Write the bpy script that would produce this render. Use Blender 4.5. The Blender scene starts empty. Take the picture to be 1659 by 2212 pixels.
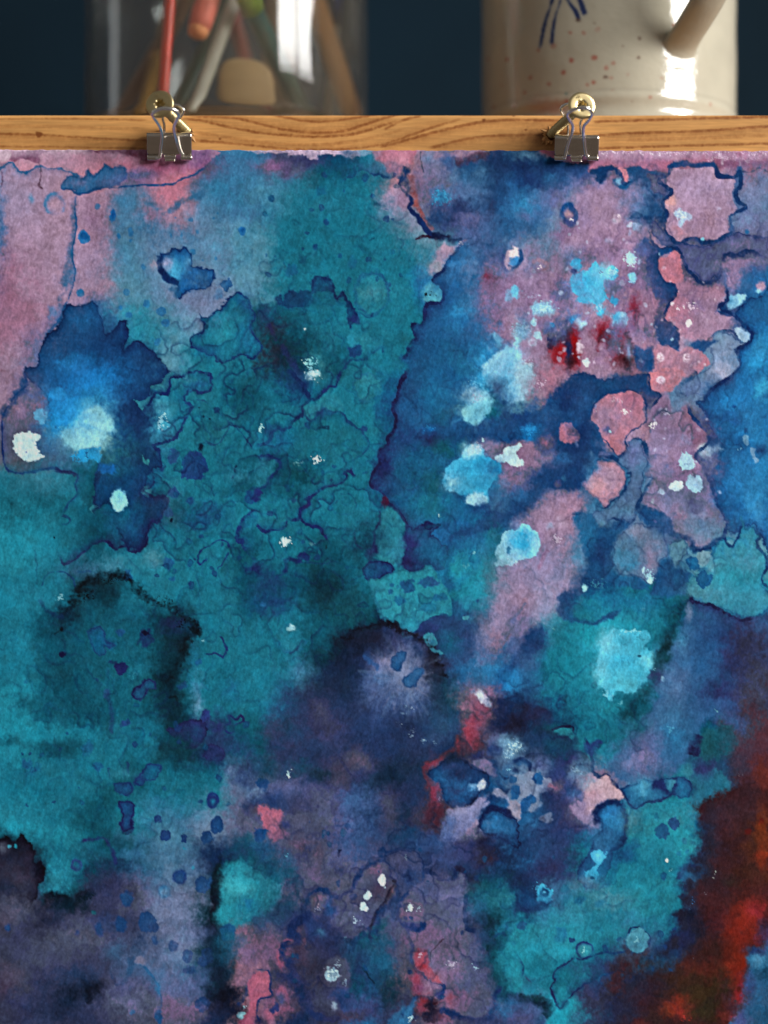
import bpy, bmesh, math, random
import numpy as np
from mathutils import Vector, Matrix

random.seed(4)
SC = bpy.context.scene
COL = SC.collection
# ------------------------------------------------------------------------------ camera
K = 0.0002                 # one drawing unit on the painting = 0.2 mm
DIST = 0.80                # camera to paper
HOR = 0.0                  # camera height (paper centre = 0)
cam_d = bpy.data.cameras.new('camera'); cam = bpy.data.objects.new('camera', cam_d); COL.objects.link(cam)
cam.location = (0, -DIST, HOR); cam.rotation_euler = (math.radians(90), 0, 0)
cam_d.sensor_fit = 'VERTICAL'; cam_d.sensor_height = 36.0; cam_d.sensor_width = 27.0
cam_d.lens = 36.0 * DIST / (2212 * K)
cam_d.clip_start = 0.02; cam_d.clip_end = 50
cam_d.dof.use_dof = True; cam_d.dof.focus_distance = DIST - 0.001; cam_d.dof.aperture_fstop = 2.4
SC.camera = cam
SC.render.resolution_x, SC.render.resolution_y = 768, 1024
SC.view_settings.view_transform = 'Standard'; SC.view_settings.look = 'None'
SC.view_settings.exposure = 0.0; SC.view_settings.gamma = 1.0
SC.cycles.use_denoising = True
SC.cycles.max_bounces = 14; SC.cycles.transmission_bounces = 12; SC.cycles.transparent_max_bounces = 12
SC.cycles.sample_clamp_indirect = 6.0; SC.cycles.blur_glossy = 0.3
# ------------------------------------------------------------------------------ dim room and its windows
W = bpy.data.worlds.new('World'); SC.world = W; W.use_nodes = True
nt = W.node_tree; bg = nt.nodes['Background']; bg.inputs[1].default_value = 0.165
_tc = nt.nodes.new('ShaderNodeTexCoord'); _sx = nt.nodes.new('ShaderNodeSeparateXYZ'); _mr = nt.nodes.new('ShaderNodeMapRange'); _mx = nt.nodes.new('ShaderNodeMix')
_mr.inputs['From Min'].default_value = -.35; _mr.inputs['From Max'].default_value = .35; _mx.data_type = 'RGBA'
_mx.inputs['A'].default_value = (0.70, 0.57, 0.47, 1); _mx.inputs['B'].default_value = (1.0, 0.98, 0.96, 1)     # wooden floor below, pale ceiling above
nt.links.new(_tc.outputs['Generated'], _sx.inputs[0]); nt.links.new(_sx.outputs['Z'], _mr.inputs['Value']); nt.links.new(_mr.outputs[0], _mx.inputs['Factor']); nt.links.new(_mx.outputs['Result'], bg.inputs[0])

def window_light(name, loc, target, sx, sy, power, col, drop=0.0):
    d = bpy.data.lights.new(name, 'AREA'); d.shape = 'RECTANGLE'; d.size = sx; d.size_y = sy
    d.energy = power; d.color = col
    o = bpy.data.objects.new(name, d); COL.objects.link(o); o.location = loc
    o.rotation_euler = (Vector(target) - Vector(loc)).to_track_quat('-Z', 'Y').to_euler()
    o.location = Vector(loc) - o.rotation_euler.to_matrix() @ Vector((0, drop, 0))
    return o
# tall two-leaf window to the right of the camera, a narrow one far to the left
window_light('window_light', (2.93, -2.12, 1.66), (0.0, 0.0, 0.1), 1.08, 1.55, 138, (1.0, 0.99, 0.97))
window_light('window_light', (3.56, -1.22, 1.66), (0.0, 0.0, 0.1), 1.08, 1.55, 138, (1.0, 0.99, 0.97))
# thin lamp strips added under the window to break up its glints
window_light('window_light', (2.93, -2.12, 1.66), (0.0, 0.0, 0.1), 0.98, 0.055, 4.6, (1.0, 0.99, 0.97), .825)
window_light('window_light', (3.56, -1.22, 1.66), (0.0, 0.0, 0.1), 0.98, 0.055, 4.6, (1.0, 0.99, 0.97), .825)
window_light('window_light', (-1.15, 0.20, 0.62), (0.1, 0.1, 0.2), 0.26, 0.9, 0.7, (0.95, 0.98, 1.0))

def at(dx, dy, y=0.0):
    """world point at depth y that the design drawing puts at (dx, dy)"""
    s = (DIST + y) / DIST
    return Vector(((dx - 829.5) * K * s, y, HOR + ((1106 - dy) * K - HOR) * s))

# ----------------------------------------------------------------------------------------------
# WATERCOLOUR ENGINE: pigment laid down wash by wash on a grid of points (units: 0.2 mm)
# ----------------------------------------------------------------------------------------------
_rs = np.random.RandomState(7)
_GA = _rs.rand(256, 256).astype(np.float32) * 6.2831853
_GX, _GY = np.cos(_GA), np.sin(_GA)

def perlin(X, Y, scale, seed=0):
    x = X / scale + seed * 17.37; y = Y / scale + seed * 31.91
    ix = np.floor(x).astype(np.int32); iy = np.floor(y).astype(np.int32)
    fx = x - ix; fy = y - iy
    u = fx * fx * fx * (fx * (fx * 6 - 15) + 10); v = fy * fy * fy * (fy * (fy * 6 - 15) + 10)
    i0 = ix & 255; i1 = (ix + 1) & 255; j0 = iy & 255; j1 = (iy + 1) & 255
    a = _GX[j0, i0] * fx + _GY[j0, i0] * fy
    b = _GX[j0, i1] * (fx - 1) + _GY[j0, i1] * fy
    c = _GX[j1, i0] * fx + _GY[j1, i0] * (fy - 1)
    d = _GX[j1, i1] * (fx - 1) + _GY[j1, i1] * (fy - 1)
    return ((a + (b - a) * u) + ((c + (d - c) * u) - (a + (b - a) * u)) * v) * 1.5

def fbm(X, Y, scales, seed=0, gain=0.55):
    out = 0; amp = 1.0; tot = 0
    for k, s in enumerate(scales):
        out = out + amp * perlin(X, Y, s, seed + k * 3 + 1); tot += amp; amp *= gain
    return (out / tot * 1.4).astype(np.float32)

def sstep(t):
    t = np.clip(t, 0, 1); return t * t * (3 - 2 * t)

class Canvas:
    def __init__(s, xs, ys):
        s.xs = np.asarray(xs, np.float32); s.ys = np.asarray(ys, np.float32)
        s.X, s.Y = np.meshgrid(s.xs, s.ys)
        X, Y = s.X, s.Y
        s.WX = fbm(X, Y, (22, 11, 5.5), 11, .68); s.WY = fbm(X, Y, (22, 11, 5.5), 29, .68)
        s.CX = fbm(X, Y, (130, 65), 41); s.CY = fbm(X, Y, (130, 65), 57)
        s.BI = (1 - np.abs(perlin(X, Y, 15, 71)) * 2.6) * .62 + (1 - np.abs(perlin(X, Y, 7.5, 73)) * 2.6) * .38
        s.BI -= s.BI.mean()
        s.CL = fbm(X, Y, (80, 40, 20, 10), 83, .6)
        s.BL = fbm(X + 5 * s.WX, Y + 5 * s.WY, (14, 7), 91, .8)
        s.FI = fbm(X * .93 + Y * .37, (Y * .93 - X * .37) * .6, (7.5, 4.3, 2.7), 97, .8)
        s.rgb = np.zeros(X.shape + (3,), np.float32)
        s.ox = s.oy = 0.0; s.q = 1.0; s.LW = 1.3; s.LC = .84

    def tile(s, c, r, dy=0):
        s.ox = 553.0 * c; s.oy = (320, 800, 1280, 1732)[r]; s.q = 1 / 3.0

    def P(s, pts):
        return np.array([(s.ox + x * s.q, s.oy + y * s.q) for x, y in pts], np.float32)

    def win(s, P, m):
        x0, y0 = P.min(0) - m; x1, y1 = P.max(0) + m
        i0, i1 = np.searchsorted(s.xs, (x0, x1)); j0, j1 = np.searchsorted(s.ys, (y0, y1))
        return slice(j0, j1), slice(i0, i1)

    def mix(s, W, col, a, bleed=.22, gran=.14):
        q = 4 * a * np.clip(1 - a, 0, 1)                      # half-covered paper breaks into wisps and grains
        a = a * (1 + bleed * s.CL[W] * 1.6 + gran * s.FI[W]) + q * (.24 * s.CL[W] + .13 * s.BL[W] + .10 * s.FI[W])
        a = np.clip(a, 0, 1)[..., None]
        s.rgb[W] += (np.array(col, np.float32) - s.rgb[W]) * a

    @staticmethod
    def smooth(P, closed, n=3):
        if len(P) < 3: return P
        A = np.vstack([P[-1:], P, P[:2]]) if closed else np.vstack([2 * P[:1] - P[1:2], P, 2 * P[-1:] - P[-2:-1]])
        out = []
        for i in range(1, len(A) - 2):
            a, b, c, d = A[i - 1], A[i], A[i + 1], A[i + 2]
            for k in range(n):
                t = k / n
                out.append(.5 * (2 * b + (c - a) * t + (2 * a - 5 * b + 4 * c - d) * t * t + (3 * b - a - 3 * c + d) * t ** 3))
        if not closed: out.append(A[-2])
        return np.array(out, np.float32)

    # distance to a polyline / polygon with frayed coordinates
    def dist(s, P, W, jag, closed):
        jag = jag * .62
        x = s.X[W] + jag * s.WX[W]; y = s.Y[W] + jag * s.WY[W]
        Q = np.roll(P, -1, 0) if closed else P[1:]
        A = P if closed else P[:-1]
        best = np.full(x.shape, 1e12, np.float32); sgn = np.ones(x.shape, np.float32)
        inside = np.zeros(x.shape, bool); tt = np.zeros(x.shape, np.float32)
        n = len(A)
        for k in range(n):
            ax, ay = A[k]; bx, by = Q[k]
            dx, dy = bx - ax, by - ay; L = dx * dx + dy * dy + 1e-9
            t0 = ((x - ax) * dx + (y - ay) * dy) / L
            t = np.clip(t0, 0, 1)
            ex = x - ax - t * dx; ey = y - ay - t * dy
            d = ex * ex + ey * ey
            m = d < best
            best = np.where(m, d, best)
            if closed:
                if ay != by:
                    cr = ((ay > y) != (by > y)) & (x < ax + (y - ay) * dx / (by - ay))
                    inside ^= cr
            else:
                sgn = np.where(m, np.sign(dx * (y - ay) - dy * (x - ax)), sgn)
                tt = np.where(m, (k + t) / n, tt)
        d = np.sqrt(best)
        return (np.where(inside, -d, d) if closed else d), sgn, tt

    # wash: a flooded area with a frayed edge, pigment gathered in its rim
    def w(s, pts, col, a=1.0, soft=3.0, jag=7.0, rim=None, bil=2.2, inn=None, keep=.0):
        P = s.smooth(s.P(pts), True); m = jag + bil + soft + 6
        W = s.win(P, m)
        if s.X[W].size == 0: return
        d, _, _ = s.dist(P, W, jag, True)
        if bil: d = d + bil * s.BI[W]
        f = sstep(.5 - d / (2 * soft))
        if inn is not None: f = f * (keep + (1 - keep) * np.exp(np.minimum(d, 0) / inn))
        s.mix(W, col, a * f)
        if rim:
            rc, ra, rw = rim
            s.mix(W, np.array(rc, np.float32) * s.LC, np.minimum(ra * 1.2, 1) * np.maximum(sstep(.5 - d / 2.2) * np.exp(np.minimum(d, 0) / (rw * 1.3)) * .85, np.exp(-((d + 1.6) / 2.3) ** 2)) * (1 + .3 * s.CL[W]), gran=.2)

    # line: a dried tide mark; tow = the side its pigment bleeds to
    def l(s, pts, wd, col, a=.9, jag=6.0, tow=None, fade=14.0, soft=1.3, bil=0.0, fa=.7):
        P = s.smooth(s.P(pts), False); m = jag + wd + soft + 5 + (fade * 3 if tow else 0)
        W = s.win(P, m)
        if s.X[W].size == 0: return
        d, sg, t = s.dist(P, W, jag, False)
        if bil: d = d + bil * s.BI[W]
        wv = wd * s.LW * (.62 + .75 * np.clip(.5 + s.CL[W] * .9, 0, 1.4))
        core = sstep(.5 - (d - wv * .5) / (2 * soft)) * np.clip(sstep(t * 14 + .2) * sstep((1 - t) * 14 + .2), 0, 1)
        al = a * core * np.clip(.86 + .6 * s.CL[W] + .3 * s.BL[W], .2, 1.0)
        if tow:
            T = s.P([tow])[0]; k = None; best = 1e18
            for i in range(len(P) - 1):
                q = P[i + 1] - P[i]; tt = np.clip(((T - P[i]) @ q) / (q @ q + 1e-9), 0, 1)
                dd = ((T - P[i] - tt * q) ** 2).sum()
                if dd < best: best = dd; k = np.sign(q[0] * (T[1] - P[i][1]) - q[1] * (T[0] - P[i][0]))
            ends = sstep(t * 9) * sstep((1 - t) * 9)
            side = np.where(sg == k, np.exp(-d / fade), sstep(.5 - d / 2.0)) * ends
            al = np.maximum(al, fa * a * side)
        s.mix(W, np.array(col, np.float32) * s.LC, al, bleed=.1, gran=.2)

    # drop: an ellipse
    def o(s, x, y, rx, ry, col, a=.8, soft=2.0, jag=3.0, rot=0, rim=None, bil=1.5):
        c = s.P([(x, y)])[0]; rx *= s.q; ry *= s.q
        R = max(rx, ry) + jag + soft + bil + 4
        W = s.win(np.array([c]), R)
        if s.X[W].size == 0: return
        X = s.X[W] - c[0] + jag * s.WX[W]; Y = s.Y[W] - c[1] + jag * s.WY[W]
        if rot:
            cr, sr = math.cos(math.radians(rot)), math.sin(math.radians(rot))
            X, Y = X * cr + Y * sr, -X * sr + Y * cr
        r = np.sqrt((X / rx) ** 2 + (Y / ry) ** 2) + 1e-6
        d = (r - 1) * min(rx, ry) + bil * s.BI[W]
        s.mix(W, col, min(1, a * 1.12) * sstep(.5 - d / (2 * soft)))
        if rim:
            rc, ra, rw = rim
            s.mix(W, np.array(rc, np.float32) * s.LC, ra * sstep(.5 - d / 2.0) * np.exp(np.minimum(d, 0) / rw))

    # glow: pigment (or its absence) diffusing without an edge
    def g(s, x, y, rx, ry, col, a=.7, jag=10.0, rot=0, p=2.1):
        c = s.P([(x, y)])[0]; rx *= s.q; ry *= s.q
        W = s.win(np.array([c]), max(rx, ry) * 2.2 + jag)
        if s.X[W].size == 0: return
        X = s.X[W] - c[0] + jag * (s.WX[W] * 1.1 + s.CX[W] * .8); Y = s.Y[W] - c[1] + jag * (s.WY[W] * 1.1 + s.CY[W] * .8)
        if rot:
            cr, sr = math.cos(math.radians(rot)), math.sin(math.radians(rot))
            X, Y = X * cr + Y * sr, -X * sr + Y * cr
        r2 = (X / rx) ** 2 + (Y / ry) ** 2
        s.mix(W, col, a * np.exp(-r2 ** (p / 2) * .8), bleed=.3)

    def ring(s, x, y, rx, ry, wd, col, a=.7, jag=3.0, fill=None, fa=.4, rot=0):
        if fill: s.o(x, y, rx, ry, fill, fa, 3, jag, rot)
        c = s.P([(x, y)])[0]; rx *= s.q; ry *= s.q
        W = s.win(np.array([c]), max(rx, ry) + jag + wd * 2 + 4)
        if s.X[W].size == 0: return
        X = s.X[W] - c[0] + jag * s.WX[W]; Y = s.Y[W] - c[1] + jag * s.WY[W]
        if rot:
            cr, sr = math.cos(math.radians(rot)), math.sin(math.radians(rot))
            X, Y = X * cr + Y * sr, -X * sr + Y * cr
        d = (np.sqrt((X / rx) ** 2 + (Y / ry) ** 2) - 1) * min(rx, ry)
        wd = wd * 1.3; dd = np.where(d > 0, d / (wd * .45), -d / wd)
        s.mix(W, np.array(col, np.float32) * (s.LC + .12), a * np.exp(-dd * dd) * np.clip(1 + .8 * s.CL[W], .35, 1.3))

    # speckle: dry grains of body colour
    def sp(s, x, y, rx, ry, col, a=.9, dens=.5, jag=4.0, fine=3.2):
        c = s.P([(x, y)])[0]; rx *= s.q; ry *= s.q
        W = s.win(np.array([c]), max(rx, ry) * 1.5 + jag)
        if s.X[W].size == 0: return
        X = s.X[W] - c[0] + jag * s.WX[W]; Y = s.Y[W] - c[1] + jag * s.WY[W]
        r = np.sqrt((X / rx) ** 2 + (Y / ry) ** 2)
        n = fbm(s.X[W], s.Y[W], (fine * 2, fine), 5 + int(abs(c[0]) + abs(c[1])) % 50, .8)
        s.mix(W, col, a * sstep((n - (r - dens) * 1.0) * 3.0) * sstep((1.35 - r) * 4))

    def base(s, rows, pal, x0, dx, y0, dy):
        n, m = len(rows), len(rows[0])
        G = np.array([[pal[ch] for ch in r] for r in rows], np.float32)
        X = s.X + 24 * s.CX + 17 * s.WX; Y = s.Y + 24 * s.CY + 17 * s.WY
        gx = np.clip((X - x0) / dx, 0, m - 1.001); gy = np.clip((Y - y0) / dy, 0, n - 1.001)
        i = gx.astype(int); j = gy.astype(int)
        u = sstep((gx - i) * 1.25 - .125)[..., None]; v = sstep((gy - j) * 1.25 - .125)[..., None]
        s.rgb = ((G[j, i] * (1 - u) + G[j, i + 1] * u) * (1 - v) + (G[j + 1, i] * (1 - u) + G[j + 1, i + 1] * u) * v).astype(np.float32)

    # ray: a bloom whose pigment runs out in feathered spokes
    def ray(s, x, y, rx, ry, col, a=.8, n=26, rough=.55, p=2.2, inner=0.0):
        c = s.P([(x, y)])[0]; rx *= s.q; ry *= s.q
        W = s.win(np.array([c]), max(rx, ry) * 1.7)
        if s.X[W].size == 0: return
        X = s.X[W] - c[0] + 2 * s.WX[W]; Y = s.Y[W] - c[1] + 2 * s.WY[W]
        r = np.sqrt((X / rx) ** 2 + (Y / ry) ** 2); th = np.arctan2(Y / ry, X / rx)
        u = np.cos(th) * n / 6.2832; v = np.sin(th) * n / 6.2832
        sd = int(abs(c[0] * 3 + c[1])) % 60
        k = fbm(u * 10 + r * 3, v * 10, (10, 5), sd, .7)
        rr = r * (1 + rough * k)
        al = np.exp(-rr ** p) * (1 + .5 * k * np.clip(r * 1.6, 0, 1))
        if inner: al = al * sstep(r / inner)
        s.mix(W, col, a * al, bleed=.15)

    # tide: back-runs the water left where it crept through half-dry pigment
    def tide(s, fields, levels, seed, scales, amt=.6, tint=(24, 48, 98)):
        X, Y = s.X, s.Y
        F = fbm(X + 3.2 * s.WX, Y + 3.2 * s.WY, scales, seed, .5)
        gy = np.gradient(F, s.ys, axis=0); gx = np.gradient(F, s.xs, axis=1)
        G = np.sqrt(gx * gx + gy * gy) + .0022
        M = np.zeros_like(F)
        for x, y, rx, ry, k in fields: M = np.maximum(M, k * np.exp(-(((X - x) / rx) ** 2 + ((Y - y) / ry) ** 2) ** 1.5))
        patch = fbm(X, Y, (110, 55), seed + 7)
        lum = s.rgb.mean(-1)
        M = M * np.clip(1 - (lum - 120) / 50, 0, 1)
        for i, L in enumerate(levels):
            d = (F - L) / G
            m = M * np.clip(.35 + (patch if i % 2 else -patch) * 1.5, 0, 1.15)
            edge = np.where(d > 0, np.exp(-d / 7.5) * .55 + np.exp(-(d / 3.2) ** 2) * .5, np.exp(-(d / 1.6) ** 2))
            al = np.clip(amt * m * edge, 0, 1)[..., None]
            s.rgb += (s.rgb * .22 + np.array(tint, np.float32) * .55 - s.rgb) * al
            li = np.clip(amt * .22 * m * np.where(d < 0, np.exp(d / 9), 0), 0, 1)[..., None]
            s.rgb += (s.rgb * 1.22 + 8 - s.rgb) * li

    def finish(s):
        X, Y = s.X, s.Y
        # pigment crowds into its own edges: wet-edge contrast against the neighbourhood
        def blur(a, r):
            for ax in (0, 1):
                p = np.pad(a, [(r + 1, r) if k == ax else (0, 0) for k in range(3)], mode='edge'); q = np.cumsum(p, ax, dtype=np.float64)
                n = a.shape[ax]; hi = np.take(q, np.arange(2 * r + 1, 2 * r + 1 + n), ax); lo = np.take(q, np.arange(0, n), ax)
                a = ((hi - lo) / (2 * r + 1)).astype(np.float32)
            return a
        bl = blur(blur(s.rgb, 7), 7); bs = blur(s.rgb, 3)
        s.rgb = np.clip(s.rgb + .30 * (s.rgb - bl) + .22 * (s.rgb - bs), 4, 246)
        cloud = fbm(X + 20 * s.WX, Y + 20 * s.WY, (60, 30, 15, 8), 131, .7)
        blot = fbm(X + 6 * s.WX, Y + 6 * s.WY, (19, 10, 5.5), 137, .75)
        u = X * .91 + Y * .41; v = Y * .91 - X * .41
        gr = fbm(u, v * .62, (5.6, 3.1), 141, .9)
        gr2 = fbm(X * .97 + Y * .26, (Y * .97 - X * .26) * .36, (9, 4.6), 151, .8)
        f = 1 + .16 * cloud + .105 * blot + .075 * gr + .085 * gr2
        # granulation: heavy pigment settles apart from the dye, so hue wanders a little too
        hue = fbm(X + 9 * s.WX, Y + 9 * s.WY, (45, 22, 11), 171, .7)[..., None]
        s.rgb = s.rgb * f[..., None] + hue * np.array((5.0, -1.5, -4.0), np.float32) + 3.0 * gr[..., None]
        lum = s.rgb.mean(-1, keepdims=True)
        s.rgb = lum + (s.rgb - lum) * .95
        R, G, B = s.rgb[..., 0], s.rgb[..., 1], s.rgb[..., 2]
        wt = sstep((G - R - 22) / 60) * sstep((1.32 * G - B) / 25)
        wp = sstep((R - G - 14) / 40) * sstep((B - 62) / 40); wr = sstep((R - G - 26) / 40) * sstep((72 - B) / 20)
        wv = sstep((B - G - 6) / 20) * sstep((R - G + 6) / 14) * sstep((120 - R) / 30)      # violets
        wb = sstep((B - G - 26) / 30) * sstep((G - R - 10) / 30)                            # blues
        R *= 1 - .03 * wt; G *= 1 - .035 * wt; B *= 1 - .045 * wt
        R += 5 * wt - 9 * wp - .09 * R * wr - .13 * R * wv + 2 * wt; G += 9 * wp + .04 * G * wv + .02 * G * wr; B += 2 * wt + 10 * wp - .06 * B * wb - .06 * B * wv
        s.rgb = np.clip(96 + (s.rgb - 96) * 1.08, 2, 248)
        # pale paper showing through where the tooth of the sheet stands proud
        th = sstep((perlin(u, v * .55, 3.3, 161) - .30) * 3) * .12
        s.rgb += (np.minimum(s.rgb * 1.35 + 22, 240) - s.rgb) * th[..., None]
# colours of the pigments as they dried
TB=(26,140,160); TM=(21,112,132); DT=(14,80,98); KT=(13,46,58); GT=(78,136,156); SL=(92,120,150)
DB=(22,66,114); MB_=(34,98,154); LB=(52,146,198); NV=(22,44,80); PK=(164,122,144); PM=(150,132,160)
RO=(150,92,112); MG=(98,88,122); VD=(52,54,84); VN=(38,56,94); MX=(58,34,42); XB=(36,30,28)
RU=(142,42,26); QP=(186,108,120); US=(58,106,144); JV=(76,46,64); WC=(186,224,232); PC=(138,206,224)
CB=(66,172,218); AZ=(28,116,184); INK=(22,46,94); EB=(34,88,148); PU=(36,40,82); BK=(13,18,24)
GS=(104,128,148); RD=(124,24,34)
PAL = {'t':TB,'T':TM,'D':DT,'K':KT,'g':GT,'S':SL,'B':DB,'b':MB_,'c':LB,'N':NV,'P':PK,'p':PM,'R':RO,'M':MG,
       'V':VD,'v':VN,'X':MX,'x':XB,'O':RU,'Q':QP,'U':US,'J':JV}
GROUND = [
 "PPRPRUUMDTQSBNNRBRRR",
 "pPPUQUUTTTpMvBSPUPPS",
 "PPPUUSgTTTTgBSSPPPMM",
 "PPPgSSgTTTTbbpPPPRMb",
 "RPBtgSDDTTTBbpPPPPPB",
 "RBBNgTTKDTTBbpRPRPSb",
 "PMbNTTDTTTBDDgPBBSSb",
 "MgcBTTTTTTBDDBBBPPBb",
 "TTDBTTDDTTBDUMBBUpBb",
 "tTDBDTTTTTDTTBPUSSBb",
 "tTDTTTDTDTTBTGpBUUgg".replace('G','g'),
 "TTKTTTDDKTtTtppBTDtt",
 "TDDDKTTTDKNvvMTttDBv",
 "TDDDKTTTKvSvbbTttUBJ",
 "tDDDKTTvVvvKRNNTDUBJ",
 "tDTTKvDVVNNNJNDTUUDJ",
 "TTTDTTSVVKVJBSvPUTvX",
 "tTDTUSMMMvVJpbvbTtNX",
 "KTDUUNDMMMvvvbvTTTNX",
 "VKVMSKtMVMvMDNUTtTXO",
 "VMVNSKRvVDMMKttTUNXO",
 "MVVUUKRNVDRPKtTvXxOU",
 "VNNMMNQNVbVRvMtVXxOU",
]

def paint(c):
    w, l, o, g, ring, sp = c.w, c.l, c.o, c.g, c.ring, c.sp
    c.base(GROUND, PAL, 41, 83, 361, 83)
    # ---------------- upper left -------------------------------------------------------------
    c.tile(0, 0)
    g(200, 650, 420, 420, (170,124,146), .5); g(60, 300, 200, 220, (150,136,164), .6); g(30, 960, 200, 260, (150,84,108), .75)
    g(120, 1180, 220, 200, (166,104,128), .7); g(60, 1400, 120, 100, (160,140,165), .6)
    g(560, 780, 170, 240, (146,124,152), .6); g(620, 480, 110, 190, (146,96,122), .6); g(-20, 520, 50, 260, (40,96,150), .7)
    g(880, 420, 110, 260, (46,108,138), .55); g(1300, 480, 300, 130, (106,134,164), .6); g(1000, 640, 150, 110, (120,128,155), .5)
    g(1240, 960, 280, 130, (112,120,152), .7); g(1120, 1080, 180, 110, (110,116,150), .5); g(850, 800, 160, 240, (62,124,150), .5)
    g(1500, 260, 180, 180, (40,112,146), .5); g(1480, 700, 200, 170, (66,136,164), .5); g(1000, 1200, 200, 160, (32,128,148), .6); g(1450,60,180,110,(44,110,150),.7)
    w([(-90,-10),(1330,-10),(1280,140),(1100,240),(850,200),(790,110),(690,110),(640,170),(575,140),(545,195),(500,170),(450,130),(280,130),(180,160),(90,120),(60,90),(-90,130)], (186,124,144), .9, 3, 6)
    g(1080, 120, 260, 70, (150,64,92), .8, 6); g(800, 100, 120, 60, (176,96,116), .6, 6); g(1300, 60, 110, 70, (110,66,110), .7, 8)
    w([(60,60),(110,25),(330,10),(250,50),(260,95),(215,95),(180,75),(140,70),(90,95)], (138,78,104), .85, 2, 6)
    w([(-60,0),(60,10),(60,70),(0,100),(-60,90)], (196,158,172), .7, 3, 6); w([(300,0),(560,0),(540,24),(300,20)], (206,176,186), .5, 4, 5)
    w([(540,8),(960,-10),(955,85),(860,60),(790,40),(640,30)], (104,52,72), .75, 4, 6)
    l([(250,90),(262,130),(268,180),(250,240),(275,265)], 2.2, (120,70,96), .7, 7)
    l([(10,150),(20,200),(10,260)], 2, (110,70,104), .5, 6)
    l([(-20,145),(30,110),(75,95),(95,130),(160,158),(210,140),(245,118),(310,132),(400,135),(470,165),(540,195)], 4, (40,108,168), .9, 6, tow=(200,260), fade=7, fa=.5)
    w([(480,175),(545,195),(570,140),(600,180),(660,130),(680,100),(720,130),(800,120),(815,200),(740,245),(640,262),(560,292),(500,300),(470,270),(390,262),(430,190)], (54,100,150), .85, 3, 5, rim=((38,84,140),.5,4))
    g(880, 180, 120, 40, (66,80,130), .7, 6); g(900, 230, 130, 30, (110,80,120), .5, 6)
    g(1080, 300, 130, 110, (182,100,118), .8); g(1000, 450, 90, 60, (140,96,124), .6); g(1150,190,80,40,(186,96,112),.7,6)
    l([(390,268),(440,262),(500,298),(570,285),(640,262),(800,252),(960,240),(1110,238),(1180,195),(1250,175),(1340,120)], 3, (38,86,144), .85, 5)
    l([(1010,500),(1060,440),(1180,350),(1330,290)], 10, (52,110,156), .6, 10, soft=5)
    ring(352, 365, 62, 66, 7, (62,118,168), .8, 5); g(360, 365, 30, 34, (176,130,150), .8, 3)
    g(205, 330, 12, 26, (80,130,170), .6, 3)
    l([(492,305),(484,400),(495,480),(480,600),(466,700),(484,790),(476,900),(440,985)], 3.2, (36,90,152), .95, 4, tow=(300,700), fade=6, fa=.45)
    l([(484,305),(470,560),(440,820),(380,1000),(400,1060)], 8, (60,106,150), .55, 8, soft=6)
    l([(440,985),(380,1130),(320,1185),(285,1280)], 4, (36,86,146), .8, 6, tow=(200,1100), fade=10)
    g(440, 840, 50, 70, (56,106,152), .6); g(345, 1060, 30, 40, (74,112,158), .6); g(250, 1330, 90, 120, (76,106,150), .6)
    for x, y, rx, ry in ((632,380,17,20),(770,570,13,15),(846,540,15,26),(846,598,9,11),(525,940,24,28),(822,930,23,24),(952,1010,23,26),(1045,1058,30,30),(838,1080,24,20),(1075,1132,26,24),(1020,1255,22,22),(1238,463,13,15),(1175,562,10,14),(1135,447,6,6),(1388,455,6,6),(1282,540,11,15),(1250,672,18,22),(1108,568,8,14),(1315,725,8,8),(1412,420,5,6),(1400,715,9,9),(780,1035,16,14),(930,770,14,18)):
        o(x, y, rx, ry, (36,104,160), .62, 1.6, 2)
    for x, y, rx, ry in ((730,440,21,40),(545,578,38,46),(1568,535,22,27)):
        o(x, y, rx, ry, (40,100,158), .85, 1.4, 3); o(x+2, y-6, rx*.62, ry*.62, (26,78,138), .7, 2, 3)
    o(1460,885,40,36,(40,94,148),.75,1.6,7,rim=((34,76,130),.5,3)); o(1420,950,26,30,(64,110,156),.5,4,6)
    w([(1035,690),(1060,680),(1100,675),(1110,650),(1150,660),(1170,655),(1195,640),(1225,670),(1248,700),(1245,760),(1290,765),(1320,785),(1380,790),(1385,850),(1350,910),(1290,920),(1230,925),(1190,955),(1160,980),(1140,940),(1150,890),(1100,860),(1050,800)], (30,90,152), .92, 1.8, 6, rim=((20,58,116),.8,4))
    g(1140, 790, 60, 70, (70,168,214), .8, 5); g(1080, 745, 34, 40, (136,148,184), .9, 5); g(1215, 740, 26, 34, (90,150,196), .6, 5); g(1250,860,80,50,(28,84,148),.7,5); g(1010,750,40,30,(160,140,160),.7,6)
    l([(1036,690),(1032,750),(1060,810),(1100,855),(1160,875)], 9, (22,60,116), .9, 5, soft=3)
    l([(1110,890),(1170,960)], 10, (50,110,166), .6, 6, soft=4)
    # dark bloom with its azure heart
    w([(430,1025),(500,1024),(560,1005),(605,995),(640,1060),(668,1130),(678,1206),(730,1180),(800,1112),(838,1190),(802,1312),(850,1265),(900,1246),(960,1290),(1020,1350),(1088,1430),(1085,1520),(980,1550),(960,1640),(880,1640),(960,1750),(990,1800),(980,1950),(1060,2060),(990,2080),(940,2220),(1090,2290),(1030,2400),(950,2500),(940,2580),(830,2590),(760,2480),(700,2300),(620,2340),(610,2150),(660,1960),(560,1960),(350,1800),(300,1600),(170,1480),(170,1420),(240,1415),(262,1330),(290,1225),(385,1150)], (22,70,122), .95, 3, 7, rim=((18,40,82),.8,9))
    g(690, 1330, 150, 130, (20,52,100), .7); g(950, 1380, 90, 80, (24,60,104), .6)
    g(560, 1110, 120, 80, (30,92,150), .7); g(450,1400,90,70,(36,120,186),.8)
    c.tile(0, 1)
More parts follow.
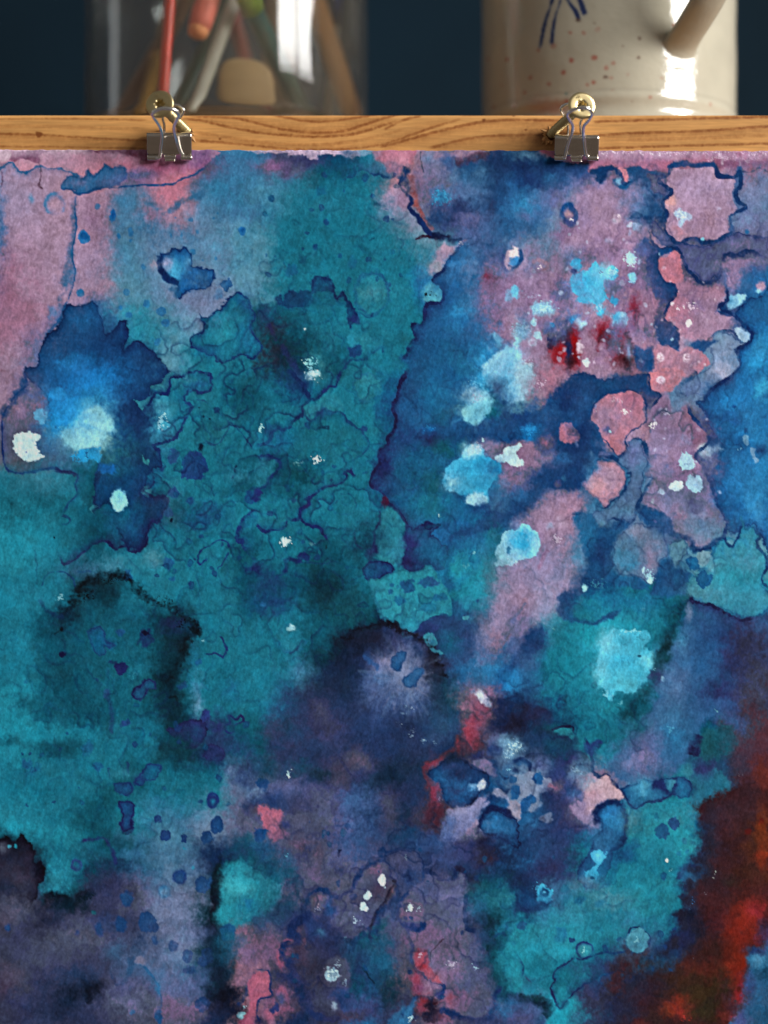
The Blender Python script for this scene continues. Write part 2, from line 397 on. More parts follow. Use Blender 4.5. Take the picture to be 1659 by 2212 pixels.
    g(880, 300, 110, 230, (20,44,84), .9, 16); g(900, 560, 110, 150, (22,58,92), .8, 16); g(980, 900, 90, 110, (20,48,80), .7, 14); g(800, 700, 130, 100, (18,66,102), .7, 16)
    g(780, 950, 130, 110, (22,92,122), .8, 14); g(700, 500, 120, 130, (34,110,126), .8, 14); g(860, 1120, 90, 40, (22,56,86), .6, 10)
    g(600, 80, 230, 130, (26,112,186), .95, 10); g(760,140,60,90,(28,92,156),.8,10); g(380, 60, 140, 90, (24,78,140), .6, 10)
    g(140, 330, 150, 200, (96,88,116), .85); g(200, 180, 110, 110, (92,90,126), .7); g(330,460,110,130,(46,84,128),.7); g(420,560,160,70,(54,92,126),.6); g(130,590,160,60,(88,92,104),.7)
    g(420, 300, 120, 120, (32,130,206), .95, 8); g(480, 200, 150, 90, (28,120,190), .8, 10); g(640,210,90,90,(60,150,200),.7,8)
    w([(540,260),(640,240),(700,290),(740,390),(690,420),(650,450),(650,500),(580,510),(500,535),(440,490),(390,430),(420,370),(470,350)], (120,206,220), .95, 9, 10); g(600, 340, 110, 90, (130,206,218), .8, 8); g(560, 440, 120, 70, (150,216,224), .7, 6)
    g(360,340,60,60,(40,150,220),.8,6); sp(420,400,70,60,(110,200,226),.5,.5)
    sp(520,560,50,40,(40,150,214),.9,.9); w([(510,530),(580,510),(650,495),(650,540),(670,560),(640,610),(600,580),(540,590)], (40,146,210), .9, 2, 9); sp(560,545,26,20,INK,.7,.5)
    o(690, 640, 62, 36, (24,98,170), .85, 4, 8); o(378,158,62,48,(36,120,186),.85,2,5,rim=((26,96,164),.5,3))
    w([(100,420),(170,400),(250,415),(255,450),(235,470),(245,510),(285,560),(250,580),(170,592),(110,545),(90,490)], (186,222,232), .97, 1.6, 7); sp(168,530,14,12,(110,130,170),.8,.6); sp(235,480,26,18,(70,100,140),.5,.4)
    o(268,298,42,46,(96,164,206),.85,3,9)
    g(700, 450, 40, 50, (100,160,170), .7, 8)
    o(772,846,50,70,(126,206,232),.97,2.5,6); g(780,805,30,26,(90,190,232),.6,4)
    g(1050, 330, 70, 130, (60,160,182), .85, 8); sp(1050,330,40,80,(160,210,218),.7,.6); g(1030,440,60,60,(44,130,160),.7)
    for p in ([(870,190),(920,200),(975,170),(995,150),(960,215),(925,260),(895,225)], [(915,555),(935,580),(970,580),(970,615),(935,605)], [(590,880),(620,870),(640,885),(600,900),(605,935),(580,905)], [(975,110),(1040,85),(1075,40),(1120,10),(1095,90),(1085,140),(1020,135)]):
        w(p, (40,128,142), .95, 1.2, 6)
    o(960,780,34,30,(44,120,136),.9,2,8)
    # tide marks along the bloom's right bank
    l([(1200,35),(1150,45),(1100,60),(1090,150),(1010,150),(970,215),(900,260)], 4, (24,50,104), .85, 7, tow=(1000,60), fade=10)
    l([(1180,40),(1240,12),(1360,30),(1365,130),(1300,145),(1220,130),(1190,190),(1245,240),(1190,330),(1150,420),(1060,470),(1000,490),(1020,520),(1055,600),(1060,635),(985,650)], 5, (28,54,112), .8, 9, tow=(1280,90), fade=12, fa=.5)
    g(1290, 85, 60, 40, (30,76,124), .6, 6)
    l([(985,640),(990,740),(935,780),(1000,815),(1060,815),(1092,850),(1040,950),(1020,995),(985,985),(950,1045),(955,1100),(930,1150),(850,1172),(810,1130),(745,1160),(700,1115),(600,1130),(540,1185),(420,1255),(375,1190)], 4.5, (30,40,88), .95, 7, tow=(850,900), fade=13)
    l([(150,10),(178,95),(105,160),(50,240),(12,320),(15,430),(20,560),(60,655),(200,660),(330,632),(430,655),(500,680),(490,745),(500,800),(450,860),(400,930)], 3.5, (28,60,120), .9, 5, tow=(120,400), fade=8, fa=.5)
    l([(180,60),(120,150),(60,230),(10,300)], 14, (36,76,132), .7, 6, soft=6); l([(350,640),(440,660),(490,680)], 6, (36,38,88), .8, 6)
    l([(640,650),(610,780),(625,880),(600,930)], 9, (26,52,92), .75, 9, soft=3)
    l([(400,940),(440,950),(450,980),(400,1000)], 4, (34,58,112), .7, 5)
    l([(1270,190),(1330,200),(1400,260),(1470,320),(1485,370),(1450,440),(1390,485),(1320,450)], 2.4, (30,64,118), .7, 6); l([(1490,60),(1530,180),(1500,300)], 8, (20,80,116), .6, 10, soft=4); l([(1480,330),(1560,400),(1640,510)], 2.5, (26,62,118), .7, 6)
    g(1370, 370, 120, 120, (22,92,104), .6); o(1400,255,22,20,(22,54,96),.7,2,5)
    o(1262, 620, 86, 98, (26,66,118), .85, 3, 12); o(1120,560,36,50,(34,72,122),.7,3,9); o(1125,790,30,38,(26,66,118),.8,2,6); o(1092,920,32,28,(30,66,118),.8,2,6); o(1235,850,24,26,(24,92,136),.6,3,6)
    g(1330,950,120,70,(24,66,110),.7); g(1120,900,90,140,(60,110,134),.4); o(1300,500,12,22,(14,40,60),.8,2,5)
    for x, y in ((1525,625),(1520,655),(1510,690),(1110,970)): o(x, y, 7, 13, (10,36,62), .9, 1, 3, 25)
    g(1560,660,70,60,(52,150,176),.6)
    l([(1490,1160),(1470,1110),(1400,1110),(1310,1165),(1280,1210),(1290,1260),(1350,1225)], 2.6, (30,60,124), .8, 6); l([(1480,1180),(1440,1250),(1400,1285)], 2.4, (30,60,124), .6, 6)
    o(1090,1250,36,40,(26,84,136),.7,3,8); o(830,1335,38,40,(24,84,136),.85,2,9); o(1115,1355,18,20,(26,84,140),.7,2,4)
    g(700,1250,150,60,(62,136,154),.6); g(1000,1230,60,60,(82,146,160),.5); g(520,1290,150,60,(60,100,134),.5)
    l([(240,1400),(235,1250),(225,1160)], 3, (26,84,118), .4, 6)
    l([(270,1400),(290,1340),(350,1310),(420,1310),(470,1350),(490,1410)], 2.6, (28,74,124), .75, 5); l([(500,1300),(600,1300)], 2.5, (30,74,130), .5, 6)
    l([(1580,830),(1640,770),(1680,820)], 9, (26,66,120), .8, 9, soft=3); o(1620,830,40,40,(26,66,122),.7,3,9)
    l([(1660,900),(1600,950),(1560,990),(1535,1060),(1540,1100),(1580,1110),(1590,1170),(1660,1240)], 6, (28,62,122), .85, 8, tow=(1640,1000), fade=12)
    g(1000,1330,120,60,(30,130,150),.5); g(150,1050,200,180,(22,124,142),.5); g(180,880,240,110,(14,78,92),.7); g(300,720,180,90,(46,120,140),.6)
    l([(1590,1290),(1640,1280),(1700,1330)], 6, (28,62,112), .6, 8)
    for x, y in ((350,1082),(1320,300),(1360,310),(1290,240)): o(x, y, 6, 7, (10,40,60), .8, 1, 2)
    # ---------------- upper middle -----------------------------------------------------------
    c.tile(1, 0)
    g(500, 450, 430, 240, (18,104,124), .55); g(480, 330, 120, 110, (30,110,134), .4); g(80, 300, 130, 110, (70,134,160), .7); g(260, 260, 120, 60, (36,106,128), .5)
    g(330, 80, 260, 50, (66,56,100), .9, 12); g(100, 110, 90, 40, (140,84,120), .8, 8); g(560, 120, 150, 80, (16,72,100), .85, 12); g(30, 70, 60, 30, (60,120,160), .7, 8); g(200,150,40,60,(86,64,104),.7,8)
    w([(-20,0),(740,0),(660,60),(560,50),(430,40),(380,80),(300,40),(210,50),(200,25),(100,28),(-20,20)], (196,166,186), .75, 3, 9); g(620, 40, 70, 40, (44,82,116), .5, 6)
    w([(760,-5),(1040,0),(1030,60),(1000,100),(960,105),(945,150),(900,170),(850,150),(830,100),(770,60)], (178,92,112), .9, 5, 8); g(900, 60, 110, 60, (190,110,126), .5, 6); g(960,70,50,40,(196,124,140),.6,5)
    g(720, 60, 60, 70, (44,124,152), .6, 8); g(800, 140, 100, 40, (70,116,146), .6, 8)
    l([(560,210),(620,180),(690,140),(760,170),(850,190),(950,185),(1020,130)], 4, (26,68,118), .6, 8, tow=(650,100), fade=14)
    l([(700,20),(735,10)], 5, (26,60,90), .5, 6)
    g(1150, 200, 110, 120, (118,104,142), .85); g(1100, 300, 90, 120, (114,80,110), .7); g(1180,130,60,60,(150,124,150),.6)
    g(960, 320, 50, 70, (160,104,130), .85, 8); g(1060,560,120,120,(104,132,150),.6); g(1010,450,60,80,(120,124,150),.5)
    l([(1000,170),(1020,280),(1040,380)], 11, (164,92,104), .85, 7, soft=4); l([(1030,330),(1080,440),(1140,530)], 6, (176,98,104), .9, 6, soft=2.5)
    l([(1010,120),(950,190),(935,255),(980,300),(1010,350),(990,380),(1060,460),(1110,540),(1150,570)], 6, (26,54,108), .95, 5, soft=2)
    l([(985,120),(955,200),(985,290)], 11, (36,66,112), .75, 6, soft=4)
    g(1210, 310, 70, 55, (44,152,212), .98, 8); sp(1210,330,70,60,(60,170,224),.9,.7)
    g(1290, 470, 110, 130, (50,54,94), .9); g(1440, 230, 200, 180, (50,100,150), .85); g(1330, 390, 50, 50, (24,36,72), .8); g(1500, 70, 200, 70, (28,54,98), .9); g(1600, 220, 90, 260, (30,56,100), .85); g(1180, 430, 60, 90, (34,66,112), .8); g(1470,160,60,70,(74,124,166),.6); g(1390,300,120,60,(84,108,150),.7)
    g(1320, 20, 150, 40, (164,116,134), .85, 8); g(1460,20,60,40,(180,120,130),.6,6); g(1250,60,40,60,(60,90,140),.7); l([(1290,100),(1400,60),(1520,40)], 14, (96,54,90), .6, 8, soft=5)
    l([(1540,330),(1520,430),(1500,480)], 11, (38,50,86), .8, 9, soft=5); g(1420, 560, 110, 110, (84,104,150), .8); g(1560,480,100,60,(66,92,140),.7); g(1380,480,60,60,(92,84,122),.6)
    l([(1030,590),(1080,575),(1160,580),(1260,575)], 3.5, (60,36,64), .7, 7); l([(1130,565),(1250,590),(1340,600)], 9, (28,44,84), .85, 8, soft=4); l([(1170,580),(1175,640)], 4, (70,80,110), .5, 5)
    # deep blue field east of the long backrun
    w([(1340,610),(1310,650),(1270,690),(1250,740),(1215,790),(1150,845),(1150,870),(1200,910),(1218,940),(1195,1000),(1110,1010),(1095,1100),(1065,1140),(1015,1145),(1040,1230),(1000,1260),(980,1340),(940,1360),(1000,1440),(980,1460),(915,1550),(890,1680),(910,1760),(895,1860),(850,1880),(850,1930),(800,1980),(765,2090),(745,2185),(830,2260),(930,2380),(980,2450),(970,2560),(960,2690),(1000,2740),(1060,2740),(1110,2690),(1170,2730),(1250,2880),(1450,2700),(1500,2400),(1560,2200),(1500,1900),(1480,1700),(1430,1400),(1440,1240),(1410,1000),(1410,700)], (30,86,142), .93, 9, 8)
    g(1310, 1070, 90, 60, (44,140,204), .8, 10); g(1290, 1180, 60, 50, (40,126,180), .6); g(1330, 750, 90, 110, (44,104,164), .6); g(1250, 1320, 160, 120, (22,90,128), .7); g(1100, 1400, 100, 70, (26,72,110), .6); g(1330,1280,80,90,(30,80,130),.6); g(1300,900,110,90,(34,90,150),.5)
    w([(1350,600),(1290,640),(1220,620),(1180,660),(1150,720),(1110,790),(1150,820),(1200,790),(1240,720),(1280,670)], (164,126,150), .85, 6, 7); g(1160,770,60,60,(120,146,160),.6,6); g(1240,650,60,30,(186,136,152),.6,6); sp(1330,625,24,20,(176,170,180),.8,.6)
    w([(1150,870),(1200,910),(1215,940),(1190,1000),(1120,1005),(1080,960),(1100,880)], (74,160,172), .75, 8, 6)
    for x, y, r in ((1103,948,10),(1128,950,5),(1165,955,4),(1135,930,3)): o(x, y, r, r*1.1, (16,40,52), .95, 1, 1.5)
    l([(1345,610),(1310,655),(1270,695),(1245,745),(1212,790),(1148,845),(1155,872),(1205,912),(1218,945),(1192,1005),(1108,1012),(1092,1100),(1062,1142),(1012,1146),(1038,1232),(998,1262),(978,1342),(940,1362)], 5.5, (28,48,98), .95, 6, tow=(1250,1100), fade=16)
    # teal field: rings and tide marks
    ring(755, 945, 115, 140, 4, (26,88,124), .65, 9, fill=(34,124,140), fa=.35); g(740,950,60,50,(66,148,160),.55,6)
    o(620,740,30,36,(24,92,124),.5,4,8); o(295,715,26,30,(20,82,116),.6,4,8); o(420,270,34,30,(20,84,120),.5,6,8); o(235,790,44,36,(26,84,124),.55,4,8)
    for x, y, r in ((62,695,9),(570,278,9),(182,745,6),(455,480,16),(100,330,22),(545,700,14),(385,640,18)): o(x, y, r, r*1.2, (20,74,116), .65, 1.5, 3)
    l([(760,360),(830,355)], 6, (22,72,104), .5, 6, soft=3); l([(730,600),(770,580)], 3, (18,66,92), .5, 5)
    w([(120,980),(150,960),(180,990),(200,940),(240,925),(270,935),(320,915),(360,930),(365,860),(385,830),(430,835),(490,850),(510,940),(530,980),(555,930),(590,980),(640,1050),(650,1090),(620,1170),(600,1160),(580,1000),(480,930),(380,940),(330,1010),(200,1030)], (22,66,106), .75, 5, 9, rim=((22,52,100),.5,5))
    g(430, 1020, 130, 90, (20,104,122), .8, 10); g(280, 970, 90, 50, (20,64,100), .7, 8)
    l([(365,930),(362,865),(385,832),(440,838),(495,855),(508,930),(530,980),(558,935),(590,985),(640,1045),(640,1110),(605,1170)], 3.5, (24,44,96), .8, 7, tow=(440,920), fade=10)
    l([(640,1050),(690,1080),(740,1100),(760,1060)], 3, (26,66,116), .5, 7); o(640,1110,36,32,(28,56,104),.75,3,8)
    g(170, 1260, 150, 130, (22,50,66), .7, 20); g(100, 1340, 90, 100, (40,32,48), .75, 18); g(60,1080,60,70,(34,56,92),.7,10); g(300,1340,110,110,(14,62,76),.8,14); g(110,1180,60,60,(40,38,58),.8,10)
    l([(70,1130),(110,1200),(170,1290),(250,1420),(340,1600)], 9, (40,50,98), .7, 9, soft=5)
    o(640,1310,48,52,(24,66,110),.85,3,12); o(625,1230,40,50,(30,128,150),.7,3,9); o(740,1270,70,70,(36,130,146),.5,6,12)
    l([(560,1440),(610,1380),(700,1370),(800,1300),(830,1330)], 3.5, (24,78,124), .6, 8, tow=(700,1300), fade=9); o(790,1230,40,30,(20,88,110),.5,6,8)
    o(315,1172,8,9,(150,210,214),.9,1.5,3); sp(350,1400,50,50,(150,220,226),.9,.55); g(400,1360,60,60,(56,150,160),.6,8)
    l([(1085,160),(1065,60),(1068,20)], 2, (40,50,90), .5, 3)
    # small window of paper (right end of the tile)
    o(1640, 720, 34, 66, (200,170,180), .95, 2, 5, 8); l([(1610,680),(1600,760),(1625,795),(1660,780)], 7, (24,62,124), .95, 4, soft=2.5); g(1600,720,46,80,(50,84,140),.5,6)
    g(1560, 880, 120, 120, (136,96,128), .85); g(1540,1080,110,120,(126,96,130),.8); g(1510,830,40,40,(120,56,84),.7,8); g(1620,1180,60,80,(160,96,118),.8)
    o(1565,1245,34,40,(96,160,196),.75,4,10); o(1640,950,30,46,(104,164,200),.8,4,9)
    g(1540, 1400, 110, 90, (44,150,214), .98, 12); g(1430,1430,80,60,(40,110,160),.7)
def paint_b(c):
    w, l, o, g, ring, sp = c.w, c.l, c.o, c.g, c.ring, c.sp
    # small crenate bloom left of the dark heart
    c.tile(0, 0)
    w([(1290,1070),(1330,1100),(1400,1060),(1450,1010),(1480,960),(1540,940),(1610,970),(1625,1020),(1650,1090),(1630,1140),(1650,1200),(1700,1290),(1640,1370),(1560,1345),(1440,1400),(1380,1350),(1290,1310),(1235,1280),(1240,1220),(1290,1200),(1320,1150)], (22,106,130), .85, 2.5, 9, rim=((26,56,112),.85,5))
    g(1470, 1200, 90, 90, (30,140,158), .9, 10); g(1600,1000,50,60,(28,74,122),.7,8); g(1380,1330,80,40,(26,92,130),.5,8); g(1570,1230,60,90,(26,110,150),.6,8)
    # ---------------- upper right ------------------------------------------------------------
    c.tile(2, 0)
    w([(-40,0),(270,0),(300,80),(520,85),(600,150),(560,230),(480,200),(300,280),(240,320),(200,480),(120,560),(-60,560)], (36,84,138), .8, 22, 12)
    g(300, 140, 160, 70, (26,44,84), .95, 14); g(60, 100, 90, 70, (26,48,94), .9); g(480, 170, 90, 60, (30,62,114), .85, 10); g(60, 470, 120, 100, (40,92,142), .8); g(90, 370, 70, 60, (46,130,186), .85, 10); g(240, 190, 50, 40, (42,110,166), .7, 8); g(560,220,40,50,(28,86,140),.7,6); g(370,200,60,40,(42,84,136),.6,8)
    g(90, 40, 90, 30, (90,140,180), .7, 8); g(220,30,40,20,(170,130,150),.7,6); g(240,300,90,80,(64,100,150),.5)
    g(520, 300, 130, 90, (150,122,152), .7); g(620, 420, 190, 170, (168,124,150), .85); g(600,560,130,90,(160,112,138),.6); g(830, 330, 120, 100, (60,100,146), .8); g(780, 280, 100, 90, (150,126,156), .7); g(440, 440, 90, 90, (120,110,146), .6); g(260,330,60,60,(120,84,118),.6,8)
    # rose band under the batten
    w([(270,-20),(1720,-20),(1720,150),(1600,135),(1500,140),(1400,130),(1330,130),(1310,100),(1200,90),(1080,80),(1030,110),(1000,150),(920,150),(840,125),(760,120),(700,140),(580,130),(530,165),(490,140),(490,90),(350,95)], (156,90,116), .95, 3, 6)
    g(800, 60, 200, 50, (170,110,134), .6, 8); g(1300, 60, 260, 22, (172,116,140), .6, 6); g(1450, 110, 250, 25, (120,58,86), .75, 6); g(960,120,80,30,(166,88,110),.6,6); sp(1350,60,180,34,(206,170,184),.5,.4); sp(1100,30,500,14,(210,176,190),.45,.3); sp(1540,80,120,40,(196,160,180),.5,.3)
    l([(1360,40),(1365,110)], 3, (200,170,186), .5, 4); l([(1475,40),(1480,120)], 3, (200,170,186), .5, 4); l([(1520,70),(1522,110)], 3, (196,170,190), .5, 4)
    l([(500,150),(560,155),(610,130),(680,130),(690,170)], 7, (30,70,122), .9, 6, soft=2.5); l([(540,170),(590,150),(560,230)], 12, (28,66,118), .8, 6, soft=4)
    w([(690,130),(740,140),(755,200),(720,220),(700,190)], (190,112,128), .9, 2.5, 5); l([(660,190),(680,240),(740,245),(780,200)], 7, (36,104,164), .85, 6, soft=3); o(690,215,16,22,(130,190,220),.7,3,4)
    w([(760,150),(800,135),(850,150),(880,200),(890,270),(960,310),(1000,330),(1030,290),(1000,250),(990,200),(950,180),(870,160),(800,200)], (34,74,124), .7, 6, 7)
    w([(870,160),(930,180),(990,170),(1000,230),(1000,300),(960,300),(905,280),(895,220)], (130,104,136), .9, 2.5, 6, rim=((60,70,120),.5,3))
    g(930, 400, 80, 90, (26,70,118), .95, 10); g(900,440,90,40,(28,66,114),.8,8)
    l([(770,460),(800,425),(830,430),(850,465)], 5, (44,84,134), .7, 5, soft=2); l([(850,465),(980,470)], 14, (26,64,114), .8, 6, soft=5)
    # pink pool with a saw-edged rim
    w([(1000,180),(1040,130),(1130,130),(1210,120),(1310,120),(1340,170),(1440,190),(1450,260),(1430,310),(1450,360),(1470,400),(1420,430),(1400,480),(1420,540),(1370,570),(1330,595),(1260,590),(1170,590),(1090,605),(1030,570),(1000,530),(985,480),(1010,420),(985,350),(1000,330),(1050,300),(1020,260)], (162,122,146), .97, 3, 7)
    g(1020,340,50,40,(198,134,134),.8,8); g(1060,540,80,50,(190,112,122),.8,8); g(1300,480,110,110,(158,110,132),.6); g(1250,260,160,90,(160,132,160),.6); g(1360,250,70,90,(168,128,150),.5); g(1330,430,70,90,(170,120,138),.5)
    w([(1050,430),(1080,395),(1120,400),(1160,430),(1165,460),(1120,480),(1100,515),(1070,500),(1080,460)], (160,180,204), .9, 4, 8); sp(1105,430,50,40,(190,206,222),.7,.6); sp(1085,495,24,24,(170,150,180),.8,.5); o(1335,395,12,16,(170,170,196),.5,3,4)
    w([(1010,120),(1080,80),(1200,95),(1300,85),(1330,130),(1340,180),(1440,180),(1470,120),(1500,150),(1480,230),(1455,300),(1480,350),(1515,385),(1500,410),(1440,425),(1425,470),(1440,530),(1400,560),(1420,480),(1400,440),(1460,390),(1440,340),(1430,280),(1445,190),(1340,185),(1300,125),(1200,125),(1100,115),(1040,135)], (30,66,116), .85, 2.5, 6)
    l([(1120,600),(1180,585),(1240,610),(1330,595),(1370,565),(1430,540)], 5, (26,64,120), .95, 6, soft=1.6, tow=(1250,700), fade=8); l([(985,480),(1000,540),(1040,590),(1090,612),(1150,590)], 5, (28,64,120), .9, 5, tow=(950,620), fade=7)
    o(1234,596,12,16,(124,196,226),.95,1.2,3); l([(1210,580),(1232,630),(1255,590)], 3, (24,58,110), .9, 3)
    g(1580, 300, 130, 160, (110,122,156), .85); g(1560, 480, 120, 90, (100,104,142), .7); g(1600,180,80,50,(96,112,150),.7); o(1525,543,14,16,(36,92,146),.8,2,3)
    l([(1490,150),(1560,150),(1600,130),(1680,160)], 3, (50,70,120), .6, 5)
    # plum pool under it
    w([(905,470),(950,490),(990,560),(1060,610),(1120,615),(1240,640),(1340,600),(1440,550),(1560,570),(1700,590),(1700,740),(1620,710),(1580,690),(1540,665),(1500,685),(1440,690),(1390,685),(1370,730),(1350,790),(1330,830),(1250,870),(1190,820),(1140,790),(1100,700),(1060,640),(1000,630),(940,590),(905,540)], (92,86,128), .92, 2.5, 8, rim=((34,62,114),.75,5))
    g(1230, 730, 110, 90, (74,76,118), .75); g(990, 570, 60, 70, (110,112,152), .7, 8); g(1480,620,110,40,(104,92,130),.6)
    l([(900,470),(895,560),(940,640),(1040,650),(1090,680),(1110,750),(1150,800),(1240,880),(1340,840),(1365,740),(1390,690),(1450,695),(1540,665),(1600,700),(1700,740)], 6, (26,56,108), .95, 7, tow=(1300,1000), fade=8)
    g(1640, 590, 70, 60, (88,88,126), .5)
    # navy fjord
    w([(860,580),(930,640),(1030,650),(1030,680),(960,700),(945,770),(970,830),(1050,880),(1060,950),(1010,1020),(990,1090),(1030,1130),(1080,1190),(1075,1310),(1010,1290),(960,1270),(930,1180),(920,1130),(950,1010),(900,900),(860,840),(880,740),(840,640)], (28,64,114), .93, 3.5, 9)
    g(860, 640, 60, 80, (58,88,134), .7, 10); g(870,860,60,90,(50,80,128),.6,10); g(960,1180,70,90,(40,72,118),.6,8); g(900,760,30,60,(26,58,108),.7,6)
    for x, y in ((950,690),(1038,1237),(905,1140)): o(x, y, 8, 10, (150,190,214), .8, 1.5, 3)
    w([(950,730),(1010,700),(1030,670),(1080,670),(1090,740),(1110,820),(1110,870),(1060,880),(990,860),(970,820),(945,780)], (180,100,116), .95, 2, 6); o(990,775,12,14,(200,150,170),.6,3,4)
    w([(1060,900),(1110,860),(1190,870),(1240,910),(1330,880),(1380,900),(1400,960),(1420,1080),(1400,1150),(1330,1190),(1310,1250),(1170,1250),(1090,1210),(1060,1140),(980,1110),(985,1050),(1010,1010),(1060,960)], (160,100,122), .85, 6, 9)
    g(1120, 1060, 150, 70, (166,96,116), .7); g(1260, 1100, 100, 110, (160,126,152), .75); g(1210, 1000, 60, 50, (110,94,130), .6); g(1390, 1120, 60, 60, (140,120,148), .6); g(1320,950,80,60,(166,112,134),.6); g(1030,1080,70,60,(190,104,116),.5,6)
    g(1470, 740, 140, 40, (140,112,142), .8, 10); g(1560, 760, 100, 50, (140,112,144), .7); g(1440, 860, 60, 90, (158,118,146), .85, 10); g(1530, 900, 60, 60, (56,100,152), .7); g(1590,830,70,80,(40,82,136),.7); g(1395,900,16,70,(40,84,138),.6,8)
    sp(1150,1025,70,40,(206,176,190),.7,.4); sp(1080,1045,30,20,(210,180,194),.8,.5); sp(1190,1000,14,12,(220,200,210),.8,.6); o(1145,1135,22,24,(206,228,236),.97,1.5,3)
    l([(1340,1030),(1400,1070),(1420,1050)], 14, (28,64,120), .85, 7, soft=3); g(1370,1050,50,30,(30,68,122),.8,6)
    w([(1400,990),(1420,955),(1520,950),(1500,990),(1450,1030),(1410,1040)], (150,210,234), .97, 3, 6); g(1420,990,40,40,(90,180,224),.5,5)
    o(1610,895,26,30,(176,130,150),.8,4,5); o(1600,925,16,14,(120,190,224),.8,3,4)
    # blue field at the right margin
    w([(1720,960),(1620,960),(1560,970),(1500,1010),(1450,1070),(1480,1130),(1490,1170),(1550,1190),(1545,1250),(1500,1290),(1450,1310),(1470,1360),(1480,1410),(1440,1460),(1420,1490),(1380,1500),(1310,1560),(1230,1640),(1190,1640),(1260,1740),(1300,1860),(1380,1930),(1450,1920),(1480,1960),(1300,2050),(1260,2090),(1310,2180),(1340,2300),(1370,2400),(1420,2500),(1480,2470),(1560,2440),(1600,2480),(1640,2590),(1720,2640)], (32,104,164), .93, 4, 9, rim=((24,56,112),.85,9))
    g(1600,1240,60,70,(44,146,212),.8,8); g(1590,1390,80,70,(40,150,218),.9,10); g(1600, 1060, 70, 60, (34,92,150), .6)
    w([(1440,1190),(1480,1160),(1545,1190),(1540,1240),(1500,1255),(1460,1230)], (150,176,196), .9, 3, 7); l([(1480,1110),(1500,1165),(1555,1190),(1550,1240)], 6, (26,60,114), .85, 6, soft=2.5)
    l([(1200,1310),(1330,1190),(1430,1190),(1460,1240)], 3.5, (40,72,122), .7, 6)
    w([(1330,1190),(1400,1190),(1470,1240),(1500,1270),(1470,1300),(1470,1360),(1480,1410),(1440,1460),(1400,1490),(1310,1530),(1250,1600),(1190,1590),(1120,1600),(1080,1560),(1200,1470),(1290,1400),(1300,1330),(1280,1280)], (112,136,166), .9, 3, 8, rim=((60,90,136),.5,3)); g(1370,1420,70,70,(156,156,178),.7,8); g(1160,1560,110,60,(84,104,146),.8,8); g(1340,1250,60,40,(120,146,172),.6,6)
    w([(1160,1260),(1250,1245),(1330,1250),(1270,1290),(1240,1330),(1190,1320)], (34,70,122), .9, 4, 7)
    w([(910,1290),(1000,1275),(1070,1310),(1130,1290),(1240,1320),(1280,1390),(1240,1420),(1200,1470),(1120,1490),(1060,1440),(910,1440)], (176,110,128), .9, 2.5, 8)
    for x, y in ((965,1355),(1130,1360)): ring(x, y, 20, 22, 4, (210,180,196), .7, 3); sp(x, y, 26, 24, (214,190,204), .7, .5)
    # rosy field of drops, centre right
    g(600, 700, 150, 90, (138,106,140), .7); g(680, 580, 110, 90, (150,104,132), .6); g(500, 700, 70, 60, (90,84,124), .7, 10); g(220, 720, 180, 90, (146,112,140), .7); g(130, 920, 170, 120, (134,104,136), .7); g(330, 900, 60, 130, (100,80,116), .75); g(640, 900, 90, 80, (80,90,134), .85, 8); g(800, 1000, 120, 160, (150,92,116), .85); g(830,820,90,60,(116,100,136),.6); g(690,1000,60,70,(110,88,124),.6); g(560, 1180, 150, 110, (146,100,126), .7); g(540,1330,150,90,(156,106,128),.8); g(180,1250,120,110,(146,108,134),.75)
    ring(370, 425, 46, 62, 6, (28,74,134), .95, 6, fill=(186,138,150), fa=.95, rot=-15); l([(370,350),(350,380)], 5, (34,84,140), .7, 5); l([(420,400),(415,470)], 5, (50,100,154), .6, 6); sp(382,465,12,10,(230,236,240),.9,.7); g(390,600,60,80,(160,120,144),.6,8)
    o(20, 690, 34, 50, (214,180,184), .97, 2.5, 5); o(20,735,36,26,(60,120,180),.85,3,5); l([(50,650),(60,720),(20,775),(-30,760)], 6, (34,80,138), .9, 4, soft=2.5)
    l([(135,745),(170,725),(225,745),(230,770),(205,790),(190,790)], 8, (196,124,132), .8, 5, soft=3); sp(180,772,16,18,(226,200,206),.95,.7)
    ring(680,450,26,22,4,(184,160,180),.7,4); sp(690,445,24,20,(196,176,194),.7,.4); o(806,508,26,28,(140,160,192),.8,3,6); o(765,548,12,16,(146,156,190),.7,3,4); o(706,368,20,26,(150,144,176),.5,5,6); o(628,602,26,26,(150,140,170),.6,5,6); o(720,670,18,20,(150,140,170),.5,5,6); o(850,510,30,50,(130,120,156),.5,6,6)
    sp(765,715,38,50,(174,206,224),.95,.75); o(768,715,24,36,(160,196,218),.9,4,7)
    o(778,838,24,26,(120,190,222),.9,4,6); sp(775,860,18,20,(150,204,226),.8,.6)
    w([(380,880),(390,820),(440,800),(490,790),(540,740),(570,770),(610,780),(650,760),(680,800),(670,845),(610,850),(590,900),(610,950),(625,975),(590,1010),(600,1060),(590,1095),(550,1080),(545,1020),(500,1000),(440,1010),(420,960),(390,930)], (70,180,226), .97, 3, 10)
    g(580, 820, 70, 60, (130,206,228), .8, 8); g(450, 870, 70, 70, (50,160,220), .8, 8); g(560,1000,50,70,(90,190,228),.6,6); sp(575,800,18,18,(110,90,140),.9,.6); sp(560,1040,40,40,(160,210,228),.6,.4); sp(650,810,36,36,(150,206,224),.8,.7); o(620,1075,30,10,(110,160,190),.5,3,8)
    o(425,752,34,40,(64,164,212),.9,3,8); g(400,720,60,60,(60,110,160),.5,8); o(400,800,16,20,(40,60,110),.7,3,5)
    o(662,985,28,32,(54,160,214),.95,3,7)
